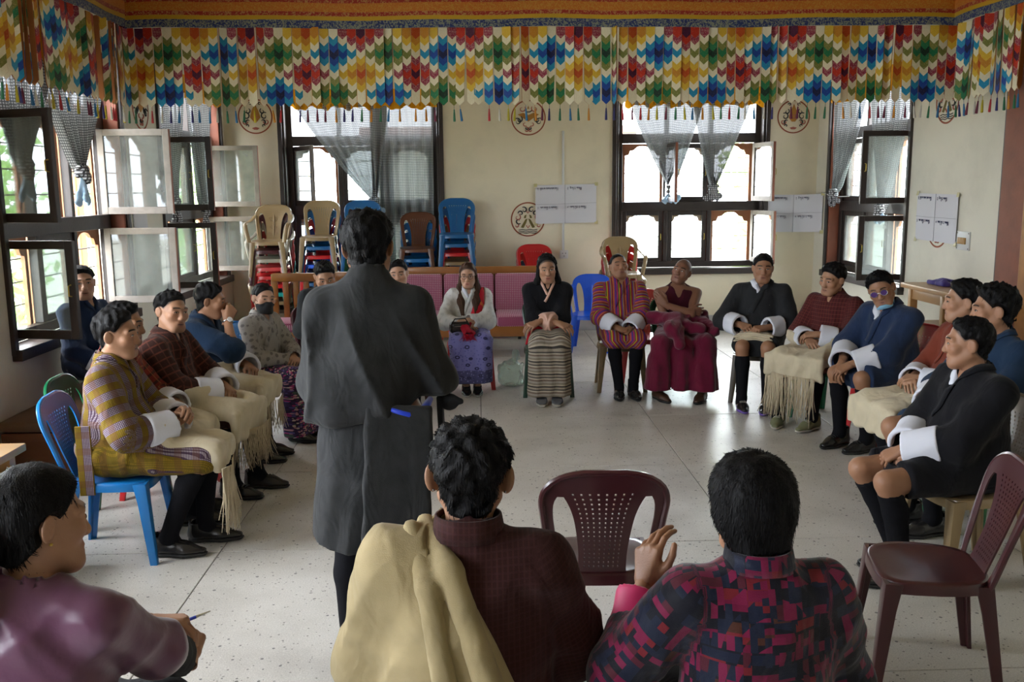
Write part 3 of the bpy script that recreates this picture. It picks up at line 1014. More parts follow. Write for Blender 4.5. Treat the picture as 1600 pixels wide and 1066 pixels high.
    def skirt(s, m, name='skirt', hem=0.10, flare=0.1, pleat=0.006, top=0.14, amp=0.003, seed=3, label=None, h=0.012, sides=(1, -1)):
        hz = s.hz
        pts = [s.hip, *s.kn.values(), *s.an.values()]
        lo, hi = s.box(pts, 0.26); lo[2] = 0.0; hi[2] = hz+0.3
        f = Fld(lo, hi, h*max(1, s.res*0.95))
        f.add(el((0, -0.01, hz+0.03), (0.18, 0.155, 0.13)), 0)
        s.lap_prims(f, 0.108, 0.09)
        for sd in (1, -1):
            a = s.an[sd]+V3(sd*0.02, 0.01, -0.02)
            f.add(rc(s.kn[sd], a, 0.088, flare), 0.04)
        ka = (s.kn[1]+s.kn[-1])/2; aa = (s.an[1]+s.an[-1])/2
        f.add(rc(ka+V3(0, -0.01, -0.02), aa+V3(0, 0.0, -0.02), 0.085, flare*0.95), 0.05)
        f.add(rc(ka+V3(0, -0.12, -0.04), aa+V3(0, -0.10, -0.02), 0.075, flare*0.9), 0.06)
        s.folds(f, amp, seed)
        kz = ka[2]
        f.disp(lambda x, y, z: pleat*np.sin(x*52+y*30+2*np.sin(z*6))*np.clip((kz+0.02-z)/0.15, 0, 1))
        f.cut(lambda x, y, z: (hem-z)+0.0*x+0.0*y, 0.003)
        f.sub(rc(aa+V3(-0.06, 0, hem-0.1), aa+V3(0.06, 0, hem-0.1), 0.06), 0.0)
        f.cut(lambda x, y, z: (z-(hz+top))+0*x+0*y, 0.004)
        v, q = f.mesh()
        bones = [((0.1, 0.1, hz), s.kn[1], 0.1, 'xy'), ((-0.1, 0.1, hz), s.kn[-1], 0.1, 'xy')]
        pat = np.stack([v[:, 0], v[:, 1]*np.clip((v[:, 2]-kz+0.06)/0.1, 0, 1)+(s.kn[1][1]+0.05)*(1-np.clip((v[:, 2]-kz+0.06)/0.1, 0, 1))+np.maximum(0, kz+0.05-v[:, 2]), v[:, 2]], 1)
        s.fs = f
        return s.child(name, [(v, q, 0)], [m], pat=pat, label=label)
    def jacket(s, m, name='jacket', vol=0.96, bottom=0.03, sleeve=0.75, slr=0.07, seed=1, v=1.0, amp=0.004, label=None, h=0.011, shr=0.055):
        hz = s.hz
        pts = [s.nb, s.hip, *s.sh.values(), *s.el.values(), *s.wr.values()]
        lo, hi = s.box(pts, 0.22); lo[2] = max(lo[2], hz-0.12)
        f = Fld(lo, hi, h*max(1, s.res*0.95))
        s.torso_prims(f, vol, 0.1, sleeve, slr, shr=shr)
        s.folds(f, amp, seed)
        for sd in (1, -1):
            e = s.el[sd]*(1-sleeve)+s.wr[sd]*sleeve; d = unit(s.wr[sd]-s.el[sd])
            f.sub(rc(e-d*0.01, e+d*0.2, slr*0.66, slr*0.72), 0.004)
        s.slr = slr
        s.neck_open(f, v)
        if bottom is not None:
            f2 = bottom
            f.cut(lambda x, y, z: np.where((np.abs(x) < 0.2) & (y < 0.16), -(z-(hz+f2)), -1.0), 0.004)
        vv, q = f.mesh()
        s.f = f
        bones = s.arm_bones()+[(s.T((0, 0, hz+0.1)), s.T((0, 0, hz+0.42)), 0.17, 'xz')]
        return s.child(name, [(vv, q, 0)], [m], pat=bones_pat(vv, bones), label=label)
    def socks(s, m, top=0.16, name='sock'):
        for sd in (1, -1):
            k, a = s.kn[sd], s.an[sd]
            p = k*(1-top)+a*top; d = unit(a-k); c = k*0.66+a*0.34+V3(0, -0.02, 0)
            lo, hi = s.box([p, a, k], 0.09)
            f = Fld(lo, hi, 0.0115)
            f.add(rc(k, c, 0.057, 0.057), 0).add(rc(c, a, 0.057, 0.041), 0.02).add(rc(a, a+V3(0, 0.03, -0.03), 0.041, 0.04), 0.02)
            f.cut(plane(p, -d), 0.002)
            v, q = f.mesh()
            s.child(name, [(v, q, 0)], [m])
        return s
    def shoes(s, m, sole, high=0.10, lift=(0, 0), name='shoe', point=1.0, lace=None):
        for sd in (1, -1):
            a = s.an[sd]; yw = math.radians(s.toes[sd]); R = rot_xyz(0, 0, yw)
            z0 = a[2]-0.09
            f = Fld((-0.08, -0.12, -0.01), (0.08, 0.25, 0.17), 0.0095)
            sq = ((1, 0, 0), 1.12)
            f.add(rc((0, -0.045, 0.034), (0.0, 0.09, 0.03), 0.040, 0.044, sq), 0)
            f.add(rc((0.0, 0.09, 0.028), (0.004*sd*-1, 0.165, 0.024), 0.043, 0.028*point, ((0, 0, 1), 1.25)), 0.03)
            f.add(rc((0, -0.04, 0.05), (0, -0.042, 0.04+high*0.6), 0.041, 0.040), 0.03)
            f.add(rc((0, 0.0, 0.06), (0, 0.07, 0.04), 0.036, 0.034), 0.03)
            f.cut(lambda x, y, z: (z-high)+0.25*y+0*x, 0.004)
            f.sub(rc((0, -0.035, high-0.02), (0, -0.03, high+0.1), 0.031), 0.004)
            g = Fld(f.lo, f.lo+f.h*(np.array(f.n)-1), f.h); g.V = f.V-0.004
            f.cut(lambda x, y, z: (0.02-z)+0*x+0*y, 0.0)
            g.cut(lambda x, y, z: (z-0.021)+0*x+0*y, 0.002); g.cut(lambda x, y, z: (0.0-z)+0*x+0*y, 0.001)
            M = lambda v: v @ R.T+V3(a[0], a[1], z0)
            v, q = f.mesh(); o = s.child(name, [(M(v), q, 0)], [m])
            v, q = g.mesh(); s.child('sole', [(M(v), q, 0)], [sole], parent=o)
            if lace is not None:
                P = []; F = []
                for k in range(4):
                    yy = 0.03+0.02*k
                    w_ = np.linspace(-0.026, 0.026, 5)
                    pp = f.march(np.stack([w_, np.full(5, yy), np.full(5, 0.15)], 1), np.tile((0, 0, -1), (5, 1)))
                    V, Fq = strip(pp+V3(0, 0.003, 0.001), pp-V3(0, 0.003, -0.001), V3(0, 0, 1), 0.003)
                    F += list(Fq+len(P)*1); P += list(V)
                s.child('lace', [(M(np.array(P)), np.array(F), 0)], [lace], parent=o)
        return s
    def shell(s, src, off, cuts, m, name, label=None, amp=0.003, seed=5, k=0.004, pat='xy', subs=(), fq=1.0):
        """cloth lying over a garment: its surface offset outwards, trimmed by planes"""
        f = Fld(src.lo, src.lo+src.h*(np.array(src.n)-1), src.h)
        f.V = src.V-off
        s.folds(f, amp, seed, fq)
        for c in cuts: f.cut(c, k)
        for c in subs: f.sub(c, 0.004)
        v, q = f.mesh()
        o = s.child(name, [(v, q, 0)], [m], pat=v[:, [0, 1, 2]] if pat == 'xy' else v[:, [0, 2, 1]], label=label)
        s.fl = f
        return o
    def fringe(s, A, n, length, m, parent=None, seed=0, r=0.0022, sway=0.02):
        """loose threads hanging from a polyline"""
        A = np.array(A, float); rs = np.random.RandomState(seed); mb = MB()
        seg = np.linalg.norm(np.diff(A, axis=0), axis=1); cum = np.concatenate([[0], np.cumsum(seg)])
        for k in range(n):
            t = rs.uniform(0, cum[-1]); p = V3(*[np.interp(t, cum, A[:, i]) for i in range(3)])
            L = length*rs.uniform(0.65, 1.05); d = rs.normal(0, sway, 2)
            pts = [p+V3(d[0]*u*u+0.004*math.sin(9*u+k), d[1]*u*u, -L*u) for u in (0, 0.3, 0.65, 1)]
            mb.tube([tuple(q*s.sc) for q in pts], [r, r, r*1.1, r*0.7], 4)
        o = mb.build('fringe', m, parent or s.root, smooth=True)
        o['kind'] = 'stuff'
        return o
# ------------------------------------------------------------------ the room
def wall_mat(name, col, rough=0.9):
    m = mat(name, col, rough, bump=0.08, bscale=40, spec=0.2)
    n, l = nodes_of(m)
    g = n.new('ShaderNodeNewGeometry')
    nz = n.new('ShaderNodeTexNoise'); nz.inputs['Scale'].default_value = 1.1; nz.inputs['Detail'].default_value = 8; nz.inputs['Roughness'].default_value = 0.65
    l.new(g.outputs['Position'], nz.inputs['Vector'])
    st = ramp(n, l, nz.outputs['Fac'], [(0.30, tuple(c*0.86 for c in col)), (0.55, col), (1.0, tuple(min(1, c*1.04) for c in col))], 'LINEAR')
    sp = n.new('ShaderNodeSeparateXYZ'); l.new(g.outputs['Position'], sp.inputs[0])
    # gradient imitating reflected light up the wall, pinkish below; blended in at no weight
    nz2 = n.new('ShaderNodeTexNoise'); nz2.inputs['Scale'].default_value = 2.0; l.new(g.outputs['Position'], nz2.inputs['Vector'])
    zz = math_node(n, l, 'ADD', sp.outputs[2], math_node(n, l, 'MULTIPLY', nz2.outputs['Fac'], 0.5))
    low = ramp(n, l, math_node(n, l, 'MULTIPLY', zz, 0.3), [(0.36, (0.80, 0.73, 0.68)), (0.60, (1.0, 1.0, 1.0))], 'LINEAR')
    l.new(mixc(n, l, 0.0, st, low), n['Principled BSDF'].inputs['Base Color'])
    return m
WALL = wall_mat('cream_distemper', (0.80, 0.73, 0.55))
WALL2 = wall_mat('white_distemper', (0.76, 0.73, 0.62))
PLINTH = mat('grey_plinth', (0.42, 0.42, 0.42), 0.8, bump=0.1, var=0.12)
DARKWOOD = mat('dark_brown_paint', (0.032, 0.022, 0.018), 0.45, bump=0.15, bscale=40, var=0.35, vscale=9)
REDWOOD = mat('red_brown_paint', (0.21, 0.060, 0.028), 0.6, bump=0.1, bscale=30, var=0.3, vscale=7)
REDLIT = mat('lit_red_timber', (0.42, 0.17, 0.075), 0.55, bump=0.1, bscale=30, var=0.25)  # red-brown timber outdoors, its warm lit look put into the lighter colour
WEATHER = mat('weathered_paint', (0.24, 0.215, 0.185), 0.7, bump=0.3, bscale=35, var=0.35, vscale=12)
BRASS = mat('yellow_latch', (0.5, 0.36, 0.06), 0.4, metal=0.5)
IRON = mat('iron_bar', (0.06, 0.045, 0.035), 0.5, metal=0.6)

def terrazzo():
    m = bpy.data.materials.new('terrazzo'); m.use_nodes = True
    n, l = nodes_of(m); b = n['Principled BSDF']
    g = n.new('ShaderNodeNewGeometry'); oi = n.new('ShaderNodeObjectInfo')
    nz = n.new('ShaderNodeTexNoise'); nz.inputs['Scale'].default_value = 1.3; nz.inputs['Detail'].default_value = 9; nz.inputs['Roughness'].default_value = 0.6
    l.new(g.outputs['Position'], nz.inputs['Vector'])
    base = ramp(n, l, nz.outputs['Fac'], [(0.28, (0.42, 0.40, 0.37)), (0.5, (0.58, 0.56, 0.525)), (0.75, (0.67, 0.65, 0.62))], 'LINEAR')
    nf = n.new('ShaderNodeTexNoise'); nf.inputs['Scale'].default_value = 160; nf.inputs['Detail'].default_value = 2
    l.new(g.outputs['Position'], nf.inputs['Vector'])
    fine = ramp(n, l, nf.outputs['Fac'], [(0.3, (0.78, 0.78, 0.78)), (0.7, (1.08, 1.08, 1.08))], 'LINEAR')
    c = mixc(n, l, 1.0, base, fine, 'MULTIPLY')
    for sc, th, dark in ((34, 0.17, (0.05, 0.05, 0.055)), (62, 0.20, (0.14, 0.13, 0.12)), (48, 0.13, (0.62, 0.60, 0.57))):
        vo = n.new('ShaderNodeTexVoronoi'); vo.inputs['Scale'].default_value = sc; vo.inputs['Randomness'].default_value = 1
        l.new(g.outputs['Position'], vo.inputs['Vector'])
        sp = n.new('ShaderNodeSeparateColor'); l.new(vo.outputs['Color'], sp.inputs[0])
        pick = math_node(n, l, 'GREATER_THAN', sp.outputs[0], 0.70)
        size = math_node(n, l, 'MULTIPLY', sp.outputs[1], th*1.7)
        inn = math_node(n, l, 'LESS_THAN', vo.outputs['Distance'], size)
        f = math_node(n, l, 'MULTIPLY', math_node(n, l, 'MULTIPLY', pick, inn), 0.8)
        c = mixc(n, l, f, c, dark)
    l.new(c, b.inputs['Base Color'])
    rr = ramp(n, l, nz.outputs['Fac'], [(0.3, (0.42,)*3), (0.7, (0.30,)*3)], 'LINEAR')
    l.new(rr, b.inputs['Roughness'])
    b.inputs['Specular IOR Level'].default_value = 0.4
    return m
TERR = terrazzo()
floor = empty('floor', kind='structure')
mb = MB(); mb.box((XL-0.35, YF-0.35, -0.2), (XR+0.35, YB+0.35, -0.006)); mb.build('screed', mat('joint_cement', (0.16, 0.155, 0.15), 0.9), floor)
_ex = [XL, -2.8, -1.4, 0.0, 1.4, 2.8, 4.2, XR]
_ey = [YF, -3.65, -2.25, -0.85, 0.55, 1.95, 3.35, 4.75, 6.15, 7.55, 8.95, 10.35, 11.75, YB]
for i in range(len(_ex)-1):
    for j in range(len(_ey)-1):
        g_ = 0.003
        mb = MB(); mb.bbox((_ex[i]+g_, _ey[j]+g_, -0.05), (_ex[i+1]-g_, _ey[j+1]-g_, 0.0), 0.0025)
        mb.build('floor_tile', TERR, floor)

def wall_with(name, a0, a1, openings, M, m, z0=0.0, z1=ZC):
    """wall running along u from a0 to a1, v = outwards, openings (u0,u1,zlo,zhi)"""
    mb = MB(); cur = a0
    for (u0, u1, lo, hi) in sorted(openings):
        mb.box((cur, 0, z0), (u0, WT, z1), M)
        mb.box((u0, 0, z0), (u1, WT, lo), M)
        mb.box((u0, 0, hi), (u1, WT, z1), M)
        cur = u1
    mb.box((cur, 0, z0), (a1, WT, z1), M)
    return mb.build(name, m, kind='structure')
def frame_M(o, u, v):
    M = Matrix.Identity(4)
    for i in range(3):
        M[i][0] = u[i]; M[i][1] = v[i]; M[i][2] = (0, 0, 1)[i]; M[i][3] = o[i]
    return M
ML = frame_M((XL, 0, 0), (0, 1, 0), (-1, 0, 0))       # u = y
MRt = frame_M((XR, 0, 0), (0, -1, 0), (1, 0, 0))      # u = -y
MBk = frame_M((0, YB, 0), (1, 0, 0), (0, 1, 0))       # u = x
MF = frame_M((0, YF, 0), (-1, 0, 0), (0, -1, 0))
wall_with('wall_left', YF, YB, [(a, b, WZ0, WZ1) for a, b in LW+LW_NEAR], ML, WALL2)
wall_with('wall_right', -YB, -YF, [(-b, -a, WZ0, WZ1) for a, b in RW], MRt, WALL2)
wall_with('wall_back', XL-WT, XR+WT, [(a, b, WZ0, WZ1) for a, b in BW], MBk, WALL)
wall_with('wall_front', -XR-WT, -XL+WT, [], MF, WALL2)
mb = MB(); mb.box((XL-WT, YF-WT, ZC), (XR+WT, YB+WT, ZC+0.15)); mb.build('ceiling', mat('ceiling_board', (0.5, 0.42, 0.3), 0.8, var=0.1), kind='structure')
mb = MB(); mb.bbox((XL, YB-0.03, 0.0), (XR, YB, 0.18), 0.008); mb.build('baseboard_back', PLINTH, kind='structure')
mb = MB(); mb.bbox((XR-0.03, 8.0, 0.0), (XR, YB-0.03, 0.18), 0.008); mb.build('baseboard_right', PLINTH, kind='structure')
mb = MB(); mb.bbox((XL, 5.2, 0.0), (XL+0.03, YB-0.03, 0.18), 0.008); mb.build('baseboard_left', PLINTH, kind='structure')

# glass
def glass_mat(name, tint=(0.9, 0.95, 0.93), dirt=0.12):
    m = bpy.data.materials.new(name); m.use_nodes = True
    n, l = nodes_of(m)
    out = n['Material Output']; n.remove(n['Principled BSDF'])
    tr = n.new('ShaderNodeBsdfTransparent'); tr.inputs[0].default_value = (*tint, 1)
    gl = n.new('ShaderNodeBsdfGlossy'); gl.inputs['Roughness'].default_value = 0.03
    df = n.new('ShaderNodeBsdfDiffuse'); df.inputs[0].default_value = (0.6, 0.62, 0.6, 1)
    tl = n.new('ShaderNodeBsdfTranslucent'); tl.inputs[0].default_value = (0.6, 0.62, 0.6, 1)
    lw = n.new('ShaderNodeLayerWeight'); lw.inputs[0].default_value = 0.35
    m1 = n.new('ShaderNodeMixShader'); m2 = n.new('ShaderNodeMixShader'); m3 = n.new('ShaderNodeMixShader')
    l.new(math_node(n, l, 'MULTIPLY', lw.outputs['Fresnel'], 0.9), m1.inputs[0]); l.new(tr.outputs[0], m1.inputs[1]); l.new(gl.outputs[0], m1.inputs[2])
    l.new(df.outputs[0], m3.inputs[1]); l.new(tl.outputs[0], m3.inputs[2]); m3.inputs[0].default_value = 0.5
    g = n.new('ShaderNodeNewGeometry'); nz = n.new('ShaderNodeTexNoise'); nz.inputs['Scale'].default_value = 6; nz.inputs['Detail'].default_value = 6
    l.new(g.outputs['Position'], nz.inputs['Vector'])
    l.new(math_node(n, l, 'MULTIPLY', nz.outputs['Fac'], dirt), m2.inputs[0])
    l.new(m1.outputs[0], m2.inputs[1]); l.new(m3.outputs[0], m2.inputs[2]); l.new(m2.outputs[0], out.inputs[0])
    return m
GLASS = glass_mat('window_glass'); GLASS_D = glass_mat('dusty_glass', (0.8, 0.85, 0.84), 0.45)

def sash_obj(parent, M, w_, h_, m, edge, glass, dark=None):
    """opening casement: origin at the hinge bottom corner, x along the width, y thickness"""
    t = 0.058; d = 0.036
    mb = MB()
    mb.bbox((0, -d/2, 0), (t, d/2, h_), 0.004, M); mb.bbox((w_-t, -d/2, 0), (w_, d/2, h_), 0.004, M)
    mb.bbox((t, -d/2, 0), (w_-t, d/2, t*1.1), 0.004, M); mb.bbox((t, -d/2, h_-t), (w_-t, d/2, h_), 0.004, M)
    mb.cur = 1
    mb.box((w_-0.001, -d/2+0.002, 0.003), (w_+0.003, d/2-0.002, h_-0.003), M)
    o = mb.build('sash', [m, edge], parent)
    g = MB(); g.box((t-0.005, -0.003, t-0.005), (w_-t+0.005, 0.003, h_-t+0.005), M); g.build('pane', glass, o)
    k = MB(); zc = h_*0.5
    k.tube([M @ Vector((w_-0.03, -d/2, zc-0.04)), M @ Vector((w_-0.03, -d/2-0.03, zc-0.035)), M @ Vector((w_-0.03, -d/2-0.03, zc+0.035)), M @ Vector((w_-0.03, -d/2, zc+0.04))], 0.005, 6)
    k.build('handle', BRASS, o)
    return o

def arch_board(parent, M, u0, u1, z0, z1, m):
    """timber board with a lobed arch cut into it"""
    t = 0.045; c = (u0+u1)/2; hw = (u1-u0)/2-t
    pts = []
    zs = z1-0.19
    prof = [(1.0, zs), (1.0, zs+0.035), (0.80, zs+0.045), (0.74, zs+0.075), (0.70, zs+0.10), (0.5, zs+0.108), (0.42, zs+0.128), (0.3, zs+0.150), (0.15, zs+0.160), (0, zs+0.163)]
    pts = [(c-hw*a, b) for a, b in prof]+[(c+hw*a, b) for a, b in prof[::-1][1:]]
    mb = MB()
    Mz = M @ Matrix(((1, 0, 0, 0), (0, 0, 1, 0), (0, 1, 0, 0), (0, 0, 0, 1)))
    v0, v1 = 0.215, 0.245
    mb.prism([(u0, z0), (u0+t, z0), (u0+t, zs), (u0, zs)], v0, v1, Mz); mb.prism([(u1-t, z0), (u1, z0), (u1, zs), (u1-t, zs)], v0, v1, Mz)
    top = [(u0, zs)]+pts+[(u1, zs), (u1, z1), (u0, z1)]
    for i in range(len(pts)-1):
        (a, b), (c2, d) = pts[i], pts[i+1]
        if abs(c2-a) > 1e-5:
            mb.prism([(a, b), (c2, d), (c2, z1), (a, z1)], v0, v1, Mz)
    mb.prism([(u0, zs), (u0+t, zs), (u0+t, z1), (u0, z1)], v0, v1, Mz); mb.prism([(u1-t, zs), (u1, zs), (u1, z1), (u1-t, z1)], v0, v1, Mz)
    mb.build('arch_board', m, parent)

TIERS = [(0.88, 1.575), (1.69, 2.455)]
def make_window(n_, M, u0, u1, opened, red=REDWOOD, archm=REDLIT, full=True, jamb=None, architrave=DARKWOOD, ncol=3):
    """opened: {(tier, column): (hinge side, angle, frame material, edge material, glass)}"""
    root = empty('window_%d' % n_, kind='structure')
    W = u1-u0
    A = lambda lo, hi: ((u0+lo[0], lo[1], lo[2]), (u0+hi[0], hi[1], hi[2]))
    mb = MB(); fr = 0.10; va, vb = 0.13, 0.21
    mb.bbox(*A((0, va, WZ0), (fr, vb, WZ1)), 0.006, M); mb.bbox(*A((W-fr, va, WZ0), (W, vb, WZ1)), 0.006, M)
    mb.bbox(*A((fr, va, WZ1-0.08), (W-fr, vb, WZ1)), 0.006, M); mb.bbox(*A((fr, va, WZ0+0.02), (W-fr, vb, WZ0+0.10)), 0.006, M)
    mb.build('frame', DARKWOOD, root)
    for z in (1.57, 2.46):
        mb = MB(); mb.bbox(*A((fr, va-0.015, z), (W-fr, vb, z+0.125)), 0.006, M); mb.build('transom', DARKWOOD, root)
    lw = (W-2*fr)/ncol
    for i in range(1, ncol):
        mb = MB(); mb.bbox(*A((fr+lw*i-0.028, va+0.004, WZ0+0.1), (fr+lw*i+0.028, vb-0.004, WZ1-0.08)), 0.006, M); mb.build('mullion', DARKWOOD, root)
    # reveal lining of painted boards
    for nm, lo, hi, mm in (('jamb_board', (0.0, 0.0, WZ0), (0.03, va, WZ1), jamb or red), ('jamb_board', (W-0.03, 0.0, WZ0), (W, va, WZ1), jamb or red),
                           ('head_board', (0.03, 0.0, WZ1-0.03), (W-0.03, va, WZ1), DARKWOOD), ('sill_board', (-0.05, -0.07, WZ0-0.06), (W+0.05, va, WZ0+0.02), DARKWOOD)):
        mb = MB(); mb.bbox(*A(lo, hi), 0.005, M); mb.build(nm, mm, root)
    for s_ in (0, 1):    # dark architrave strips on the wall face
        x0 = -0.055 if s_ == 0 else W
        mb = MB(); mb.bbox(*A((x0, -0.03, WZ0-0.02), (x0+0.055, 0.02, WZ1+0.02)), 0.005, M); mb.build('architrave', architrave, root)
    if not full: return root
    for t, (z0, z1) in enumerate(TIERS):
        for c in range(ncol):
            a = u0+fr+lw*c+(0.028 if c else 0); b = u0+fr+lw*(c+1)-(0.028 if c < ncol-1 else 0)
            arch_board(root, M, a, b, z0, z1, archm)
            bars = MB()
            for k in range(1, 4):
                z = z0+(z1-z0)*k/4
                bars.tube([M @ Vector((a, 0.262, z)), M @ Vector((b, 0.262, z))], 0.006, 6)
            bars.build('security_bar', IRON, root)
            sw = b-a-0.01; sh = z1-z0-0.01
            side, ang, fm, em, gm = opened.get((t, c), ('l', 0, DARKWOOD, REDWOOD, GLASS))
            if ang is None: continue
            if side == 'l':
                S = M @ Matrix.Translation((a+0.005, 0.17 if ang == 0 else 0.165, z0+0.005)) @ Matrix.Rotation(math.radians(-ang), 4, 'Z')
            else:
                S = M @ Matrix.Translation((b-0.005, 0.17 if ang == 0 else 0.165, z0+0.005)) @ Matrix.Rotation(math.radians(ang), 4, 'Z') @ Matrix.Diagonal((-1, 1, 1, 1))
            sash_obj(root, S, sw, sh, fm, em, gm)
    return root
W_ = ('r', 90, WEATHER, REDWOOD, GLASS_D)
D_ = ('l', 90, DARKWOOD, REDWOOD, GLASS)
make_window(1, ML, LW[0][0], LW[0][1], {(0, 0): ('l', 101, DARKWOOD, DARKWOOD, GLASS), (1, 0): ('l', 111, DARKWOOD, DARKWOOD, GLASS), (0, 2): W_, (1, 2): W_, (1, 1): ('l', None, 0, 0, 0)}, jamb=REDWOOD)
make_window(2, ML, LW[1][0], LW[1][1], {(0, 0): D_, (1, 0): D_, (0, 2): W_, (1, 2): W_}, jamb=REDWOOD)
make_window(3, MBk, BW[0][0], BW[0][1], {(1, 0): ('l', 55, DARKWOOD, WEATHER, GLASS)}, jamb=DARKWOOD)
make_window(4, MBk, BW[1][0], BW[1][1], {(1, 0): ('r', 96, DARKWOOD, REDWOOD, GLASS), (0, 2): ('r', 106, WEATHER, REDWOOD, GLASS_D), (1, 2): ('r', 102, WEATHER, REDWOOD, GLASS_D)}, jamb=DARKWOOD)
make_window(5, MRt, -RW[0][1], -RW[0][0], {(0, 2): ('r', 90, DARKWOOD, DARKWOOD, GLASS_D), (1, 2): ('r', 90, DARKWOOD, DARKWOOD, GLASS_D)}, jamb=REDWOOD)
for k_, (a_, b_) in enumerate(LW_NEAR):
    make_window(6+k_, ML, a_, b_, {}, full=False)

# painted timber pilaster and door frame on the right wall
mb = MB(); mb.bbox((XR-0.10, 7.62, 0.0), (XR, 7.74, ZC), 0.006); mb.build('trim_1', DARKWOOD, kind='structure')
mb = MB(); mb.bbox((XR-0.16, 7.22, 0.0), (XR, 7.62, ZC), 0.006); mb.build('trim_2', REDWOOD, kind='structure')
mb = MB(); mb.bbox((XR-0.18, 7.15, 0.0), (XR, 7.22, ZC), 0.006); mb.build('trim_3', DARKWOOD, kind='structure')
OCHRE = mat('ochre_varnished_timber', (0.36, 0.16, 0.045), 0.5, bump=0.2, bscale=18, var=0.5, vscale=9)
mb = MB(); mb.bbox((XR-0.24, 6.3, 0.0), (XR, 7.15, ZC), 0.01); mb.build('trim_4', OCHRE, kind='structure')

# ------------------------------------------------------------------ outdoors
mb = MB(); mb.box((-60, -40, -1.2), (60, 70, -1.0)); mb.build('ground', mat('pale_earth', (0.42, 0.42, 0.36), 0.95, var=0.2, vscale=0.5), kind='structure')
def leafmat(name, c):
    m = mat(name, c, 0.6, var=0.4, vscale=3); n, l = nodes_of(m)
    tl = n.new('ShaderNodeBsdfTranslucent'); tl.inputs[0].default_value = (*[min(1, x*1.3) for x in c], 1); mx = n.new('ShaderNodeMixShader'); mx.inputs[0].default_value = 0.5
    l.new(n['Principled BSDF'].outputs[0], mx.inputs[1]); l.new(tl.outputs[0], mx.inputs[2]); l.new(mx.outputs[0], n['Material Output'].inputs[0])
    return m
LEAF = leafmat('leaf_green', (0.22, 0.36, 0.10)); LEAF2 = leafmat('leaf_light_green', (0.38, 0.50, 0.20))
BARK = mat('bark', (0.10, 0.075, 0.05), 0.9, bump=0.4, bscale=20)
def tree(x, y, h_, r, m, label, seed):
    rs = np.random.RandomState(seed)
    t = empty('tree', label, 'tree', (x, y, -1.0))
    mb = MB(); mb.tube([(0, 0, 0), (0.06, 0.03, h_*0.35), (-0.05, 0.08, h_*0.7)], [0.16, 0.12, 0.05], 8)
    for k in range(6):
        a = rs.uniform(0, 6.28)
        mb.tube([(0, 0, h_*rs.uniform(0.3, 0.55)), (r*0.6*math.cos(a), r*0.6*math.sin(a), h_*rs.uniform(0.6, 0.85))], [0.05, 0.02], 6)
    mb.build('trunk', BARK, t, smooth=True)
    N = 1500; P = []; F = []
    cl = rs.normal(0, 0.5, (22, 3))*np.array([r, r, h_*0.32])+np.array([0, 0, h_*0.66])
    for i in range(N):
        c = cl[rs.randint(22)]+rs.normal(0, 0.24*r, 3)
        a = unit(rs.normal(0, 1, 3)); b = unit(np.cross(a, rs.normal(0, 1, 3))); L = rs.uniform(0.09, 0.17)
        o = len(P); P += [c-a*L, c+b*L*0.45, c+a*L, c-b*L*0.45]; F.append((o, o+1, o+2, o+3))
    me = np_mesh('leaves', [(np.array(P), np.array(F), 0)], [m], False)
    o = obj('leaves', me, None, t); o['kind'] = 'stuff'
tree(-7.4, 9.0, 4.2, 1.3, LEAF2, 'light green leafy tree outside the first side window', 1)
tree(-7.4, 14.0, 4.0, 1.3, LEAF, 'green tree outside the window beside the back corner', 2)
tree(-6.8, 19.8, 3.4, 1.1, LEAF2, 'bushy tree beyond the back corner, seen through open casements', 3)
tree(5.6, 17.5, 3.2, 1.0, LEAF2, 'leafy tree outside the back window with two knotted curtains', 4)
# pale house with arched openings outside the back window
t = empty('house', 'pale house with arched openings outside the back window', 'building', (2.0, 24.0, -1.0))
mb = MB(); mb.bbox((-4.5, 0, 0), (1.6, 5, 4.2), 0.03); mb.build('wall', mat('pale_plaster', (0.72, 0.68, 0.62), 0.9, var=0.05), t)
for kx in (-2.4, -1.2, 0.0, 1.0):
    mb = MB(); mb.prism([(kx-0.4, 1.2)]+[(kx+0.4*math.cos(a), 2.6+0.4*math.sin(a)) for a in np.linspace(math.pi, 0, 9)]+[(kx+0.4, 1.2)], -0.02, 0.05, Matrix(((1, 0, 0, 0), (0, 0, 1, 0), (0, 1, 0, 0), (0, 0, 0, 1))))
    f_ = mb.build('window', REDLIT, t)
    mb = MB(); mb.box((kx-0.28, -0.04, 1.3), (kx+0.28, -0.02, 2.6)); mb.build('pane', mat('far_glass', (0.55, 0.58, 0.6), 0.2), f_)
mb = MB(); mb.bbox((-4.9, -0.5, 4.2), (2.0, 5.5, 4.4), 0.03); mb.build('roof', REDWOOD, t)
# timber gallery posts outside the left windows
for k, y_ in enumerate((7.0, 8.35, 10.6, 12.3)):
    p_ = empty('gallery_post', ('round-headed timber gallery post outside the first side window, nearer one', 'timber gallery post outside the first side window, farther one', 'timber gallery post outside the second side window, nearer one', 'timber gallery post outside the second side window, farther one')[k], 'post', (-4.5, y_, -1.0), group='gallery posts outside the side windows')
    mb = MB(); mb.bbox((-0.09, -0.09, 0), (0.09, 0.09, 3.4), 0.02); mb.build('shaft', REDLIT, p_)
    mb = MB(); mb.bbox((-0.12, -0.34, 3.4), (0.12, 0.34, 3.6), 0.04); mb.bbox((-0.11, -0.2, 3.2), (0.11, 0.2, 3.4), 0.04); mb.build('capital', REDLIT, p_)
mb = MB(); mb.bbox((-4.62, 5.5, 2.6), (-4.38, 14.0, 2.85), 0.02); tg = mb.build('gallery_beam', REDLIT, label='long timber beam over the gallery posts outside the side windows', cat='beam')

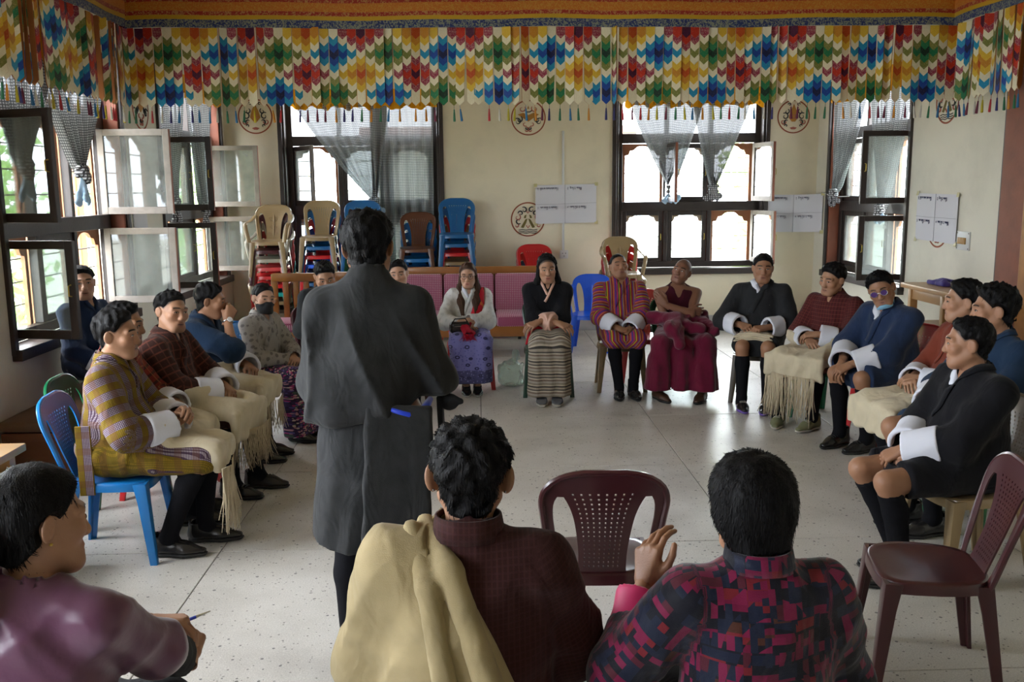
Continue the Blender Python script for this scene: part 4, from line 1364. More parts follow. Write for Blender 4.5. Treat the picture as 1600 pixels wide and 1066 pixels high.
# ------------------------------------------------------------------ curtains
def gauze(name, c1, c2, dens=0.55, period=0.021):
    m = bpy.data.materials.new(name); m.use_nodes = True
    n, l = nodes_of(m); out = n['Material Output']; n.remove(n['Principled BSDF'])
    at = n.new('ShaderNodeAttribute'); at.attribute_name = 'pat'
    sp = n.new('ShaderNodeSeparateXYZ'); l.new(at.outputs['Vector'], sp.inputs[0])
    a = math_node(n, l, 'LESS_THAN', fract(n, l, sp.outputs[0], period), 0.36); b = math_node(n, l, 'LESS_THAN', fract(n, l, sp.outputs[1], period), 0.36)
    g = math_node(n, l, 'MAXIMUM', a, b)
    c = mixc(n, l, g, c1, c2)
    df = n.new('ShaderNodeBsdfDiffuse'); tl = n.new('ShaderNodeBsdfTranslucent'); tr = n.new('ShaderNodeBsdfTransparent')
    l.new(c, df.inputs[0]); l.new(c, tl.inputs[0])
    m1 = n.new('ShaderNodeMixShader'); m1.inputs[0].default_value = 0.11; l.new(df.outputs[0], m1.inputs[1]); l.new(tl.outputs[0], m1.inputs[2])
    m2 = n.new('ShaderNodeMixShader'); l.new(math_node(n, l, 'ADD', dens, math_node(n, l, 'MULTIPLY', g, 0.02)), m2.inputs[0])
    l.new(tr.outputs[0], m2.inputs[1]); l.new(m1.outputs[0], m2.inputs[2]); l.new(m2.outputs[0], out.inputs[0])
    return m
GAUZE = gauze('checked_gauze', (0.44, 0.46, 0.46), (0.10, 0.105, 0.11), 0.97)
GAUZE_L = gauze('blue_lining', (0.45, 0.66, 0.85), (0.40, 0.60, 0.80), 0.85)
KNOT = cloth('checked_knot', lambda n, l, u, v, w_, vec: mixc(n, l, math_node(n, l, 'MAXIMUM', math_node(n, l, 'LESS_THAN', fract(n, l, u, 0.024), 0.4), math_node(n, l, 'LESS_THAN', fract(n, l, v, 0.024), 0.4)), (0.62, 0.64, 0.66), (0.06, 0.06, 0.065)))
KNOT_B = mat('pale_blue_lining', (0.45, 0.65, 0.84), 0.8)
def curtain(M, ua, ub, zt, uk, zk, v, label, tied=True, tail=0.22, nf=7, seed=0, zb=None, amp=0.03):
    root = empty('curtain', label, 'curtain', M @ Vector(((ua+ub)/2, v, zt)))
    inv = Matrix.Translation(-(M @ Vector(((ua+ub)/2, v, zt))))
    R = 30; C = 64; P = []; pat = []
    for j in range(R+1):
        t = j/R
        if tied:
            hw = (ub-ua)/2*(1-t**1.25)**1.0*0.97+0.025; c = (ua+ub)/2*(1-t**1.15)+uk*t**1.15; z = zt*(1-t)+zk*t
            am = amp*(0.5+0.9*t)*min(1, hw/0.06)
        else:
            hw = (ub-ua)/2*(1-0.06*t); c = (ua+ub)/2; z = zt*(1-t)+zb*t; am = amp*(0.6+0.6*t)
        for i in range(C+1):
            q = i/C*2-1
            vv = v-am*math.sin(q*nf*math.pi+seed+0.8*math.sin(3*t+seed))-(0.05*t*(1-q*q) if tied else 0)
            P.append(tuple(inv @ M @ Vector((c+hw*q, vv, z-(0.04*(1-abs(q))*math.sin(math.pi*t) if tied else 0)))))
            pat.append((q*(ub-ua)*0.75, z, 0))
    F = [(j*(C+1)+i, j*(C+1)+i+1, (j+1)*(C+1)+i+1, (j+1)*(C+1)+i) for j in range(R) for i in range(C)]
    obj('cloth', np_mesh('curtain_cloth', [(np.array(P), np.array(F), 0)], [GAUZE], True, pat=np.array(pat)), None, root)
    if tied:
        k = inv @ M @ Vector((uk, v-0.05, zk)); k = np.array(k); R3 = np.array(M.to_3x3())
        f = Fld((-0.17, -0.13, -0.34), (0.17, 0.13, 0.16), 0.008)
        rr = random.Random(seed+3)
        for a in (0.5, -0.6):
            f.add(el((0, 0, 0), (0.085, 0.05, 0.034), rot_xyz(0.2, a, 0.3*a)), 0.005)
        f.add(el((0.03*rr.uniform(-1, 1), -0.02, -0.05), (0.05, 0.045, 0.055)), 0.006)
        f.add(rc((0, 0, 0.03), (0, 0.02, 0.14), 0.032, 0.022), 0.01)
        f.disp(wav((1, 0.3, 0.7), 120, 0.004, d2=(0, 1, 1), f2=40, ph=seed))
        g = Fld(f.lo, f.lo+f.h*(np.array(f.n)-1), f.h)
        for dx, dl, w2, dy in ((-0.075, 1.0, 0.042, 0.01), (-0.02, 0.8, 0.05, -0.03), (0.045, 0.95, 0.045, -0.01), (0.09, 0.6, 0.035, 0.02)):
            g.add(rc((dx*0.2, -0.01, -0.045), (dx*1.15, dy, -0.05-tail*dl*0.72), 0.016, w2, (unit(V3(0.5*rr.uniform(-1, 1), 1, 0)), 2.2)), 0.004)
        g.disp(wav((1, 0.3, 0.1), 110, 0.006, d2=(0, 0, 1), f2=25, ph=seed))
        v1, q1 = f.mesh(); v2, q2 = g.mesh()
        T_ = lambda vv: vv @ R3.T+k
        obj('knot', np_mesh('knot', [(T_(v1), q1, 0)], [KNOT], True, pat=v1[:, [0, 2, 1]]), None, root)
        obj('tail', np_mesh('tail', [(T_(v2), q2, 0)], [KNOT_B if seed % 2 else KNOT], True, pat=v2[:, [0, 2, 1]]), None, root)
    return root
curtain(ML, 6.55, 7.70, 3.08, 6.86, 2.08, 0.03, 'checked gauze curtain knotted with blue lining by the near casement of the first side window', seed=1)
curtain(ML, 7.05, 8.62, 3.08, 7.66, 2.06, -0.03, 'checked gauze curtain knotted low at the red far jamb of the first side window', seed=3, tail=0.26)
curtain(ML, 9.85, 10.95, 3.08, 10.20, 1.78, 0.05, 'checked gauze curtain behind the nearer open casement of the second side window', seed=2)
curtain(ML, 10.95, 12.05, 3.08, 11.3, 1.70, 0.06, 'checked gauze curtain beside the back corner in the second side window', seed=4)
curtain(MBk, -2.36, -1.15, 3.06, -1.34, 1.74, -0.02, 'checked gauze curtain knotted above the blue chair stack', seed=5, tail=0.16)
curtain(MBk, -1.38, -0.56, 3.06, 0, 0, 0.01, 'untied checked gauze curtain hanging straight behind the brown chair stack', tied=False, zb=0.92, seed=6, nf=6)
curtain(MBk, 1.98, 2.95, 3.06, 2.54, 1.86, -0.02, 'checked gauze curtain with the lower knot, over the seated monk', seed=7, tail=0.14)
curtain(MBk, 2.82, 3.58, 3.06, 3.09, 1.86, -0.02, 'checked gauze curtain with the higher knot, beside the open weathered casement', seed=8, tail=0.10)
curtain(MRt, -11.78, -10.75, 3.06, -11.55, 1.80, 0.0, 'checked gauze curtain knotted against the red jamb of the right-wall window', seed=10, tail=0.12)
curtain(MRt, -10.85, -9.75, 3.06, -10.3, 1.62, 0.05, 'checked gauze curtain partly behind the dark casement of the right-wall window', seed=9, tail=0.10)

ORANGE = cloth('marigold_brocade', lambda n, l, u, v, w_, vec: mixc(n, l, math_node(n, l, 'MULTIPLY', math_node(n, l, 'GREATER_THAN', math_node(n, l, 'SINE', math_node(n, l, 'MULTIPLY', u, 50)), 0.86), math_node(n, l, 'GREATER_THAN', math_node(n, l, 'SINE', math_node(n, l, 'MULTIPLY', v, 60)), 0.5)), (0.72, 0.33, 0.012), (0.42, 0.16, 0.01)), sheen=0.1)
_nt_, _ln_ = nodes_of(ORANGE)
_tl = _nt_.new('ShaderNodeBsdfTranslucent'); _tl.inputs[0].default_value = (0.85, 0.36, 0.01, 1); _mx = _nt_.new('ShaderNodeMixShader'); _mx.inputs[0].default_value = 0.10
_ln_.new(_nt_['Principled BSDF'].outputs[0], _mx.inputs[1]); _ln_.new(_tl.outputs[0], _mx.inputs[2]); _ln_.new(_mx.outputs[0], _nt_['Material Output'].inputs[0])
def frill(M, ua, ub, label, zb=2.93, seed=0):
    C = 160; P = []; pat = []; R = 8; rr = random.Random(seed)
    ph = rr.uniform(0, 6)
    for j in range(R+1):
        t = j/R
        for i in range(C+1):
            u = ua+(ub-ua)*i/C
            zz = zb+0.022*math.sin(u*21+ph)+0.012*math.sin(u*47)
            z = 3.16*(1-t)+zz*t
            P.append(tuple(M @ Vector((u, -0.035-0.022*t*math.sin(u*44+ph), z)))); pat.append((u, z, 0))
    F = [(j*(C+1)+i, j*(C+1)+i+1, (j+1)*(C+1)+i+1, (j+1)*(C+1)+i) for j in range(R) for i in range(C)]
    o = obj('window_frill', np_mesh('frill', [(np.array(P), np.array(F), 0)], [ORANGE], True, pat=np.array(pat)), None, None, label, 'pelmet')
    return o
frill(ML, LW[0][0]+0.0, LW[0][1]-0.05, 'marigold cloth frill over the first side window', 2.80, 1)
frill(ML, LW[1][0], LW[1][1], 'marigold cloth frill over the second side window by the corner', 2.93, 2)
frill(MBk, BW[0][0]+0.12, BW[0][1]-0.02, 'marigold cloth frill over the back window behind the chair stacks', 2.92, 3)
frill(MBk, BW[1][0]+0.1, BW[1][1]-0.05, 'marigold cloth frill over the back window with the knotted curtains', 2.92, 4)
frill(MRt, -RW[0][1], -RW[0][0], 'marigold cloth frill over the right-wall window', 2.90, 5)
# ------------------------------------------------------------------ the hanging patchwork valance
def brocade(name, c, c2=None, sc=90.0, f=0.45):
    if name in _MATS: return _MATS[name]
    m = mat(name, c, 0.55, sheen=0.2, spec=0.35)
    n, l = nodes_of(m)
    g = n.new('ShaderNodeTexCoord')
    vo = n.new('ShaderNodeTexNoise'); vo.inputs['Scale'].default_value = sc; vo.inputs['Detail'].default_value = 1.5; vo.inputs['Distortion'].default_value = 1.6
    l.new(g.outputs['Object'], vo.inputs['Vector'])
    c2 = c2 or tuple(min(1, x*1.5+0.05) for x in c)
    col = ramp(n, l, vo.outputs['Fac'], [(0.0, c), (f, c), (f+0.09, c2), (1.0, c2)], 'LINEAR')
    l.new(col, n['Principled BSDF'].inputs['Base Color'])
    return m
VM = [brocade('cream_silk', (0.84, 0.76, 0.54), (0.88, 0.82, 0.62)),
      brocade('dark_green_silk', (0.010, 0.035, 0.022), (0.05, 0.09, 0.05), f=0.58), brocade('green_silk', (0.012, 0.19, 0.075), (0.10, 0.22, 0.10), f=0.58), brocade('olive_silk', (0.20, 0.22, 0.045), (0.36, 0.32, 0.12), f=0.55),
      brocade('navy_silk', (0.010, 0.014, 0.07), (0.07, 0.06, 0.12), f=0.6), brocade('blue_silk', (0.008, 0.06, 0.33), (0.05, 0.12, 0.36), f=0.6), brocade('teal_silk', (0.01, 0.28, 0.50), (0.10, 0.34, 0.50), f=0.6),
      brocade('flame_silk', (0.52, 0.07, 0.010), (0.55, 0.16, 0.03), f=0.58), brocade('orange_silk', (0.60, 0.25, 0.02), (0.62, 0.34, 0.08), f=0.58), brocade('yellow_silk', (0.74, 0.48, 0.04), (0.78, 0.54, 0.12), f=0.58),
      brocade('plum_silk', (0.075, 0.008, 0.04), (0.16, 0.05, 0.07), f=0.6), brocade('red_silk', (0.55, 0.030, 0.012), (0.6, 0.12, 0.05), f=0.6), brocade('crimson_silk', (0.30, 0.02, 0.06), (0.55, 0.30, 0.26), f=0.52, sc=110),
      mat('valance_backing', (0.46, 0.17, 0.05), 0.7)]
_CENT = []
for a in range(-2, 4):
    _CENT += [(12*a, 3, 1), (12*a, 9, 4), (12*a+6, 3, 4), (12*a+6, 9, 1), (12*a+3, 0, 7), (12*a+3, 6, 10), (12*a+9, 0, 10), (12*a+9, 6, 7)]
def strip_mesh(c):
    mb = MB(); W = 0.0365; P_ = 0.0535; dz = 0.034
    for r in range(11):
        best = min(((abs(c-cc)+abs(r-rr), base) for cc, rr, base in _CENT), key=lambda t: t[0])
        mb.cur = 0 if best[0] > 2 else best[1]+best[0]
        zt = -r*P_; zb = zt-P_-0.008; y = -0.002-0.0012*(11-r)*0.3
        top = [(-W, zt+0.0), (0, zt-dz if r else zt), (W, zt+0.0)]
        bot = [(W, zb), (0, zb-dz), (-W, zb)]
        poly = top+bot
        Mx = Matrix(((1, 0, 0, 0), (0, 0, 1, 0), (0, 1, 0, 0), (0, 0, 0, 1)))
        a = [(p[0], p[1]) for p in poly]
        # two convex halves
        mb.prism([a[0], a[1], a[4], a[5]], y-0.003, y, Mx); mb.prism([a[1], a[2], a[3], a[4]], y-0.003, y, Mx)
    mb.cur = 13
    zb = -11*P_-0.008
    mb.prism([(-W, 0), (W, 0), (W, zb), (0, zb-dz), (-W, zb)], 0.0, 0.003, Matrix(((1, 0, 0, 0), (0, 0, 1, 0), (0, 1, 0, 0), (0, 0, 0, 1))))
    return mb.mesh('strip')
STRIPS = [strip_mesh(c) for c in range(12)]
def sheer(m, k, c):
    n, l = nodes_of(m)
    tl = n.new('ShaderNodeBsdfTranslucent'); mx = n.new('ShaderNodeMixShader'); mx.inputs[0].default_value = k
    src = n['Principled BSDF'].inputs['Base Color']
    if src.is_linked: l.new(src.links[0].from_socket, tl.inputs[0])
    else: tl.inputs[0].default_value = (*c, 1)
    l.new(n['Principled BSDF'].outputs[0], mx.inputs[1]); l.new(tl.outputs[0], mx.inputs[2]); l.new(mx.outputs[0], n['Material Output'].inputs[0])
for m in VM: sheer(m, 0.10, (0.6, 0.3, 0.12))
for me in STRIPS:
    for m in VM: me.materials.append(m)
TAS = [mat('tassel_%s' % nm, c, 0.6) for nm, c in (('red', (0.45, 0.02, 0.03)), ('navy', (0.03, 0.025, 0.14)), ('green', (0.02, 0.16, 0.07)), ('yellow', (0.5, 0.42, 0.02)), ('white', (0.6, 0.58, 0.52)), ('orange', (0.6, 0.24, 0.02)), ('blue', (0.02, 0.16, 0.36)), ('maroon', (0.14, 0.01, 0.04)))]
def tassel_mesh(m):
    mb = MB()
    mb.tube([(0, 0, 0), (0, 0, -0.03)], 0.0018, 5)
    mb.lathe([(0.002, -0.028), (0.006, -0.034), (0.006, -0.045), (0.008, -0.06), (0.011, -0.125), (0.008, -0.13)], 8)
    me = mb.mesh('tassel', True, 40); me.materials.append(m); return me
TASM = [tassel_mesh(m) for m in TAS]
ZV = 3.215
def valance(name_label, p0, p1, n, c0, seed, loose):
    root = empty('valance', name_label, 'valance', (p0[0], p0[1], ZV))
    d = Vector((p1[0]-p0[0], p1[1]-p0[1], 0)); L = d.length; d /= L; base = math.atan2(d.y, d.x)
    rr = random.Random(seed)
    for i in range(n):
        t = (i+0.5)/n*L
        yaw = rr.gauss(0, 0.16)
        if rr.random() < loose: yaw = rr.choice((-1, 1))*rr.uniform(0.7, 1.35)
        off = rr.uniform(-0.012, 0.012)
        o = obj('strip', STRIPS[(c0+i) % 12], None, root)
        o.location = (d.x*t-d.y*off, d.y*t+d.x*off, -0.004*rr.random())
        o.rotation_euler = (rr.gauss(0, 0.012), rr.gauss(0, 0.012), base+yaw)
        if rr.random() < 0.88:
            k = obj('tassel', TASM[rr.randrange(8)], None, o)
            k.location = (0, 0, -0.63); k.rotation_euler = (rr.gauss(0, 0.05), rr.gauss(0, 0.05), 0)
    return root
BRO_B = brocade('blue_brocade', (0.016, 0.032, 0.14), (0.22, 0.24, 0.19), sc=46, f=0.47)
BRO_Y = brocade('gold_band', (0.52, 0.31, 0.015), (0.56, 0.36, 0.03), f=0.6)
BRO_R = brocade('red_brocade', (0.32, 0.022, 0.014), (0.45, 0.22, 0.08), sc=44, f=0.5)
BRO_O = brocade('orange_brocade', (0.50, 0.15, 0.014), (0.52, 0.24, 0.035), sc=55, f=0.48)
BANDS = [(-0.008, 0.058, BRO_B, 0.006), (0.055, 0.092, BRO_Y, 0.010), (0.088, 0.125, BRO_R, 0.012), (0.120, 0.190, BRO_O, 0.014), (0.186, 0.220, BRO_R, 0.012), (0.216, 0.262, BRO_Y, 0.010), (0.258, 0.335, BRO_B, 0.006)]
def pelmet(label, p0, p1, flip=1, sag=0.0):
    root = empty('pelmet', label, 'pelmet', (p0[0], p0[1], ZV))
    d = Vector((p1[0]-p0[0], p1[1]-p0[1], 0)); L = d.length; d /= L; nrm = Vector((d.y, -d.x, 0))*flip
    N = 60
    for lo, hi, m, th in BANDS:
        P = []
        for i in range(N+1):
            t = i/N*L; wv = 0.010*math.sin(t*3.1+0.5)+0.006*math.sin(t*7.7); dz = 0.007*math.sin(t*2.3)+0.004*math.sin(t*5.9)
            for (z, o_) in ((lo, th), (hi, th), (hi, -0.004), (lo, -0.004)):
                q = d*t+nrm*(0.022+wv+o_); P.append((q.x, q.y, z+dz))
        F = []
        for i in range(N):
            for k in range(4):
                F.append((i*4+k, i*4+(k+1) % 4, (i+1)*4+(k+1) % 4, (i+1)*4+k))
        F += [(3, 2, 1, 0), (N*4, N*4+1, N*4+2, N*4+3)]
        obj('brocade_band', np_mesh('band', [(np.array(P), np.array(F), 0)], [m], False), None, root)
    return root
VXL, VXR, VY = -2.86, 4.05, 8.0
valance('long patchwork valance of chevron strips with tassels across the hall', (VXL, VY), (VXR, VY), 92, 8, 11, 0.06)
valance('patchwork valance run along the left windows, strips twisted edge-on', (VXL, 4.6), (VXL, VY), 44, 4, 12, 0.5)
valance('short patchwork valance run along the right wall', (VXR, VY), (VXR, 5.2), 34, 4, 13, 0.30)
pelmet('long brocade pelmet above the valance across the hall', (VXL, VY), (VXR, VY))
pelmet('brocade pelmet above the valance run along the left windows', (VXL, 4.6), (VXL, VY))
pelmet('brocade pelmet above the valance run along the right wall', (VXR, VY), (VXR, 5.2))
for nm, x_, lab in (('corner_ribbon', VXL, 'dark ribbon hanging at the left corner of the brocade pelmet'), ('corner_ribbon', VXR, 'dark ribbon hanging at the right corner of the brocade pelmet')):
    mb = MB(); mb.bbox((x_-0.022, VY-0.06, ZV-0.01), (x_+0.022, VY-0.045, ZC), 0.003); mb.build(nm, brocade('ribbon_silk', (0.02, 0.02, 0.09), (0.10, 0.03, 0.08)), label=lab, cat='ribbon')

# ------------------------------------------------------------------ moulded plastic chairs
def plastic(name, col, rough=0.28):
    m = mat('plastic_'+name, col, rough, bump=0.03, bscale=15, var=0.10, vscale=5, coat=0.25, spec=0.5)
    return m
PL = {k: plastic(k, c) for k, c in dict(maroon=(0.058, 0.012, 0.016), blue=(0.008, 0.17, 0.50), navyblue=(0.01, 0.11, 0.30), brown=(0.11, 0.040, 0.020), beige=(0.27, 0.19, 0.095), red=(0.52, 0.016, 0.020),
      green=(0.006, 0.13, 0.05), darkgreen=(0.012, 0.05, 0.03), teal=(0.01, 0.36, 0.36), royal=(0.010, 0.11, 0.72), darkbrown=(0.06, 0.045, 0.03), black=(0.02, 0.02, 0.022), coral=(0.50, 0.05, 0.05), grey=(0.30, 0.28, 0.22)).items()}

def back_w(v):
    xo = 0.172+0.052*min(1, v/0.72)**0.8
    if v > 0.70: xo *= max(0.0, 1-((v-0.70)/0.302)**2.7)**(1/2.7)
    return xo
def chair_back(kind='perforated', holes=True):
    """backrest: hoop, two teardrop slots and a centre panel"""
    V = []; F = []
    NP = 20; vs_ = sorted(set([0, 0.02]+[round(0.05+0.9*i/22, 4) for i in range(23)]+[0.97, 0.985, 0.996]))
    def pt(x, v, dy=0):
        z = 0.40+0.462*v
        y = -0.175-0.115*v-0.02*v*v-0.028*(1-min(1, (x/0.2)**2))*math.sin(math.pi*min(1, v*0.9+0.05))
        return (x, y+dy, z)
    rows = []
    for v in vs_:
        xo = back_w(v); hoop = 0.034 if v < 0.8 else 0.034
        xi = max(0.012, xo-hoop)
        xp = 0.088+0.045*max(0, (v-0.25)/0.6)**1.5
        slot = 0.03 <= v <= 0.80
        c = (xi+xp)/2; g = (xi-xp)/2
        if v > 0.55: g *= math.sqrt(max(0, 1-((v-0.55)/0.255)**2))
        if v < 0.12: g *= 0.75+0.25*v/0.12
        g = max(g, 0.0)
        if slot: xi, xp = c+g, c-g
        else: xp = xi = min(c, xo*0.75)
        xs = [-xo, -(xo+xi)/2, -xi]+[-xp+2*xp*i/NP for i in range(NP+1)]+[xi, (xo+xi)/2, xo]
        rows.append((v, xs, slot))
        V += [pt(x, v) for x in xs]
    nc = NP+7
    hol = set()
    for j in range(len(rows)-1):
        for i in range(nc-1):
            if i in (2, nc-4) and rows[j][2] and rows[j+1][2]: continue
            a = [j*nc+i, j*nc+i+1, (j+1)*nc+i+1, (j+1)*nc+i]
            k = i-3
            if holes and 2 <= k < NP-2 and k % 2 == 0 and 0.10 < rows[j][0] < 0.80 and rows[j+1][0]-rows[j][0] > 0.03:
                p = [Vector(V[q]) for q in a]; c = sum(p, Vector())/4; o = len(V)
                V += [tuple(c+(q-c)*0.48) for q in p]
                for e in range(4): F.append([a[e], a[(e+1) % 4], o+(e+1) % 4, o+e])
            else: F.append(a)
    bm = bmesh.new()
    bv = [bm.verts.new(p) for p in V]
    for f in F:
        try: bm.faces.new([bv[i] for i in f])
        except ValueError: pass
    bmesh.ops.remove_doubles(bm, verts=bm.verts, dist=1e-5)
    bmesh.ops.recalc_face_normals(bm, faces=bm.faces)
    bmesh.ops.solidify(bm, geom=bm.faces[:], thickness=0.007)
    bm.verts.index_update()
    mb = MB(); mb.add([tuple(v.co) for v in bm.verts], [[v.index for v in f.verts] for f in bm.faces]); bm.free()
    for s_ in (-1, 1):                    # rounded rim of the hoop
        pass
    path = [pt(back_w(v), v, -0.002) for v in vs_]+[pt(-back_w(v), v, -0.002) for v in vs_[::-1]]
    mb.tube(path, 0.0115, 7)
    if kind == 'ornate':                   # carved flourish on the panel
        for s_ in (-1, 1):
            for (x0, v0, r0, tn) in ((0.035, 0.62, 0.04, 1.6), (0.03, 0.40, 0.035, 1.7), (0.05, 0.24, 0.025, 1.5)):
                pts = []
                for t in np.linspace(0, 1, 14):
                    a = t*tn*2*math.pi*0.8; r = r0*(1-0.75*t)
                    v = v0+r*math.sin(a)/0.46; x = s_*(x0+r*math.cos(a)-0.01)
                    p = pt(x, v); pts.append((p[0], p[1]+0.006, p[2]))
                mb.tube(pts, 0.0045, 5)
        mb.tube([(pt(0, v)[0], pt(0, v)[1]+0.006, pt(0, v)[2]) for v in np.linspace(0.15, 0.75, 8)], [0.004, 0.008, 0.012, 0.01, 0.006, 0.01, 0.014, 0.003], 6)
    me = mb.mesh('backrest', True, 38)
    return me
def seat_mesh():
    n = 48; V = []; F = []
    def outline(t):
        c, s = math.cos(t), math.sin(t); p = 3.6
        x = abs(c)**(2/p)*(1 if c >= 0 else -1); y = abs(s)**(2/p)*(1 if s >= 0 else -1)
        w_ = 0.218 if y > 0 else 0.218+0.026*y
        return x*w_, y*0.205
    rings = [(0.0, -0.014, 1), (0.35, -0.012, 1), (0.65, -0.007, 1), (0.86, -0.001, 1), (0.95, 0.001, 1), (0.99, -0.004, 1), (1.0, -0.012, 1), (1.012, -0.030, 0), (1.016, -1, 0)]
    for r, z, _ in rings[1:]:
        for k in range(n):
            t = 2*math.pi*k/n; x, y = outline(t)
            if z == -1:
                cx = abs(x)/0.218; cy = abs(y)/0.205; corner = min(cx, cy)
                zz = -0.045-0.05*max(0, (corner-0.62)/0.38)**1.6
            else: zz = z
            dish = 0.012*max(0, y/0.2)**2*(1 if r > 0.8 else 0)
            V.append((x*r, y*r, 0.44+zz-dish))
    V.append((0, 0, 0.426)); c = len(V)-1; R = len(rings)-1
    for k in range(n):
        F.append((c, k, (k+1) % n))
        for j in range(R-1):
            F.append((j*n+k, (j+1)*n+k, (j+1)*n+(k+1) % n, j*n+(k+1) % n))
    bm = bmesh.new(); bv = [bm.verts.new(p) for p in V]
    for f in F: bm.faces.new([bv[i] for i in f])
    bmesh.ops.recalc_face_normals(bm, faces=bm.faces)
    bmesh.ops.solidify(bm, geom=bm.faces[:], thickness=0.006)
    bm.verts.index_update()
    mb = MB(); mb.add([tuple(v.co) for v in bm.verts], [[v.index for v in f.verts] for f in bm.faces]); bm.free()
    return mb.mesh('seat', True, 45)
def leg_mesh(sx, front):
    """L-shaped tapering leg"""
    mb = MB()
    if front: top = (sx*0.195, 0.178); bot = (sx*0.222, 0.215)
    else: top = (sx*0.172, -0.182); bot = (sx*0.205, -0.235)
    sy = 1 if front else -1
    N = 8; P = []
    for i in range(N+1):
        t = i/N; z = 0.425*(1-t); x = top[0]+(bot[0]-top[0])*t; y = top[1]+(bot[1]-top[1])*t
        a = (0.066-0.026*t)*(1+0.5*max(0, 0.25-t)); b = (0.058-0.022*t)*(1+0.5*max(0, 0.25-t)); th = 0.016
        ox, oy = sx*0.014, sy*0.014
        pl = [(ox, oy), (ox-sx*a, oy), (ox-sx*a, oy-sy*th), (ox-sx*th, oy-sy*th), (ox-sx*th, oy-sy*b), (ox, oy-sy*b)]
        P += [(x+p[0], y+p[1], z) for p in pl]
    F = []
    for i in range(N):
        for k in range(6): F.append((i*6+k, i*6+(k+1) % 6, (i+1)*6+(k+1) % 6, (i+1)*6+k))
    F += [tuple(range(6))[::-1], tuple(N*6+k for k in range(6))]
    bm = bmesh.new(); bv = [bm.verts.new(p) for p in P]
    for f in F: bm.faces.new([bv[i] for i in f])
    bmesh.ops.recalc_face_normals(bm, faces=bm.faces)
    bmesh.ops.bevel(bm, geom=[e for e in bm.edges if abs(e.verts[0].co.z-e.verts[1].co.z) > 0.01], offset=0.004, segments=2, profile=0.5, affect='EDGES')
    bm.verts.index_update(); mb.add([tuple(v.co) for v in bm.verts], [[v.index for v in f.verts] for f in bm.faces]); bm.free()
    return mb.mesh('leg', True, 40)
def arm_mesh(sx):
    mb = MB()
    path = [(sx*0.222, -0.285, 0.74), (sx*0.245, -0.20, 0.695), (sx*0.258, -0.05, 0.665), (sx*0.262, 0.08, 0.655), (sx*0.256, 0.175, 0.635), (sx*0.243, 0.205, 0.58), (sx*0.226, 0.200, 0.50), (sx*0.212, 0.19, 0.42)]
    n = 8; P = []
    for i, p in enumerate(path):
        q = (Vector(path[min(i+1, len(path)-1)])-Vector(path[max(i-1, 0)])).normalized()
        side = Vector((1, 0, 0)); up = q.cross(side).normalized()
        for k in range(n):
            a = 2*math.pi*k/n
            P.append(tuple(Vector(p)+side*0.026*math.cos(a)+up*0.011*math.sin(a)))
    F = [(i*n+k, i*n+(k+1) % n, (i+1)*n+(k+1) % n, (i+1)*n+k) for i in range(len(path)-1) for k in range(n)]
    F += [tuple(range(n))[::-1], tuple((len(path)-1)*n+k for k in range(n))]
    mb.add(P, F)
    return mb.mesh('armrest', True, 60)
CH = dict(seat=seat_mesh(), perforated=chair_back(), ornate=chair_back('ornate', False), plain=chair_back('perforated', False))
LEGS = [leg_mesh(sx, fr) for sx in (-1, 1) for fr in (True, False)]
ARMS = [arm_mesh(-1), arm_mesh(1)]
_CHM = {}
def cmesh(me, col):
    key = (me.name, col)
    if key not in _CHM:
        c = me.copy(); c.materials.clear(); c.materials.append(PL[col]); _CHM[key] = c
    return _CHM[key]
def chair(label, x, y, face, col, kind='perforated', arms=False, z=0.0, sc=1.0, group=None):
    r = empty('plastic_chair', label, 'chair', (x, y, z), math.radians(face-90), group)
    r.scale = (sc, sc, sc)
    obj('seat', cmesh(CH['seat'], col), None, r); obj('backrest', cmesh(CH[kind], col), None, r)
    for me in LEGS: obj('leg', cmesh(me, col), None, r)
    if arms:
        for me in ARMS: obj('armrest', cmesh(me, col), None, r)
    return r
def stool(label, x, y, face, col, group=None):
    r = empty('plastic_stool', label, 'stool', (x, y, 0), math.radians(face-90), group)
    obj('seat', cmesh(CH['seat'], col), None, r)
    for me in LEGS: obj('leg', cmesh(me, col), None, r)
    return r
def stack(x, y, face, cols, where, kinds=None, pitch=0.106, arms=()):
    n = len(cols)
    for i, c in enumerate(cols):
        nm = {'navyblue': 'blue', 'royal': 'bright blue', 'darkgreen': 'dark green', 'darkbrown': 'dark brown'}.get(c, c)
        pos = 'topmost' if i == n-1 else 'lowest' if i == 0 else ('second', 'third', 'fourth', 'fifth', 'sixth', 'seventh', 'eighth')[i-1]+' up'
        chair('%s chair, %s in the stack %s' % (nm, pos, where), x, y-0.012*i, face, c, (kinds or {}).get(i, 'perforated'), i in arms, z=pitch*i, group='stacked plastic chairs')
stack(-2.58, 11.75, -90, ['darkbrown', 'beige', 'teal', 'red', 'red', 'coral', 'grey', 'maroon', 'beige'], 'beside the back corner', {8: 'ornate', 6: 'ornate'}, arms=(8, 6, 1))
stack(-1.97, 11.75, -90, ['black', 'black', 'green', 'navyblue', 'beige', 'royal', 'red', 'navyblue', 'beige'], 'with the beige perforated top chair', pitch=0.112)
stack(-1.46, 11.75, -90, ['black', 'green', 'green', 'darkgreen', 'green', 'green', 'green', 'navyblue'], 'behind the standing man', pitch=0.127)
stack(-0.77, 11.85, -90, ['black', 'black', 'black', 'navyblue', 'blue', 'blue', 'brown'], 'with the brown top chair', pitch=0.122)
stack(-0.27, 11.85, -90, ['red', 'black', 'blue', 'beige', 'navyblue', 'beige', 'red', 'navyblue', 'navyblue'], 'against the cream wall behind the sofa', pitch=0.113)
stack(0.72, 11.85, -90, ['black', 'navyblue', 'red', 'red'], 'behind the long-haired woman in black', pitch=0.10)
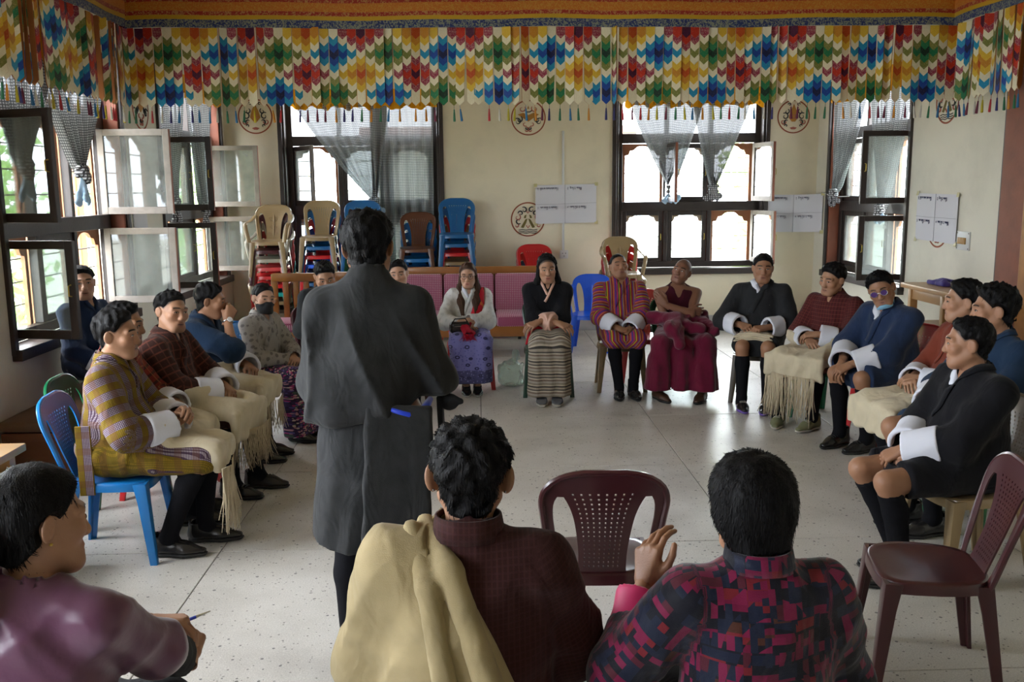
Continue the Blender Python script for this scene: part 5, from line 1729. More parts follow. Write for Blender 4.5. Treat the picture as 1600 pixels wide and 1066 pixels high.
stack(1.80, 11.6, -90, ['red', 'beige', 'red', 'red', 'beige'], 'behind the man in striped robe', {4: 'ornate', 1: 'ornate'}, pitch=0.10, arms=(4, 1))

# ------------------------------------------------------------------ sofa, wooden chairs, table, bench
WOOD = mat('orange_varnished_wood', (0.33, 0.13, 0.028), 0.4, bump=0.05, bscale=20, var=0.25, vscale=6, coat=0.2)
WOODD = mat('brown_varnished_wood', (0.20, 0.075, 0.022), 0.4, bump=0.05, bscale=20, var=0.25, vscale=6, coat=0.2)
def pinkpat(n, l, u, v, w_, vec):
    a = math_node(n, l, 'SINE', math_node(n, l, 'MULTIPLY', math_node(n, l, 'ADD', u, v), 150)); b = math_node(n, l, 'SINE', math_node(n, l, 'MULTIPLY', math_node(n, l, 'SUBTRACT', u, v), 150))
    p = math_node(n, l, 'MULTIPLY', a, b)
    return mixc(n, l, math_node(n, l, 'GREATER_THAN', p, 0.32), mixc(n, l, math_node(n, l, 'LESS_THAN', math_node(n, l, 'ABSOLUTE', p), 0.10), (0.36, 0.10, 0.18), (0.28, 0.06, 0.12)), (0.56, 0.36, 0.42))
def pinkmat(name, swap):
    def fn(n, l, u, v, w_, vec):
        return pinkpat(n, l, u, w_ if swap else v, w_, vec)
    return cloth(name, fn, use='Object', sheen=0.1)
PINK_V = pinkmat('pink_damask_upright', True); PINK_H = pinkmat('pink_damask_flat', False)
sofa = empty('sofa', 'long wooden sofa with patterned pink cushions in front of the chair stacks', 'sofa', (-0.1, 10.75, 0))
def sbox(nm, lo, hi, m, r, parent, **k):
    mb = MB(); mb.bbox(lo, hi, r); return mb.build(nm, m, parent, True, 40, **k)
SX0, SX1 = -0.95, 0.92
sbox('back_rail', (SX0, 0.30, 0.88), (SX1, 0.36, 0.975), WOOD, 0.012, sofa)
sbox('front_rail', (SX0, -0.36, 0.23), (SX1, -0.31, 0.355), WOOD, 0.012, sofa)
sbox('seat_board', (SX0, -0.31, 0.30), (SX1, 0.33, 0.335), WOODD, 0.008, sofa)
sbox('back_board', (SX0+0.03, 0.29, 0.36), (SX1-0.03, 0.32, 0.90), WOODD, 0.006, sofa)
for xx in (SX0, SX1-0.07):
    sbox('leg', (xx, -0.36, 0.0), (xx+0.07, -0.29, 0.36), WOOD, 0.01, sofa); sbox('leg', (xx, 0.29, 0.0), (xx+0.07, 0.36, 0.97), WOOD, 0.01, sofa)
sbox('leg', (0.0, -0.36, 0.0), (0.07, -0.29, 0.3), WOOD, 0.01, sofa); sbox('leg', (0.0, 0.29, 0.0), (0.07, 0.36, 0.9), WOOD, 0.01, sofa)
for k in range(3):
    a = SX0+0.03+k*(SX1-SX0-0.06)/3; b = a+(SX1-SX0-0.06)/3-0.012
    sbox('seat_cushion', (a, -0.37, 0.335), (b, 0.22, 0.475), PINK_H, 0.04, sofa)
    o = sbox('back_cushion', (a, 0.14, 0.46), (b, 0.27, 0.90), PINK_V, 0.035, sofa)
def wooden_chair(label, x, y, face):
    r = empty('wooden_armchair', label, 'armchair', (x, y, 0), math.radians(face-90))
    W2 = 0.24
    for sx in (-1, 1):
        sbox('leg', (sx*W2-0.03, 0.19, 0), (sx*W2+0.03, 0.25, 0.62), WOOD, 0.008, r)
        sbox('post', (sx*W2-0.035, -0.27, 0), (sx*W2+0.035, -0.22, 0.96), WOOD, 0.008, r)
        mb = MB(); mb.bbox((-0.035, -0.27, 0), (0.035, 0.30, 0.035), 0.01, Matrix.Translation((sx*W2, 0, 0.64)) @ Matrix.Rotation(-0.08, 4, 'X')); mb.build('armrest', WOOD, r)
    sbox('top_rail', (-W2-0.03, -0.275, 0.87), (W2+0.03, -0.215, 0.965), WOOD, 0.012, r)
    sbox('lower_rail', (-W2, -0.265, 0.40), (W2, -0.225, 0.45), WOOD, 0.006, r)
    for k in range(3):
        xx = -0.115+0.115*k
        sbox('slat', (xx-0.031, -0.262, 0.44), (xx+0.031, -0.23, 0.88), WOOD, 0.006, r)
    sbox('seat_frame', (-W2, -0.25, 0.30), (W2, 0.25, 0.36), WOOD, 0.008, r)
    sbox('seat_cushion', (-W2+0.03, -0.22, 0.36), (W2-0.03, 0.27, 0.47), PINK_H, 0.035, r)
    return r
wooden_chair('orange wooden armchair with slatted back and pink seat, beside the masked woman', -2.08, 10.35, -90)
wooden_chair('orange wooden armchair mostly hidden behind the standing man', -1.38, 10.45, -90)

PALE = mat('pale_varnished_wood', (0.42, 0.23, 0.085), 0.4, bump=0.05, bscale=22, var=0.22, vscale=6, coat=0.1)
tb = empty('side_table', 'pale wooden table with two stepped shelves against the right wall', 'table', (4.03, 8.35, 0))
sbox('tabletop', (0.0-0.02, -1.15, 0.93), (0.43, 0.32, 0.975), PALE, 0.006, tb)
sbox('apron', (0.042, -1.07, 0.83), (0.07, 0.25, 0.93), PALE, 0.004, tb)
sbox('shelf', (-0.06, -1.1, 0.58), (0.42, 0.27, 0.615), PALE, 0.005, tb); sbox('shelf', (-0.15, -1.1, 0.34), (0.42, 0.27, 0.375), PALE, 0.005, tb)
for yy in (0.20, -0.42, -1.08):
    sbox('leg', (0.03, yy, 0), (0.10, yy+0.06, 0.93), PALE, 0.006, tb); sbox('leg', (0.36, yy, 0), (0.42, yy+0.06, 0.93), PALE, 0.006, tb)
PURP = mat('purple_blue_cloth', (0.05, 0.03, 0.22), 0.7, bump=0.3, bscale=30, sheen=0.2)
f = Fld((-0.15, -0.2, -0.02), (0.15, 0.2, 0.09), 0.007)
f.add(rbox((0, 0, 0.02), (0.10, 0.15, 0.02), 0.015), 0); f.add(rc((-0.05, -0.1, 0.035), (0.03, 0.12, 0.035), 0.03, 0.02), 0.02); f.add(rc((0.04, -0.1, 0.03), (-0.03, 0.05, 0.042), 0.02, 0.02), 0.02)
f.disp(wav((1, 0.7, 0.2), 70, 0.005, d2=(0, 1, 0), f2=30)); f.cut(lambda x, y, z: -z+0*x+0*y)
vv, qq = f.mesh()
obj('folded_cloth', np_mesh('folded_cloth', [(vv, qq, 0)], [PURP]), None, None, 'crumpled purple-blue cloth lying on the pale wooden table', 'cloth', loc=(4.28, 8.35, 0.977))

BENW = mat('reddish_bench_wood', (0.17, 0.060, 0.026), 0.5, bump=0.05, var=0.2); CUSH = mat('brown_cushion', (0.16, 0.09, 0.05), 0.9, bump=0.2, sheen=0.1)
bn = empty('bench', 'low panelled wooden bench under the first side window', 'bench', (-2.95, 6.12, 0))
sbox('box', (-0.25, 0.012, 0.03), (0.17, 2.6, 0.31), BENW, 0.008, bn); sbox('end_frame', (-0.25, 0.0, 0.255), (0.17, 0.02, 0.31), BENW, 0.004, bn); sbox('end_frame', (-0.25, 0.0, 0.03), (0.17, 0.02, 0.075), BENW, 0.004, bn)
for xx in (-0.25, 0.115): sbox('end_frame', (xx, 0.0, 0.075), (xx+0.055, 0.02, 0.255), BENW, 0.004, bn)
sbox('foot', (-0.22, 0.05, 0.0), (0.14, 2.5, 0.03), DARKWOOD, 0.004, bn)
mb = MB(); mb.bbox((-0.265, -0.02, 0.318), (0.19, 2.6, 0.395), 0.03); mb.build('bench_cushion', CUSH, None, True, 40, label='thin brown cushion lying on the low wooden bench', cat='cushion', loc=(-2.95, 6.12, 0))
# corner of another table at the left edge
lt = empty('low_table', 'corner of a pale wooden table behind the woman in purple', 'table', (-2.62, 4.35, 0))
sbox('tabletop', (-0.5, -0.75, 0.60), (0.30, 0.32, 0.64), PALE, 0.006, lt)
for xx, yy in ((-0.46, -0.7), (0.2, -0.7), (-0.46, 0.22), (0.2, 0.22)): sbox('leg', (xx, yy, 0), (xx+0.06, yy+0.06, 0.6), PALE, 0.005, lt)

# ------------------------------------------------------------------ things on the walls
INK = mat('marker_ink', (0.03, 0.035, 0.09), 0.8); INKR = mat('sheet_fold', (0.25, 0.25, 0.28), 0.8)
PAPER = mat('white_paper', (0.66, 0.66, 0.70), 0.8, bump=0.05, bscale=8)
GLY = {  # strokes of head-line script letters in a unit box
 'a': [[(0, 0), (1, 0)], [(.2, 0), (.2, -.5), (.6, -.5)], [(.85, 0), (.85, -1)]], 'b': [[(0, 0), (1, 0)], [(.1, 0), (.5, -.5), (.9, -.1), (.9, -1)]],
 'c': [[(0, 0), (.9, 0)], [(.45, 0), (.1, -.5), (.6, -.5), (.6, -.9), (.1, -1)]], 'd': [[(0, 0), (.9, 0)], [(.8, 0), (.8, -1.7)], [(.1, -.1), (.1, -.5), (.8, -.5)]],
 'e': [[(0, 0), (1, 0)], [(.1, 0), (.1, -.6), (.5, -.3), (.5, 0)], [(.9, 0), (.9, -.8)]], 'f': [[(0, 0), (.8, 0)], [(.4, 0), (.4, -.4), (.1, -.9), (.6, -1.1), (.7, -.7)]],
 'g': [[(0, 0), (.8, 0)], [(.7, 0), (.7, -1.1), (.2, -1.8)], [(.1, 0), (.2, -.5), (.7, -.4)], [(.3, -1.2), (.8, -1.0)]], 'h': [[(0, .55), (.3, .2), (.8, .5)], [(0, 0), (.9, 0)], [(.2, 0), (.15, -.7), (.8, -.7), (.8, 0)]],
 'u': [[(0, 0), (1, 0)], [(.2, 0), (.2, -.6), (.8, -.6), (.8, 0)], [(.2, -.9), (.7, -.8), (.6, -1.3), (.1, -1.2)]], '.': [[(.3, -.02), (.45, -.06)]], '|': [[(.3, .1), (.3, -1.6)]],
 '1': [[(.1, -.1), (.5, 0), (.5, -.6), (.1, -.5)], [(.5, -.6), (.7, -1.3)]], '2': [[(.1, -.1), (.6, .0), (.7, -.4), (.3, -.8), (.8, -1.3)]], '3': [[(.1, 0), (.7, -.1), (.3, -.5), (.7, -.8), (.2, -1.3)]], '4': [[(.7, 0), (.1, -.6), (.5, -.9), (.8, -.5), (.4, -.2)]]}
LINES = [('1', 'ua.e.aeb.ae.ag|'), ('2', 'h.d.f.eag|'), ('3', 'be.adg.c.aeag|'), ('4', 'aed.gc.f.eag|')]
def poster(label, P, tape=True):
    """P(u, v): point on the sheet, u to the reader's right 0..1, v up 0..1; flat or folded"""
    r = empty('paper_poster', label, 'poster')
    N = 24; V = []; F = []
    Pv = lambda u, v: np.array(P(u, v), float)
    nrm = unit(np.cross(Pv(0.6, 0)-Pv(0.4, 0), Pv(0.5, 1)-Pv(0.5, 0)))
    w_ = np.linalg.norm(Pv(1, 0)-Pv(0, 0)); h_ = np.linalg.norm(Pv(0, 1)-Pv(0, 0))
    for i in range(N+1):
        for j in range(N+1):
            u, v = i/N, j/N
            V.append(Pv(u, v)+nrm*(0.006+0.004*math.sin(9*u+3*v)+0.004*math.sin(17*u)*max(0, 0.4-v)))
    F = [(i*(N+1)+j, (i+1)*(N+1)+j, (i+1)*(N+1)+j+1, i*(N+1)+j+1) for i in range(N) for j in range(N)]
    obj('sheet', np_mesh('sheet', [(np.array(V), np.array(F), 0)], [PAPER]), None, r)
    mb = MB()
    def stroke(pts, th):
        mb.tube([tuple(Pv(u, v)+nrm*0.0125) for u, v in pts], th, 4)
    mb.cur = 1
    stroke([(0.485, 0.0), (0.485, 1.0)], 0.0022); stroke([(0.0, 0.505), (0.35, 0.5), (0.65, 0.51), (1.0, 0.515)], 0.0020)
    mb.cur = 0
    for (num, txt), (u0, v0) in zip(LINES, ((0.03, 0.93), (0.52, 0.93), (0.03, 0.44), (0.52, 0.44))):
        s_ = 0.021; ch = 0.047
        u = u0
        for g in num+' '+txt:
            if g in GLY:
                for st in GLY[g]:
                    stroke([(u+a*s_*0.95, v0+b*ch) for a, b in st], 0.0021)
            u += s_*(1.15 if g not in '.|' else 0.55)
    mb.build('handwriting', [INK, INKR], r)
    if tape:
        for u, v in ((0.0, 1.0), (1.0, 1.0), (1.0, 0.0), (0.0, 0.0)):
            t = MB()
            p = Pv(u, v); ex = unit(Pv(1, 0)-Pv(0, 0))*0.022; ez = unit(Pv(0, 1)-Pv(0, 0))*0.022
            q = [p-ex-ez+nrm*0.013, p+ex-ez+nrm*0.013, p+ex+ez+nrm*0.004, p-ex+ez+nrm*0.004]
            t.add([tuple(k) for k in q]+[tuple(k-nrm*0.002) for k in q], [(0, 1, 2, 3), (7, 6, 5, 4), (0, 4, 5, 1), (1, 5, 6, 2), (2, 6, 7, 3), (3, 7, 4, 0)])
            t.build('tape', mat('yellowed_tape', (0.55, 0.50, 0.25), 0.4), r)
    return r
poster('white paper sheet with four handwritten headings taped on the conduit', lambda u, v: (0.755+0.80*u, YB-0.02, 1.425+0.50*v+0.012*u))
def _p2(u, v):
    if u < 0.47: return (3.80+0.80*u, YB-0.004, 1.285+0.49*v-0.01*u)
    k = (u-0.47)/0.53
    return (4.176+0.285*k, YB-0.004-0.31*k, 1.28+0.49*v+0.012*k)
poster('white paper sheet bent across the back right corner by the red jamb', _p2)
poster('white paper sheet taped on the right wall beside the switch board', lambda u, v: (XR-0.018, 9.36-0.80*u, 1.345-0.01*u+0.46*v))
mb = MB(); mb.bbox((1.105, YB-0.022, 1.06), (1.135, YB, 2.62), 0.003); mb.build('conduit', mat('white_pvc', (0.66, 0.66, 0.64), 0.4), label='thin white cable conduit running down the cream back wall', cat='conduit')
sk = empty('wall_socket', 'small white socket at the foot of the cable conduit', 'socket', (1.13, YB, 1.02))
sbox('plate', (-0.055, -0.03, -0.055), (0.055, 0, 0.055), mat('socket_white', (0.7, 0.69, 0.66), 0.4), 0.006, sk)
for dx, dz in ((-0.02, 0.015), (0.02, 0.015), (0, -0.02)):
    mb = MB(); mb.tube([(dx, -0.0305, dz), (dx, -0.0325, dz)], 0.006, 8); mb.build('pin_hole', EYE_D, sk)
sw = empty('switch_board', 'small framed switch board with brown rocker row on the right wall', 'switch', (XR, 8.445, 1.375))
sbox('plate', (-0.015, -0.115, -0.085), (0, 0.115, 0.085), mat('switch_steel', (0.62, 0.63, 0.62), 0.35), 0.004, sw)
for k in range(6): sbox('rocker', (-0.028, 0.055-0.023*k, -0.03), (-0.013, 0.075-0.023*k, 0.03), mat('amber_rocker', (0.40, 0.22, 0.06), 0.4), 0.003, sw)
for a in (-1, 1):
    for b in (-1, 1):
        mb = MB(); mb.tube([(-0.017, a*0.10, b*0.07), (-0.013, a*0.10, b*0.07)], 0.006, 8); mb.build('screw', IRON, sw)
# a white wire slung from the paper to the jamb
mb = MB(); mb.tube([(4.45, 11.98, 1.80), (4.46, 11.75, 1.765), (4.46, 11.5, 1.75), (4.55, 11.35, 1.755)], 0.006, 6); mb.build('wire', mat('wire_white', (0.7, 0.7, 0.68), 0.5), label='thin white wire slung across the red jamb of the right-wall window', cat='wire')

# painted roundels: red ring and symmetrical flourishes
RING = mat('roundel_red', (0.30, 0.075, 0.025), 0.7); RGOLD = mat('roundel_gold', (0.42, 0.20, 0.03), 0.7); RBLK = mat('roundel_black', (0.02, 0.025, 0.025), 0.7); RPINK = mat('roundel_rose', (0.45, 0.14, 0.10), 0.7); ROLIVE = mat('roundel_olive', (0.16, 0.13, 0.03), 0.7)
def roundel(label, M, cu, cz, r, kind):
    root = empty('roundel', label, 'roundel')
    def P(x, z, d=0.004): return tuple(M @ Vector((cu+x*r, -d, cz+z*r)))
    rg = MB(); N = 48
    V = []; F = []
    for k in range(N):
        a = 2*math.pi*k/N
        for rr_, d in ((1.0, 0.001), (1.0, 0.004), (0.925, 0.004), (0.925, 0.001)): V.append(P(rr_*math.cos(a), rr_*math.sin(a), d))
    for k in range(N):
        for e in range(4): F.append((k*4+e, k*4+(e+1) % 4, ((k+1) % N)*4+(e+1) % 4, ((k+1) % N)*4+e))
    rg.add(V, F); rg.build('ring', RING, root)
    mb = MB()
    def spiral(x0, z0, r0, a0, turns, th, m, flat=0.7):
        mb.cur = m
        for s_ in (-1, 1):
            pts = [P(s_*(x0+r0*(1-0.7*t)*math.cos(a0+turns*6.28*t)), z0+r0*(1-0.7*t)*math.sin(a0+turns*6.28*t)) for t in np.linspace(0, 1, 14)]
            mb.tube(pts, [th*r*(0.4+0.6*math.sin(math.pi*min(1, 0.15+t))) for t in np.linspace(0, 1, 14)], 5)
    def blob(pts, m, d=0.006):
        mb.cur = m; mb.add([P(x, z, d) for x, z in pts]+[P(x, z, 0.001) for x, z in pts], [list(range(len(pts)))]+[[i, (i+1) % len(pts), len(pts)+(i+1) % len(pts), len(pts)+i] for i in range(len(pts))])
    if kind == 0:
        blob([(-0.62, 0.18), (-0.3, 0.28), (0, 0.14), (0.3, 0.28), (0.62, 0.18), (0.3, -0.02), (0, -0.22), (-0.3, -0.02)], 1)
        spiral(0.36, 0.5, 0.2, 2.5, 0.9, 0.035, 2); spiral(0.62, -0.22, 0.22, 0.5, 1.0, 0.035, 0); spiral(0.52, -0.1, 0.2, 2.0, 0.8, 0.04, 0); spiral(0.2, -0.35, 0.14, 4, 0.7, 0.03, 2)
        blob([(-0.06, 0.5), (0.0, 0.68), (0.06, 0.5)], 1); spiral(0.13, -0.68, 0.16, 1.5, 0.8, 0.04, 2); spiral(0.1, -0.55, 0.14, 3.2, 0.6, 0.04, 0)
        mb.cur = 0; mb.tube([P(-0.2, 0.4), P(-0.08, 0.32), P(0.08, 0.32), P(0.2, 0.4)], 0.03*r, 5)
    elif kind == 1:
        blob([(-0.3, -0.06), (-0.2, 0.3), (-0.1, 0.52), (0, 0.76), (0.1, 0.52), (0.2, 0.3), (0.3, -0.06), (0.1, -0.3), (-0.1, -0.3)], 1)
        spiral(0.52, 0.02, 0.22, 1, 1.0, 0.04, 0); spiral(0.62, -0.3, 0.18, 3, 0.9, 0.04, 2); spiral(0.42, 0.3, 0.16, 2, 0.9, 0.035, 0); spiral(0.4, -0.3, 0.2, 5, 0.6, 0.045, 0); spiral(0.28, 0.72, 0.1, 0, 1, 0.03, 0)
        spiral(0.45, -0.55, 0.1, 0, 0.8, 0.03, 0); blob([(-0.22, -0.66), (0, -0.6), (0.22, -0.66), (0.1, -0.76), (-0.1, -0.76)], 2)
        mb.cur = 2; mb.tube([P(-0.2, -0.02), P(0, -0.1), P(0.2, -0.02)], 0.03*r, 5); mb.tube([P(-0.14, 0.12), P(0, 0.06), P(0.14, 0.12)], 0.025*r, 5)
    else:
        for s_ in (-1, 1):
            blob([(s_*0.02, 0.05), (s_*0.15, 0.0), (s_*0.42, -0.46), (s_*0.26, -0.5), (s_*0.1, -0.2)], 3)
            blob([(s_*0.08, 0.28), (s_*0.2, 0.22), (s_*0.24, 0.08), (s_*0.12, 0.06)], 3)
        spiral(0.22, 0.55, 0.18, 1, 0.9, 0.04, 0); spiral(0.42, 0.35, 0.16, 0, 0.9, 0.04, 0); spiral(0.6, 0.12, 0.2, 2, 0.9, 0.035, 2); spiral(0.55, -0.1, 0.18, 4, 0.8, 0.04, 0); spiral(0.66, -0.35, 0.14, 2, 0.8, 0.035, 2)
        mb.cur = 2; mb.tube([P(-0.12, 0.5), P(0, 0.36), P(0.12, 0.5)], 0.03*r, 5); mb.tube([P(-0.1, -0.35), P(0, -0.5), P(0.1, -0.35)], 0.03*r, 5)
        mb.cur = 0
        for zz in (-0.6, -0.7, -0.79): mb.tube([P(x, zz+0.02*math.sin(14*x)) for x in np.linspace(-0.55, 0.55, 16)], 0.022*r, 5)
    mb.build('flourish', [RBLK, RGOLD, RPINK, ROLIVE], root)
    return root
roundel('painted red-ringed roundel with gold centre above the conduit paper', MBk, 0.67, 2.79, 0.225, 0)
roundel('painted red-ringed roundel half covered by the taped paper', MBk, 0.655, 1.485, 0.225, 2)
roundel('painted red-ringed roundel with rose base near the back left corner', MBk, -2.83, 2.83, 0.22, 1)
roundel('painted red-ringed roundel with tall gold centre near the back right corner', MBk, 4.14, 2.78, 0.215, 1)
roundel('painted roundel on the pier between the two side windows', ML, 9.32, 2.70, 0.22, 0)
roundel('painted roundel high on the right wall behind the tassels', MRt, -8.92, 2.68, 0.22, 2)
roundel('painted roundel showing only its lower edge under the right-wall paper', MRt, -8.95, 1.50, 0.22, 0)
mb = MB(); mb.bbox((-0.05, -0.012, -0.30), (0.30, 0.0, -0.10), 0.002); pn = mb.build('paper_notice', PAPER, label='small printed white notice on the pier beside the open weathered casements', cat='notice')
pn.matrix_world = Matrix.Translation((XL+0.004, 8.95, 1.85)) @ Matrix.Rotation(math.radians(90), 4, 'Z')
# ------------------------------------------------------------------ cloths
def solid(c, var=0.12, sc=9):
    def fn(n, l, u, v, w_, vec):
        nz = n.new('ShaderNodeTexNoise'); nz.inputs['Scale'].default_value = sc; nz.inputs['Detail'].default_value = 4
        l.new(vec, nz.inputs['Vector'])
        return ramp(n, l, nz.outputs['Fac'], [(0.3, tuple(x*(1-var) for x in c)), (0.7, tuple(min(1, x*(1+var)) for x in c))], 'LINEAR')
    return fn
def plaid(base, l1, l2, p1, p2, w1=0.18, w2=0.18, f1=0.8, f2=0.7, fine=None):
    def fn(n, l, u, v, w_, vec):
        a = math_node(n, l, 'LESS_THAN', fract(n, l, u, p1), w1); b = math_node(n, l, 'LESS_THAN', fract(n, l, v, p2), w2)
        c = mixc(n, l, math_node(n, l, 'MULTIPLY', a, f1), base, l1)
        c = mixc(n, l, math_node(n, l, 'MULTIPLY', b, f2), c, l2)
        if fine:
            g = math_node(n, l, 'MULTIPLY', math_node(n, l, 'LESS_THAN', fract(n, l, u, fine[0]), 0.4), math_node(n, l, 'LESS_THAN', fract(n, l, v, fine[0]), 0.5))
            c = mixc(n, l, math_node(n, l, 'MULTIPLY', g, fine[2]), c, fine[1])
        return c
    return fn
def bands(stops, period, axis=0, interp='CONSTANT'):
    def fn(n, l, u, v, w_, vec):
        return ramp(n, l, fract(n, l, (u, v)[axis], period), stops, interp)
    return fn
def goldcheck(n, l, u, v, w_, vec):
    # ochre ground, broad violet-white shepherd's-check bands, darker cross bands
    bnd = math_node(n, l, 'LESS_THAN', fract(n, l, u, 0.075), 0.52); cr = math_node(n, l, 'LESS_THAN', fract(n, l, v, 0.085), 0.40)
    chk = math_node(n, l, 'GREATER_THAN', math_node(n, l, 'ADD', math_node(n, l, 'LESS_THAN', fract(n, l, u, 0.0075), 0.5), math_node(n, l, 'LESS_THAN', fract(n, l, v, 0.0075), 0.5)), 0.5)
    tri = math_node(n, l, 'GREATER_THAN', math_node(n, l, 'ADD', math_node(n, l, 'LESS_THAN', fract(n, l, u, 0.0075), 0.5), math_node(n, l, 'LESS_THAN', fract(n, l, v, 0.0075), 0.5)), 1.5)
    pale = mixc(n, l, tri, mixc(n, l, chk, (0.36, 0.32, 0.34), (0.10, 0.06, 0.10)), (0.03, 0.015, 0.03))
    gold = mixc(n, l, chk, (0.25, 0.155, 0.014), (0.13, 0.09, 0.010))
    c = mixc(n, l, bnd, gold, pale)
    return mixc(n, l, math_node(n, l, 'MULTIPLY', cr, 0.45), c, (0.12, 0.05, 0.02))
GOLDC = cloth('gold_check_cloth', goldcheck)
REDPL = cloth('red_plaid_cloth', plaid((0.20, 0.028, 0.022), (0.02, 0.02, 0.02), (0.30, 0.14, 0.06), 0.05, 0.045, 0.3, 0.16, fine=(0.006, (0.05, 0.02, 0.02), 0.5)))
BROWNPL = cloth('brown_plaid_cloth', plaid((0.040, 0.016, 0.012), (0.17, 0.048, 0.028), (0.12, 0.042, 0.028), 0.046, 0.052, 0.22, 0.16, 0.7, 0.7, fine=(0.009, (0.02, 0.01, 0.012), 0.6)))
NAVY = cloth('navy_cloth', solid((0.014, 0.031, 0.064)))
NAVY2 = cloth('deep_blue_cloth', solid((0.016, 0.030, 0.072)), sheen=0.15)
def _leafy(n, l, vec, c1, c2, sc, th=0.5):
    mp = n.new('ShaderNodeMapping'); mp.inputs['Scale'].default_value = (1.0, 0.55, 1.0); l.new(vec, mp.inputs[0])
    vo = n.new('ShaderNodeTexVoronoi'); vo.inputs['Scale'].default_value = sc; l.new(mp.outputs[0], vo.inputs['Vector'])
    nz = n.new('ShaderNodeTexNoise'); nz.inputs['Scale'].default_value = sc*5; l.new(vec, nz.inputs['Vector'])
    d = math_node(n, l, 'ADD', vo.outputs['Distance'], math_node(n, l, 'MULTIPLY', math_node(n, l, 'SUBTRACT', nz.outputs['Fac'], 0.5), 0.35))
    return mixc(n, l, math_node(n, l, 'LESS_THAN', d, th*0.75), c1, c2)
GREYPAT = cloth('grey_leaf_cloth', lambda n, l, u, v, w_, vec: _leafy(n, l, vec, (0.32, 0.30, 0.28), (0.17, 0.155, 0.15), 30, 0.5))
def floral(n, l, u, v, w_, vec):
    vo = n.new('ShaderNodeTexVoronoi'); vo.inputs['Scale'].default_value = 60; l.new(vec, vo.inputs['Vector'])
    sp = n.new('ShaderNodeSeparateColor'); l.new(vo.outputs['Color'], sp.inputs[0])
    c = ramp(n, l, sp.outputs[0], [(0, (0.05, 0.03, 0.09)), (0.35, (0.35, 0.04, 0.16)), (0.5, (0.10, 0.08, 0.25)), (0.65, (0.50, 0.25, 0.30)), (0.8, (0.06, 0.10, 0.08)), (0.9, (0.55, 0.45, 0.42))])
    return mixc(n, l, math_node(n, l, 'LESS_THAN', vo.outputs['Distance'], 0.62), (0.03, 0.02, 0.05), c)
FLORAL = cloth('floral_cloth', floral)
CREAM = cloth('cream_raw_silk', solid((0.56, 0.49, 0.35), 0.07), sheen=0.1)
CREAMD = cloth('cream_raw_silk_dull', solid((0.34, 0.27, 0.145), 0.14), sheen=0.1)
WHITE = mat('white_cuff_cotton', (0.66, 0.68, 0.76), 0.85, bump=0.1, bscale=60, sheen=0.1)
WHITE_REF[0] = WHITE
PEACH = mat('peach_silk', (0.60, 0.36, 0.27), 0.55, bump=0.08, bscale=40, sheen=0.2)
OFFW = cloth('off_white_brocade', lambda n, l, u, v, w_, vec: _leafy(n, l, vec, (0.60, 0.61, 0.60), (0.50, 0.51, 0.51), 26, 0.45), rough=0.6)
BLACKC = cloth('black_cloth', solid((0.008, 0.008, 0.010)))
CHARC = cloth('charcoal_cloth', solid((0.021, 0.022, 0.024)))
GREYC = cloth('dark_grey_cloth', solid((0.026, 0.027, 0.028), 0.16, 14), rough=0.85, sheen=0.08)
def purplekira(n, l, u, v, w_, vec):
    c = _leafy(n, l, vec, (0.19, 0.19, 0.46), (0.11, 0.11, 0.33), 34, 0.35)
    vo = n.new('ShaderNodeTexVoronoi'); vo.inputs['Scale'].default_value = 11; vo.inputs['Randomness'].default_value = 0.6; l.new(vec, vo.inputs['Vector'])
    ring = math_node(n, l, 'MULTIPLY', math_node(n, l, 'LESS_THAN', vo.outputs['Distance'], 0.27), math_node(n, l, 'GREATER_THAN', vo.outputs['Distance'], 0.13))
    c = mixc(n, l, ring, c, (0.035, 0.035, 0.10))
    z = w_
    b1 = math_node(n, l, 'LESS_THAN', z, 0.25); b2 = math_node(n, l, 'LESS_THAN', z, 0.115)
    c = mixc(n, l, math_node(n, l, 'MULTIPLY', b1, 0.75), c, _leafy(n, l, vec, (0.035, 0.035, 0.085), (0.20, 0.21, 0.40), 40, 0.4))
    return mixc(n, l, b2, c, (0.015, 0.015, 0.03))
PURPLEK = cloth('purple_patterned_cloth', purplekira, rough=0.6)
STRIPEK = cloth('striped_wool_cloth', bands([(0, (0.20, 0.17, 0.13)), (0.14, (0.40, 0.34, 0.26)), (0.24, (0.05, 0.045, 0.04)), (0.36, (0.30, 0.26, 0.20)), (0.5, (0.09, 0.08, 0.07)), (0.62, (0.42, 0.37, 0.29)), (0.72, (0.16, 0.12, 0.09)), (0.86, (0.30, 0.27, 0.23))], 0.105, 1))
RAINB = cloth('rainbow_striped_cloth', bands([(0, (0.22, 0.018, 0.03)), (0.13, (0.46, 0.30, 0.02)), (0.21, (0.05, 0.10, 0.03)), (0.28, (0.32, 0.03, 0.10)), (0.42, (0.05, 0.035, 0.22)), (0.52, (0.30, 0.04, 0.13)), (0.62, (0.42, 0.14, 0.02)), (0.70, (0.17, 0.012, 0.03)), (0.82, (0.30, 0.16, 0.05)), (0.90, (0.10, 0.05, 0.20))], 0.105, 0))
MAROONC = cloth('maroon_monk_cloth', solid((0.115, 0.006, 0.026), 0.12), sheen=0.3)
MAROOND = cloth('dark_maroon_vest', solid((0.050, 0.006, 0.014), 0.12))
MAROONG = cloth('maroon_check_cloth', plaid((0.085, 0.018, 0.018), (0.045, 0.012, 0.012), (0.16, 0.05, 0.035), 0.022, 0.030, 0.3, 0.12))
RUST = cloth('rust_cloth', solid((0.17, 0.038, 0.022)))
PURPSAT = mat('plum_satin', (0.105, 0.036, 0.075), 0.36, bump=0.15, bscale=24, sheen=0.3, var=0.15)
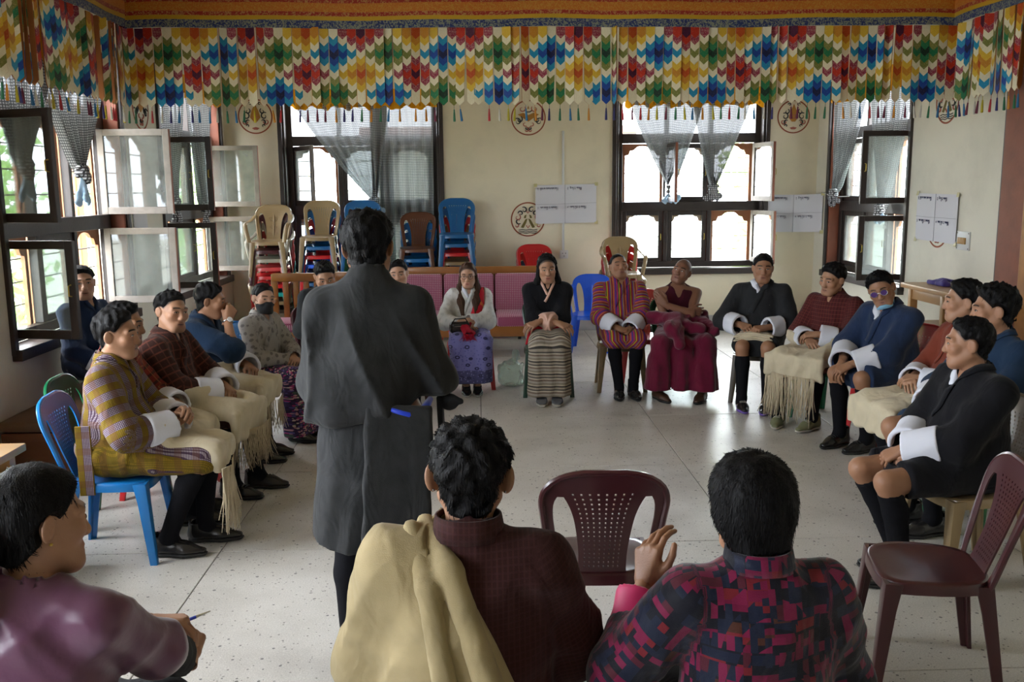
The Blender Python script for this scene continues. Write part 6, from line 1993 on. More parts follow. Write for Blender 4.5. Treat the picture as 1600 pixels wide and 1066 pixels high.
DKBROWN = cloth('dark_brown_check_cloth', plaid((0.036, 0.013, 0.012), (0.06, 0.02, 0.018), (0.05, 0.018, 0.02), 0.012, 0.014, 0.35, 0.3, 0.6, 0.6))
def patchy(n, l, u, v, w_, vec):
    def cells(sx, sy, off, stops):
        mp = n.new('ShaderNodeMapping'); mp.inputs['Scale'].default_value = (sx, sy, sx); mp.inputs['Location'].default_value = off; l.new(vec, mp.inputs[0])
        fl = n.new('ShaderNodeVectorMath'); fl.operation = 'FLOOR'; l.new(mp.outputs[0], fl.inputs[0])
        wn = n.new('ShaderNodeTexWhiteNoise'); l.new(fl.outputs[0], wn.inputs['Vector'])
        return wn.outputs['Value'], ramp(n, l, wn.outputs['Value'], stops)
    v1, c1 = cells(19, 44, (0, 0, 0), [(0, (0.006, 0.006, 0.012)), (0.45, (0.13, 0.006, 0.035)), (0.62, (0.008, 0.012, 0.030)), (0.80, (0.15, 0.012, 0.018)), (0.92, (0.06, 0.02, 0.012))])
    v2, c2 = cells(62, 30, (0.4, 0.3, 0.1), [(0, (0.005, 0.005, 0.010)), (0.5, (0.010, 0.014, 0.032)), (0.75, (0.16, 0.008, 0.045)), (0.9, (0.07, 0.010, 0.02))])
    return mixc(n, l, math_node(n, l, 'GREATER_THAN', v2, 0.52), c1, c2)
PATCH = cloth('red_black_patterned_silk', patchy, rough=0.55, sheen=0.2)
SOCK = mat('black_sock', (0.009, 0.009, 0.011), 0.95, bump=0.3, bscale=300, spec=0.08)
SHOEB = mat('black_leather', (0.016, 0.015, 0.015), 0.25, bump=0.06, bscale=30)
SHOEBR = mat('brown_leather', (0.055, 0.026, 0.015), 0.35, bump=0.06, bscale=30)
SHOEK = mat('khaki_canvas', (0.16, 0.17, 0.09), 0.8, bump=0.2, bscale=90, var=0.3)
SHOEG = mat('grey_canvas', (0.10, 0.105, 0.115), 0.9, bump=0.2, bscale=90)
SOLEW = mat('pale_rubber', (0.45, 0.43, 0.38), 0.7); SOLEB = mat('black_rubber', (0.012, 0.012, 0.012), 0.6); SOLEP = mat('violet_rubber', (0.20, 0.12, 0.48), 0.6)
LACE = mat('lace_pale', (0.4, 0.4, 0.34), 0.8); LACEK = mat('lace_black', (0.02, 0.02, 0.02), 0.8)
HAIR = hair_mat(); HAIRBR = hair_mat('dark_brown_hair', (0.045, 0.022, 0.013))
MASKB = mat('black_mask', (0.012, 0.012, 0.014), 0.85); MASKBL = mat('pale_blue_mask', (0.22, 0.45, 0.62), 0.8)
STEEL = mat('steel', (0.6, 0.6, 0.6), 0.25, metal=1.0); WFACE = mat('watch_face', (0.7, 0.7, 0.68), 0.3)
FRAMEB = mat('spectacle_black', (0.015, 0.013, 0.014), 0.3); LENSP = mat('purple_lens', (0.08, 0.035, 0.16), 0.08)
REDSILK = cloth('red_figured_silk', lambda n, l, u, v, w_, vec: _leafy(n, l, vec, (0.42, 0.010, 0.022), (0.50, 0.14, 0.03), 20, 0.33), rough=0.6)
REDW = cloth('red_wool', solid((0.38, 0.010, 0.030)))
GOLD = mat('gold_metal', (0.6, 0.42, 0.1), 0.3, metal=1.0)
FRINGE = mat('cream_thread', (0.50, 0.42, 0.29), 0.9)
PINKS = mat('hot_pink_silk', (0.55, 0.012, 0.115), 0.6, sheen=0.3)
TAN = (0.37, 0.195, 0.115); TAN2 = (0.32, 0.16, 0.09); FAIR = (0.47, 0.265, 0.175); DEEP = (0.215, 0.098, 0.058)

def loop_tube(pts, r, n=5, closed=True):
    mb = MB(); mb.tube(pts+([pts[0]] if closed else []), r, n); return mb
def glasses(p, lens=None, name='glasses', r=0.0215, frame_m=FRAMEB):
    mb = MB(); lm = MB()
    for s in (-1, 1):
        c = np.array((s*0.032, 0.0, 0.002)); ring = []
        for k in range(16):
            a = 2*math.pi*k/16
            q = c+np.array((r*1.12*math.cos(a), 0.097-0.10*abs(s*0.032+r*math.cos(a)*s*s if False else (c[0]+r*math.cos(a)))**1.3*1.2, r*math.sin(a)*0.95))
            ring.append(tuple(p.W(p.H(q[None])[0])))
        mb.tube(ring+[ring[0]], 0.0019, 5, cap=False)
        mb.tube([tuple(p.W(p.H(np.array([[s*0.057, 0.084, 0.006]]))[0])), tuple(p.W(p.H(np.array([[s*0.078, 0.045, 0.010]]))[0])), tuple(p.W(p.H(np.array([[s*0.083, -0.01, 0.012]]))[0]))], 0.0019, 5)
        if lens is not None:
            lm.add(ring, [list(range(16))]); 
    mb.tube([tuple(p.W(p.H(np.array([[x, 0.1005, 0.006]]))[0])) for x in (-0.010, 0.0, 0.010)], 0.0019, 5)
    o = mb.build(name, frame_m, p.root)
    if lens is not None:
        lm.build('lens', lens, o)
    return o
def mask(p, m, low=False):
    f = Fld(p.head_f.lo, p.head_f.lo+p.head_f.h*(np.array(p.head_f.n)-1), p.head_f.h); f.V = p.head_f.V-0.006
    f.add(rc((0, 0.088, -0.03), (0, 0.078, -0.085), 0.022, 0.02), 0.03)
    zt = -0.012 if not low else -0.082
    f.cut(lambda x, y, z: (z-zt)+1.2*np.maximum(np.abs(x)-0.02, 0)*0.5+0*y); f.cut(lambda x, y, z: -(z+0.112)-0.0*x+0*y); f.cut(lambda x, y, z: (0.012-y)+0*x+0*z)
    v, q = f.mesh(); p.child('face_mask', [(p.H(v), q, 0)], [m])
    mb = MB()
    for s in (-1, 1):
        for zz in ((-0.025, -0.085) if not low else (-0.09, -0.10)):
            mb.tube([tuple(p.W(p.H(np.array([q_]))[0])) for q_ in ((s*0.060, 0.035, zz), (s*0.073, 0.01, -0.01 if zz > -0.08 else -0.04), (s*0.080, -0.022, 0.008 if zz > -0.08 else -0.02))], 0.0016, 4)
    mb.build('ear_loop', m, p.root)
def watch(p, sd, face=WFACE, r=0.031):
    d = unit(p.wr[sd]-p.el[sd]); c = p.wr[sd]-d*0.02; n_ = unit(p.pn[sd]-d*np.dot(p.pn[sd], d)); s_ = np.cross(d, n_)
    mb = MB(); ring = [tuple(p.W(c+r*(0.85*n_*math.cos(a)+1.0*s_*math.sin(a)))) for a in np.linspace(0, 2*math.pi, 15)[:-1]]
    mb.tube(ring+[ring[0]], 0.007, 6, cap=False); o = mb.build('watch', STEEL, p.root, True)
    m2 = MB(); q = c+n_*r*0.9
    m2.tube([tuple(p.W(q)), tuple(p.W(q+n_*0.009))], 0.018, 14); m2.build('watch_face', face, o)
def lapcloth(p, m, x0=-0.3, x1=0.3, y0=0.10, hem_y=0.10, drop=0.16, off=0.012, name='shawl', seed=4, amp=0.003, slope=0.0, src=None):
    """ceremonial scarf lying across the lap, hanging over the knees"""
    hz = p.hz; k = (p.kn[1]+p.kn[-1])/2; d = unit(V3(k[0], k[1], 0)); R = V3(d[1], -d[0], 0); src = src or p.f
    f = Fld(src.lo, src.lo+src.h*(np.array(src.n)-1), src.h); f.V = src.V-off
    ang = math.atan2(-d[0], d[1]); Rm = rot_xyz(0, 0, ang)
    f.cut(lambda x, y, z: (hz-0.045-z)+0.0*(x+y), 0.03)
    for t, sh in ((x0, 0), (x1, 1)):
        pass
    zc = hz-drop; top = k[2]+0.045
    g = Fld(f.lo, f.lo+f.h*(np.array(f.n)-1), f.h)
    g.add(rbox(k+d*(0.068)+R*(x0+x1)/2+V3(0, 0, (zc+top)/2-k[2]), (0.46*(x1-x0), 0.022, (top-zc)/2+0.0), 0.02, Rm), 0)
    g.disp(lambda x, y, z: 0.008*np.sin((x*R[0]+y*R[1])*48+1.5*np.sin(z*14))*np.clip((top-z)/0.08, 0, 1))
    hh = np.maximum(0.06-np.abs(f.V-g.V), 0)/0.06
    f.V = (np.minimum(f.V, g.V)-hh*hh*0.06*0.25).astype(np.float32)
    f.cut(plane(d*y0, -d), 0.004); f.cut(plane(k+d*(hem_y+0.02), d), 0.01)
    f.cut(plane(R*x1, R), 0.012); f.cut(plane(R*x0, -R), 0.012)
    f.cut(lambda x, y, z: (zc-z)+slope*(x*R[0]+y*R[1])+0.006*np.sin((x*R[0]+y*R[1])*40), 0.003); f.cut(lambda x, y, z: (z-(hz+0.17))+0*x+0*y)
    p.folds(f, amp*1.6, seed)
    v, q = f.mesh(); p.fl = f
    return p.child(name, [(v, q, 0)], [m], pat=v)
def sit_chair(p, x, y, face, col, label, kind='perforated', back=0.02, sc=1.0, group=None, yaw=0, arms=False):
    a = math.radians(face)
    return chair(label, x+math.cos(a)*back, y+math.sin(a)*back, face+yaw, col, kind, arms, sc=sc, group=group)
CG = 'chairs around the circle'

# ================================================================== standing man
p = Person('standing man seen from behind in a dark grey knee-length robe, hands before him', -0.42, 3.52, 84, sc=1.095, stand=True, head=(4, -6, -2), lean=2,
           hR=(0.07, 0.25, 1.06), hL=(-0.07, 0.25, 1.04), eR=(0.75, -0.7, -0.5), eL=(-0.6, -0.55, -0.8), skin=TAN2, shw=0.160, res=0.9)
p.body(); p.hair('thick', vol=1.0, seed=3, strands=1500, line=0.07)
hz = p.hz
f = Fld((-0.48, -0.42, 0.40), (0.48, 0.48, 1.56), 0.011)
T = p.T
f.add(el(T((0, -0.005, hz+0.26)), (0.172, 0.130, 0.22)), 0)
for sd in (1, -1):
    f.add(rc(T((sd*0.03, -0.025, hz+0.43)), T((sd*0.14, -0.02, hz+0.385)), 0.062, 0.058), 0.05)
    f.add(rc(p.sh[sd], p.el[sd], 0.066, 0.082), 0.05)
    f.add(rc(p.el[sd], p.wr[sd]*0.75+p.el[sd]*0.25, 0.080, 0.070), 0.04)
f.add(rc(T((0, -0.02, hz+0.41)), T((0, -0.016, hz+0.49)), 0.084, 0.070), 0.03)
f.add(el((-0.015, -0.01, hz+0.12), (0.205, 0.175, 0.17)), 0.06)
f.add(el((-0.03, -0.04, hz+0.02), (0.195, 0.155, 0.085)), 0.05)
# hanging folds of the pouch
def _dr(x, y, z):
    s_ = np.abs(np.sin(17*x+5.5*(hz+0.45-z)*np.tanh(6*(x+0.03))*-0.6+1.5*np.sin(5*z+2*x)+0.7))**0.65
    return 0.036*(s_-0.6)*np.clip((hz+0.42-z)/0.15, 0.15, 1)+0.006*np.sin(33*x+20*z+2*np.sin(9*z))*np.clip((hz+0.2-z)/0.2, 0, 1)
f.disp(_dr)
f.cut(lambda x, y, z: (hz+0.0+0.26*x-z)+0*y, 0.03)
p.neck_open(f, 1.0)
g = Fld((-0.42, -0.40, 0.40), (0.42, 0.40, 1.12), 0.011)
g.add(rc((-0.01, 0, hz+0.10), (-0.035, 0, 0.46), 0.160, 0.225, ((0, 1, 0), 1.25)), 0)
def _pl(x, y, z):
    t = np.clip((hz+0.02-z)/0.45, 0, 1)
    return 0.030*t*(np.abs(np.sin(11*x+5*y+0.8*np.sin(4*z)+0.9))**0.7-0.5)+0.008*np.sin(46*x-12*z)*t
g.disp(_pl)
g.add(rbox((0.115, -0.175, 0.72), (0.115, 0.022, 0.30), 0.012, rot_xyz(-0.10, 0.05, 0.18)), 0.012)
g.disp(wav((0.5, 0.2, 1), 34, 0.003, d2=(1, 0, 0.3), f2=14, ph=2))
g.cut(lambda x, y, z: (0.505+0.05*x-0.35*np.maximum(-x-0.16, 0)*-1*0.3+0.012*np.sin(22*x)-z)+0*y, 0.004)
g.sub(rc((0, 0, 0.3), (0, 0, 0.52), 0.19, 0.15, ((0, 1, 0), 1.2)), 0.004)
v1, q1 = f.mesh(); v2, q2 = g.mesh()
p.child('robe', [(v1, q1, 0)], [GREYC], pat=v1[:, [0, 2, 1]]); p.child('robe_skirt', [(v2, q2, 0)], [GREYC], pat=v2[:, [0, 2, 1]])
p.f = f
# belt peeping out on one side, with a hanging black strap
mb = MB(); mb.tube([tuple(p.W(q)) for q in (V3(0.10, -0.165, hz+0.055), V3(0.155, -0.15, hz+0.035), V3(0.20, -0.10, hz+0.04), V3(0.21, -0.02, hz+0.06))], [0.008, 0.016, 0.018, 0.012], 8); mb.build('belt', mat('royal_blue_belt', (0.01, 0.05, 0.62), 0.5, sheen=0.3), p.root, True)
mb = MB(); mb.bbox(tuple(p.W(V3(0.255, 0.02, 0.66))), tuple(p.W(V3(0.275, 0.062, 1.0))), 0.004, Matrix.Rotation(-0.03, 4, 'Y')); mb.build('strap', CHARC, p.root)
f = Fld((0.2, -0.03, 0.9), (0.34, 0.12, 1.08), 0.007); f.add(el((0.268, 0.04, 0.985), (0.035, 0.03, 0.03)), 0).add(rc((0.26, 0.04, 1.0), (0.31, 0.03, 0.99), 0.016, 0.012), 0.01); v, q = f.mesh(); p.child('strap_knot', [(v, q, 0)], [CHARC])
p.cuffs(WHITE, 0.72, 1.0, 0.058); p.socks(SOCK, 0.05); p.shoes(SHOEB, SOLEB)

# ================================================================== left row
def shawl_fringe(p, side_pts, n, L, seed=0):
    p.fringe(side_pts, n, L, FRINGE, seed=seed)
# man in gold check
x, y, fa = -1.94, 4.80, 4
p = Person('man in yellow checked robe on the blue chair, cream scarf over his knees', x, y, fa, sc=1.06, head=(-5, 2, 3), lean=5, hR=(0.055, 0.30, 0.655), hL=(-0.045, 0.31, 0.665), fR=(-0.45, 0.65, 0.55), fL=(0.45, 0.65, 0.5), nR=(0.8, 0.1, 0.6), nL=(-0.8, 0.1, 0.6), knees=((0.10, 0.46, 0.50), (-0.10, 0.46, 0.50)), ankles=((0.10, 0.26, 0.09), (-0.08, 0.40, 0.09)), toes=(-10, 0), skin=TAN, res=0.85)
p.body(gaze=-0.3, stubble=0.2, brow=1.1); p.hair('short', seed=1, strands=700); p.robe(GOLDC, hem=0.07, seed=2, amp=0.005, vol=1.02, slr=0.078); p.lapel(GOLDC, cross=1)
p.cuffs(WHITE, 0.42, 1.0, 0.072); p.socks(SOCK); p.shoes(SHOEB, SOLEB)
lapcloth(p, CREAM, -0.24, 0.17, 0.20, 0.115, 0.10, slope=0.0)
p.fringe([(0.02, 0.58, 0.47), (0.13, 0.60, 0.465), (0.18, 0.56, 0.46)], 110, 0.33, FRINGE, seed=1, r=0.0028, sway=0.015)
mb = MB(); mb.bbox(tuple(p.W(V3(0.195, -0.10, 0.36))), tuple(p.W(V3(0.207, -0.03, 0.70))), 0.003); me = mb.build('belt_tail', GOLDC, p.root)
a_ = me.data.attributes.new('pat', 'FLOAT_VECTOR', 'POINT')
for i, v_ in enumerate(me.data.vertices): a_.data[i].vector = (v_.co.y, v_.co.z, 0)
sit_chair(p, x, y, fa, 'blue', 'bright blue plastic chair under the man in yellow checked robe', group=CG)
# man in red plaid behind him
x, y, fa = -2.11, 5.26, 2
p = Person('man in red plaid robe almost hidden behind the man in yellow checks', x, y, fa, sc=1.05, head=(2, 2, 0), lean=8, hR=(0.05, 0.33, 0.64), hL=(-0.04, 0.34, 0.65), skin=TAN2)
p.body(stubble=0.2); p.hair('short', seed=4); p.robe(REDPL, seed=5); p.lapel(REDPL); p.cuffs(WHITE, 0.45, 1.0, 0.068); p.socks(SOCK); p.shoes(SHOEB, SOLEB)
lapcloth(p, CREAM, -0.22, 0.24, 0.20, 0.10, 0.14)
sit_chair(p, x, y, fa, 'green', 'green plastic chair under the man in red plaid', group=CG)
# man in brown plaid
x, y, fa = -2.00, 5.80, -8
p = Person('man in dark brown plaid robe, clasped hands on a fringed cream scarf', x, y, fa, sc=1.05, head=(-26, 4, -3), lean=7, hR=(0.03, 0.36, 0.63), hL=(-0.07, 0.36, 0.64), skin=TAN, knees=((0.11, 0.46, 0.51), (-0.11, 0.47, 0.51)), ankles=((0.09, 0.44, 0.09), (-0.10, 0.52, 0.09)), toes=(-8, 4), shw=0.178, res=0.9)
p.body(gaze=0.4, stubble=0.22, wide=1.02); p.hair('short', seed=6, strands=600, vol=0.95); p.robe(BROWNPL, seed=7, amp=0.006, vol=1.05, slr=0.082); p.lapel(BROWNPL, w_=0.045); p.cuffs(WHITE, 0.40, 1.0, 0.074); p.socks(SOCK); p.shoes(SHOEB, SOLEB, lace=LACEK)
lapcloth(p, CREAM, -0.26, 0.26, 0.16, 0.11, 0.16)
p.fringe([(0.20, 0.50, 0.42), (0.0, 0.60, 0.42), (-0.18, 0.58, 0.42)], 120, 0.24, FRINGE, seed=2)
sit_chair(p, x, y, fa, 'red', 'red plastic chair under the man in brown plaid', group=CG)
# man in navy, hand at his chin
x, y, fa = -2.00, 6.52, -4
p = Person('man in navy robe resting his chin on a watch-wearing hand', x, y, fa, sc=1.04, head=(13, -2, 0), lean=9, hR=(0.02, 0.235, 0.97), hL=(-0.05, 0.34, 0.64), eR=(0.8, 0.5, -1), fR=(-0.45, 0.25, 0.85), nR=(0.75, 0.65, 0.1), pR='curled', skin=TAN2, res=0.95)
p.body(stubble=0.35); p.hair('crew', seed=8, strands=400, vol=1.1); p.robe(NAVY, seed=9, sleeve=0.06, slr=0.082, vol=1.04); p.lapel(NAVY); p.cuffs(WHITE, 0.45, 1.0, 0.068, sides=(-1,)); p.socks(SOCK); p.shoes(SHOEB, SOLEB); watch(p, 1)
lapcloth(p, CREAM, -0.26, 0.26, 0.16, 0.10, 0.13)
p.fringe([(0.22, 0.46, 0.43), (0.0, 0.55, 0.42), (-0.2, 0.52, 0.42)], 80, 0.22, FRINGE, seed=3)
sit_chair(p, x, y, fa, 'navyblue', 'dark blue plastic chair under the man in navy with the watch', group=CG)
# masked woman
x, y, fa = -1.72, 7.22, -28
p = Person('woman in grey patterned jacket and floral skirt wearing a black face mask', x, y, fa, sc=0.97, head=(-22, 0, -4), lean=4, hR=(0.02, 0.30, 0.63), hL=(-0.05, 0.30, 0.64), skin=FAIR, shw=0.158, res=1.0)
p.body(female=True, gaze=0.3); p.hair('tied', seed=2); p.jacket(GREYPAT, seed=3, sleeve=0.95, slr=0.066, amp=0.005); p.lapel(GREYPAT, w_=0.04); p.skirt(FLORAL, hem=0.05); p.shoes(SHOEB, SOLEB); mask(p, MASKB)
sit_chair(p, x, y, fa, 'blue', 'blue plastic chair under the masked woman', group=CG)
# man by the window
p = Person('man in navy robe sitting on the window bench, turned to the camera', -2.98, 7.05, -20, sc=1.04, seat=0.51, head=(-42, 2, 4), lean=2, skin=FAIR, pR='relaxed', pL='relaxed', hR=(0.12, 0.28, 0.60), hL=(-0.12, 0.28, 0.60))
p.body(gaze=0.2, brow=1.1); p.hair('short', seed=11, vol=1.0); p.robe(NAVY2, seed=12); p.lapel(NAVY2); p.cuffs(WHITE, 0.5, 1.0, 0.066); p.socks(SOCK); p.shoes(SHOEB, SOLEB)
# two half-hidden people beyond the standing man
x, y, fa = -1.38, 8.25, -62
p = Person('black-haired person bowing the head behind the standing man', x, y, fa, sc=1.06, head=(-10, -20, 6), lean=6, skin=TAN)
p.body(); p.hair('short', seed=13, vol=1.1); p.robe(CHARC, seed=14); p.cuffs(WHITE); p.socks(SOCK); p.shoes(SHOEB, SOLEB)
sit_chair(p, x, y, fa, 'maroon', 'dark red plastic chair hidden behind the standing man', group=CG)
x, y, fa = -0.72, 8.42, -84
p = Person('man in beige jacket peeping out beyond the standing man', x, y, fa, sc=1.03, head=(-6, 0, 4), lean=3, skin=FAIR)
p.body(); p.hair('short', seed=15); p.robe(cloth('beige_cloth', solid((0.42, 0.36, 0.24))), seed=16); p.lapel(BLACKC); p.cuffs(WHITE); p.socks(SOCK); p.shoes(SHOEB, SOLEB)
sit_chair(p, x, y, fa, 'maroon', 'dark red plastic chair under the man in beige jacket', group=CG)

# ================================================================== far row
x, y, fa = -0.10, 8.88, -88
p = Person('woman with glasses and long brown hair, white jacket, purple skirt, red sash', x, y, fa, sc=0.97, head=(-6, -2, 2), lean=2, hR=(0.07, 0.27, 0.66), hL=(0.02, 0.29, 0.70), nR=(0.2, 0.4, 0.9), nL=(-0.1, 0.5, 0.9), fR=(-0.9, 0.25, -0.1), fL=(0.9, 0.35, -0.2), pR='relaxed', pL='relaxed', skin=FAIR, shw=0.160, knees=((0.12, 0.42, 0.51), (-0.12, 0.42, 0.51)), ankles=((0.05, 0.40, 0.09), (-0.06, 0.40, 0.09)), res=0.95)
p.body(female=True); p.hair('long', m=HAIRBR, seed=3, strands=500); p.jacket(OFFW, seed=6, sleeve=0.88, slr=0.078, amp=0.005); p.lapel(OFFW, w_=0.03, depth=0.26, m2=WHITE); p.skirt(PURPLEK, hem=0.12, flare=0.125, pleat=0.005); p.shoes(SHOEB, SOLEW, lace=LACEK, high=0.08); glasses(p)
f = p.f
a_ = f.project(np.array([T_ for T_ in [p.T(V3(-0.10, 0.02, p.hz+0.47)), p.T(V3(-0.105, 0.09, p.hz+0.42)), p.T(V3(-0.09, 0.14, p.hz+0.33)), p.T(V3(-0.06, 0.15, p.hz+0.24)), p.T(V3(-0.02, 0.16, p.hz+0.16))]]), 0.012)
V_, F_ = strip(a_+V3(0.05, 0, 0.0), a_-V3(0.05, 0, 0.0), np.tile(V3(0, 1, 0), (5, 1)), 0.010); p.child('sash', [(V_, F_, 0)], [REDSILK], pat=V_[:, [0, 2, 1]])
f = Fld((-0.1, 0.1, 0.42), (0.2, 0.5, 0.75), 0.008); f.add(rc((-0.01, 0.21, 0.69), (0.06, 0.33, 0.645), 0.045, 0.05, ((0, 0, 1), 1.6)), 0).add(rc((0.06, 0.33, 0.645), (0.015, 0.46, 0.60), 0.045, 0.06, ((0, 0.3, 1), 1.9)), 0.03); f.disp(wav((1, 0.3, 0), 130, 0.004)); v, q = f.mesh(); p.child('sash_end', [(v, q, 0)], [REDW], pat=v)
p.fringe([(-0.03, 0.50, 0.60), (0.07, 0.50, 0.60)], 40, 0.07, REDW, seed=5)
sit_chair(p, x, y, fa, 'red', 'red plastic chair under the woman in purple skirt', group=CG)
hb = empty('handbag', 'small black handbag on the lap of the woman in purple skirt', 'bag', (-0.19, 8.56, 0.62), 0.3)
f = Fld((-0.13, -0.08, -0.08), (0.13, 0.08, 0.09), 0.006); f.add(rbox((0, 0, 0), (0.095, 0.045, 0.055), 0.035), 0); f.disp(wav((1, 0.2, 0.5), 60, 0.002)); v, q = f.mesh(); obj('body', np_mesh('bag', [(v, q, 0)], [SHOEB]), None, hb)
mb = MB(); mb.tube([(-0.08, -0.02, 0.04), (-0.05, -0.03, 0.085), (0.05, -0.03, 0.085), (0.08, -0.02, 0.04)], 0.006, 6); mb.build('strap', SHOEB, hb, True)
mb = MB(); mb.tube([(-0.06, -0.047, 0.015), (0.06, -0.047, 0.015)], 0.003, 5); mb.build('zip', STEEL, hb)

x, y, fa = 0.63, 8.52, -92
p = Person('woman with shoulder-length black hair, black jacket and striped skirt, wrists crossed', x, y, fa, sc=1.055, head=(3, -6, 3), lean=2, hR=(-0.075, 0.31, 0.665), hL=(0.085, 0.30, 0.675), fR=(-0.8, 0.5, -0.3), fL=(0.8, 0.5, -0.3), pR='relaxed', pL='relaxed', skin=TAN, shw=0.158, knees=((0.085, 0.42, 0.51), (-0.085, 0.42, 0.51)), ankles=((0.07, 0.43, 0.09), (-0.06, 0.43, 0.09)), res=0.95)
p.body(female=True, eyes='open'); p.hair('shoulder', seed=5, strands=400); p.jacket(BLACKC, seed=8, sleeve=0.42, slr=0.074); p.lapel(PEACH, w_=0.022, depth=0.15, wide=0.3); p.cuffs(PEACH, 0.36, 0.86, 0.078); p.skirt(STRIPEK, hem=0.07, flare=0.095, pleat=0.008); p.shoes(SHOEG, SOLEW, high=0.07)
mb = MB(); pp = p.fs.project(np.array([(-0.19, 0.10, 0.60), (-0.12, 0.24, 0.63), (0.0, 0.27, 0.64), (0.12, 0.26, 0.64), (0.19, 0.34, 0.60), (0.22, 0.40, 0.50)]), 0.012); mb.tube([tuple(p.W(q)) for q in pp], [0.012, 0.016, 0.018, 0.016, 0.014, 0.010], 7); mb.build('sash', REDSILK, p.root, True)
sit_chair(p, x, y, fa, 'darkgreen', 'dark green plastic chair under the woman in striped skirt', group=CG)

x, y, fa = 1.33, 8.68, -92
p = Person('man in rainbow-striped robe, eyes closed, head tipped back', x, y, fa, sc=1.04, head=(8, 12, 5), lean=-3, hR=(0.06, 0.32, 0.60), hL=(-0.05, 0.32, 0.59), knees=((0.105, 0.42, 0.51), (-0.105, 0.42, 0.51)), ankles=((0.05, 0.42, 0.09), (-0.075, 0.42, 0.09)), toes=(-6, 8), skin=TAN2, shw=0.175, res=0.9)
p.body(eyes='closed', mouth=0.003, bald=0.55, stubble=0.15); p.hair('crop', vol=0.5, seed=17, line=0.085, tuft=0.001); p.robe(RAINB, hem=0.085, seed=18, vol=1.03, slr=0.08); p.lapel(RAINB, w_=0.045); p.cuffs(WHITE, 0.40, 0.98, 0.074); p.socks(SOCK, 0.02); p.shoes(SHOEB, SOLEB, high=0.16)
watch(p, -1, SHOEB)
sit_chair(p, x, y, fa, 'beige', 'brown-beige plastic chair under the man in rainbow-striped robe', group=CG)

x, y, fa = 1.84, 8.50, -95
p = Person('monk in maroon robes with bare crossed arms, looking sideways', x, y, fa, sc=1.01, head=(-24, 10, -16), lean=-2, hR=(-0.10, 0.19, 0.765), hL=(0.13, 0.20, 0.83), eR=(1, 0.1, -0.8), eL=(-1, 0.25, -0.7), fR=(-0.95, -0.3, -0.05), fL=(0.75, -0.1, 0.65), nR=(-0.2, 1, 0.1), nL=(0.2, 1, 0.0), pR='relaxed', pL='relaxed', skin=DEEP, shw=0.178, knees=((0.19, 0.40, 0.51), (-0.20, 0.40, 0.51)), ankles=((0.20, 0.40, 0.09), (-0.17, 0.44, 0.09)), toes=(22, -22), res=0.9)
p.body(bald=0.45, gaze=0.6)
hz = p.hz
f = Fld((-0.30, -0.26, hz-0.06), (0.30, 0.30, hz+0.54), 0.010)
p.torso_prims(f, 0.95, 0.2, 0.0, 0.05, sleeves=(), collar=False, shr=0.05)
f.add(rc(p.T((0, -0.02, hz+0.40)), p.T((0, -0.03, hz+0.45)), 0.075, 0.07), 0.03)
for sd in (1, -1): f.sub(rc(p.sh[sd]+V3(sd*0.03, 0.03, 0.02), p.el[sd], 0.058, 0.06), 0.01)
f.sub(rc(p.T((0, 0.0, hz+0.40)), p.T((0, 0.02, hz+0.56)), 0.058, 0.075), 0.006); f.sub(rc(p.T((0, 0.09, hz+0.50)), p.T((0, 0.13, hz+0.33)), 0.06, 0.02), 0.01)
p.folds(f, 0.004, 3); v, q = f.mesh(); p.f = f; p.child('vest', [(v, q, 0)], [MAROOND], pat=v[:, [0, 2, 1]])
p.skirt(MAROONC, name='robe', hem=0.10, flare=0.125, pleat=0.008, top=0.16, amp=0.006)
f = Fld((-0.36, -0.22, 0.40), (0.36, 0.62, 0.86), 0.010)
for a, b, r1, r2 in (((-0.22, 0.05, 0.70), (0.02, 0.24, 0.68), 0.06, 0.075), ((0.02, 0.24, 0.68), (0.24, 0.08, 0.70), 0.075, 0.06), ((0.05, 0.27, 0.68), (0.10, 0.42, 0.63), 0.065, 0.075), ((0.06, 0.40, 0.64), (0.04, 0.52, 0.52), 0.06, 0.045), ((-0.20, 0.16, 0.66), (-0.28, 0.36, 0.60), 0.06, 0.05), ((0.0, 0.3, 0.66), (-0.16, 0.36, 0.63), 0.06, 0.05)):
    f.add(rc(a, b, r1, r2), 0.03)
f.disp(wav((0.7, 0.4, 0.8), 75, 0.007, d2=(1, -1, 0), f2=18)); f.disp(wav((1, 0.2, -0.4), 48, 0.005, d2=(0, 1, 1), f2=13, ph=2)); v, q = f.mesh(); p.child('shawl', [(v, q, 0)], [MAROONC], pat=v)
p.shoes(SHOEBR, SOLEB, high=0.09)
sit_chair(p, x, y, fa, 'green', 'green plastic chair under the monk in maroon', group=CG)
chair('coral red plastic chair standing just behind the monk', 1.62, 9.05, -95, 'coral', group=CG)

x, y, fa = 2.50, 8.10, -112
p = Person('young man in black robe with bare knees, folded cream scarf on his lap', x, y, fa, sc=1.06, head=(10, 0, -2), lean=1, hR=(0.13, 0.26, 0.665), hL=(-0.07, 0.30, 0.655), fR=(-0.6, 0.75, -0.1), fL=(0.75, 0.6, -0.05), pR='curled', pL='curled', skin=TAN2, shw=0.178, knees=((0.10, 0.42, 0.51), (-0.10, 0.42, 0.51)), ankles=((0.09, 0.44, 0.09), (-0.11, 0.45, 0.09)), toes=(14, -4), res=0.9)
p.body(brow=1.1); p.hair('crew', seed=20, vol=1.3, tuft=0.002, strands=300); p.robe(CHARC, hem=-0.035, seed=21, vol=1.03, slr=0.08); p.lapel(CHARC, w_=0.05, m2=WHITE); p.cuffs(WHITE, 0.42, 0.95, 0.072); p.socks(SOCK, 0.17); p.shoes(SHOEB, SOLEP, lace=SOLEW)
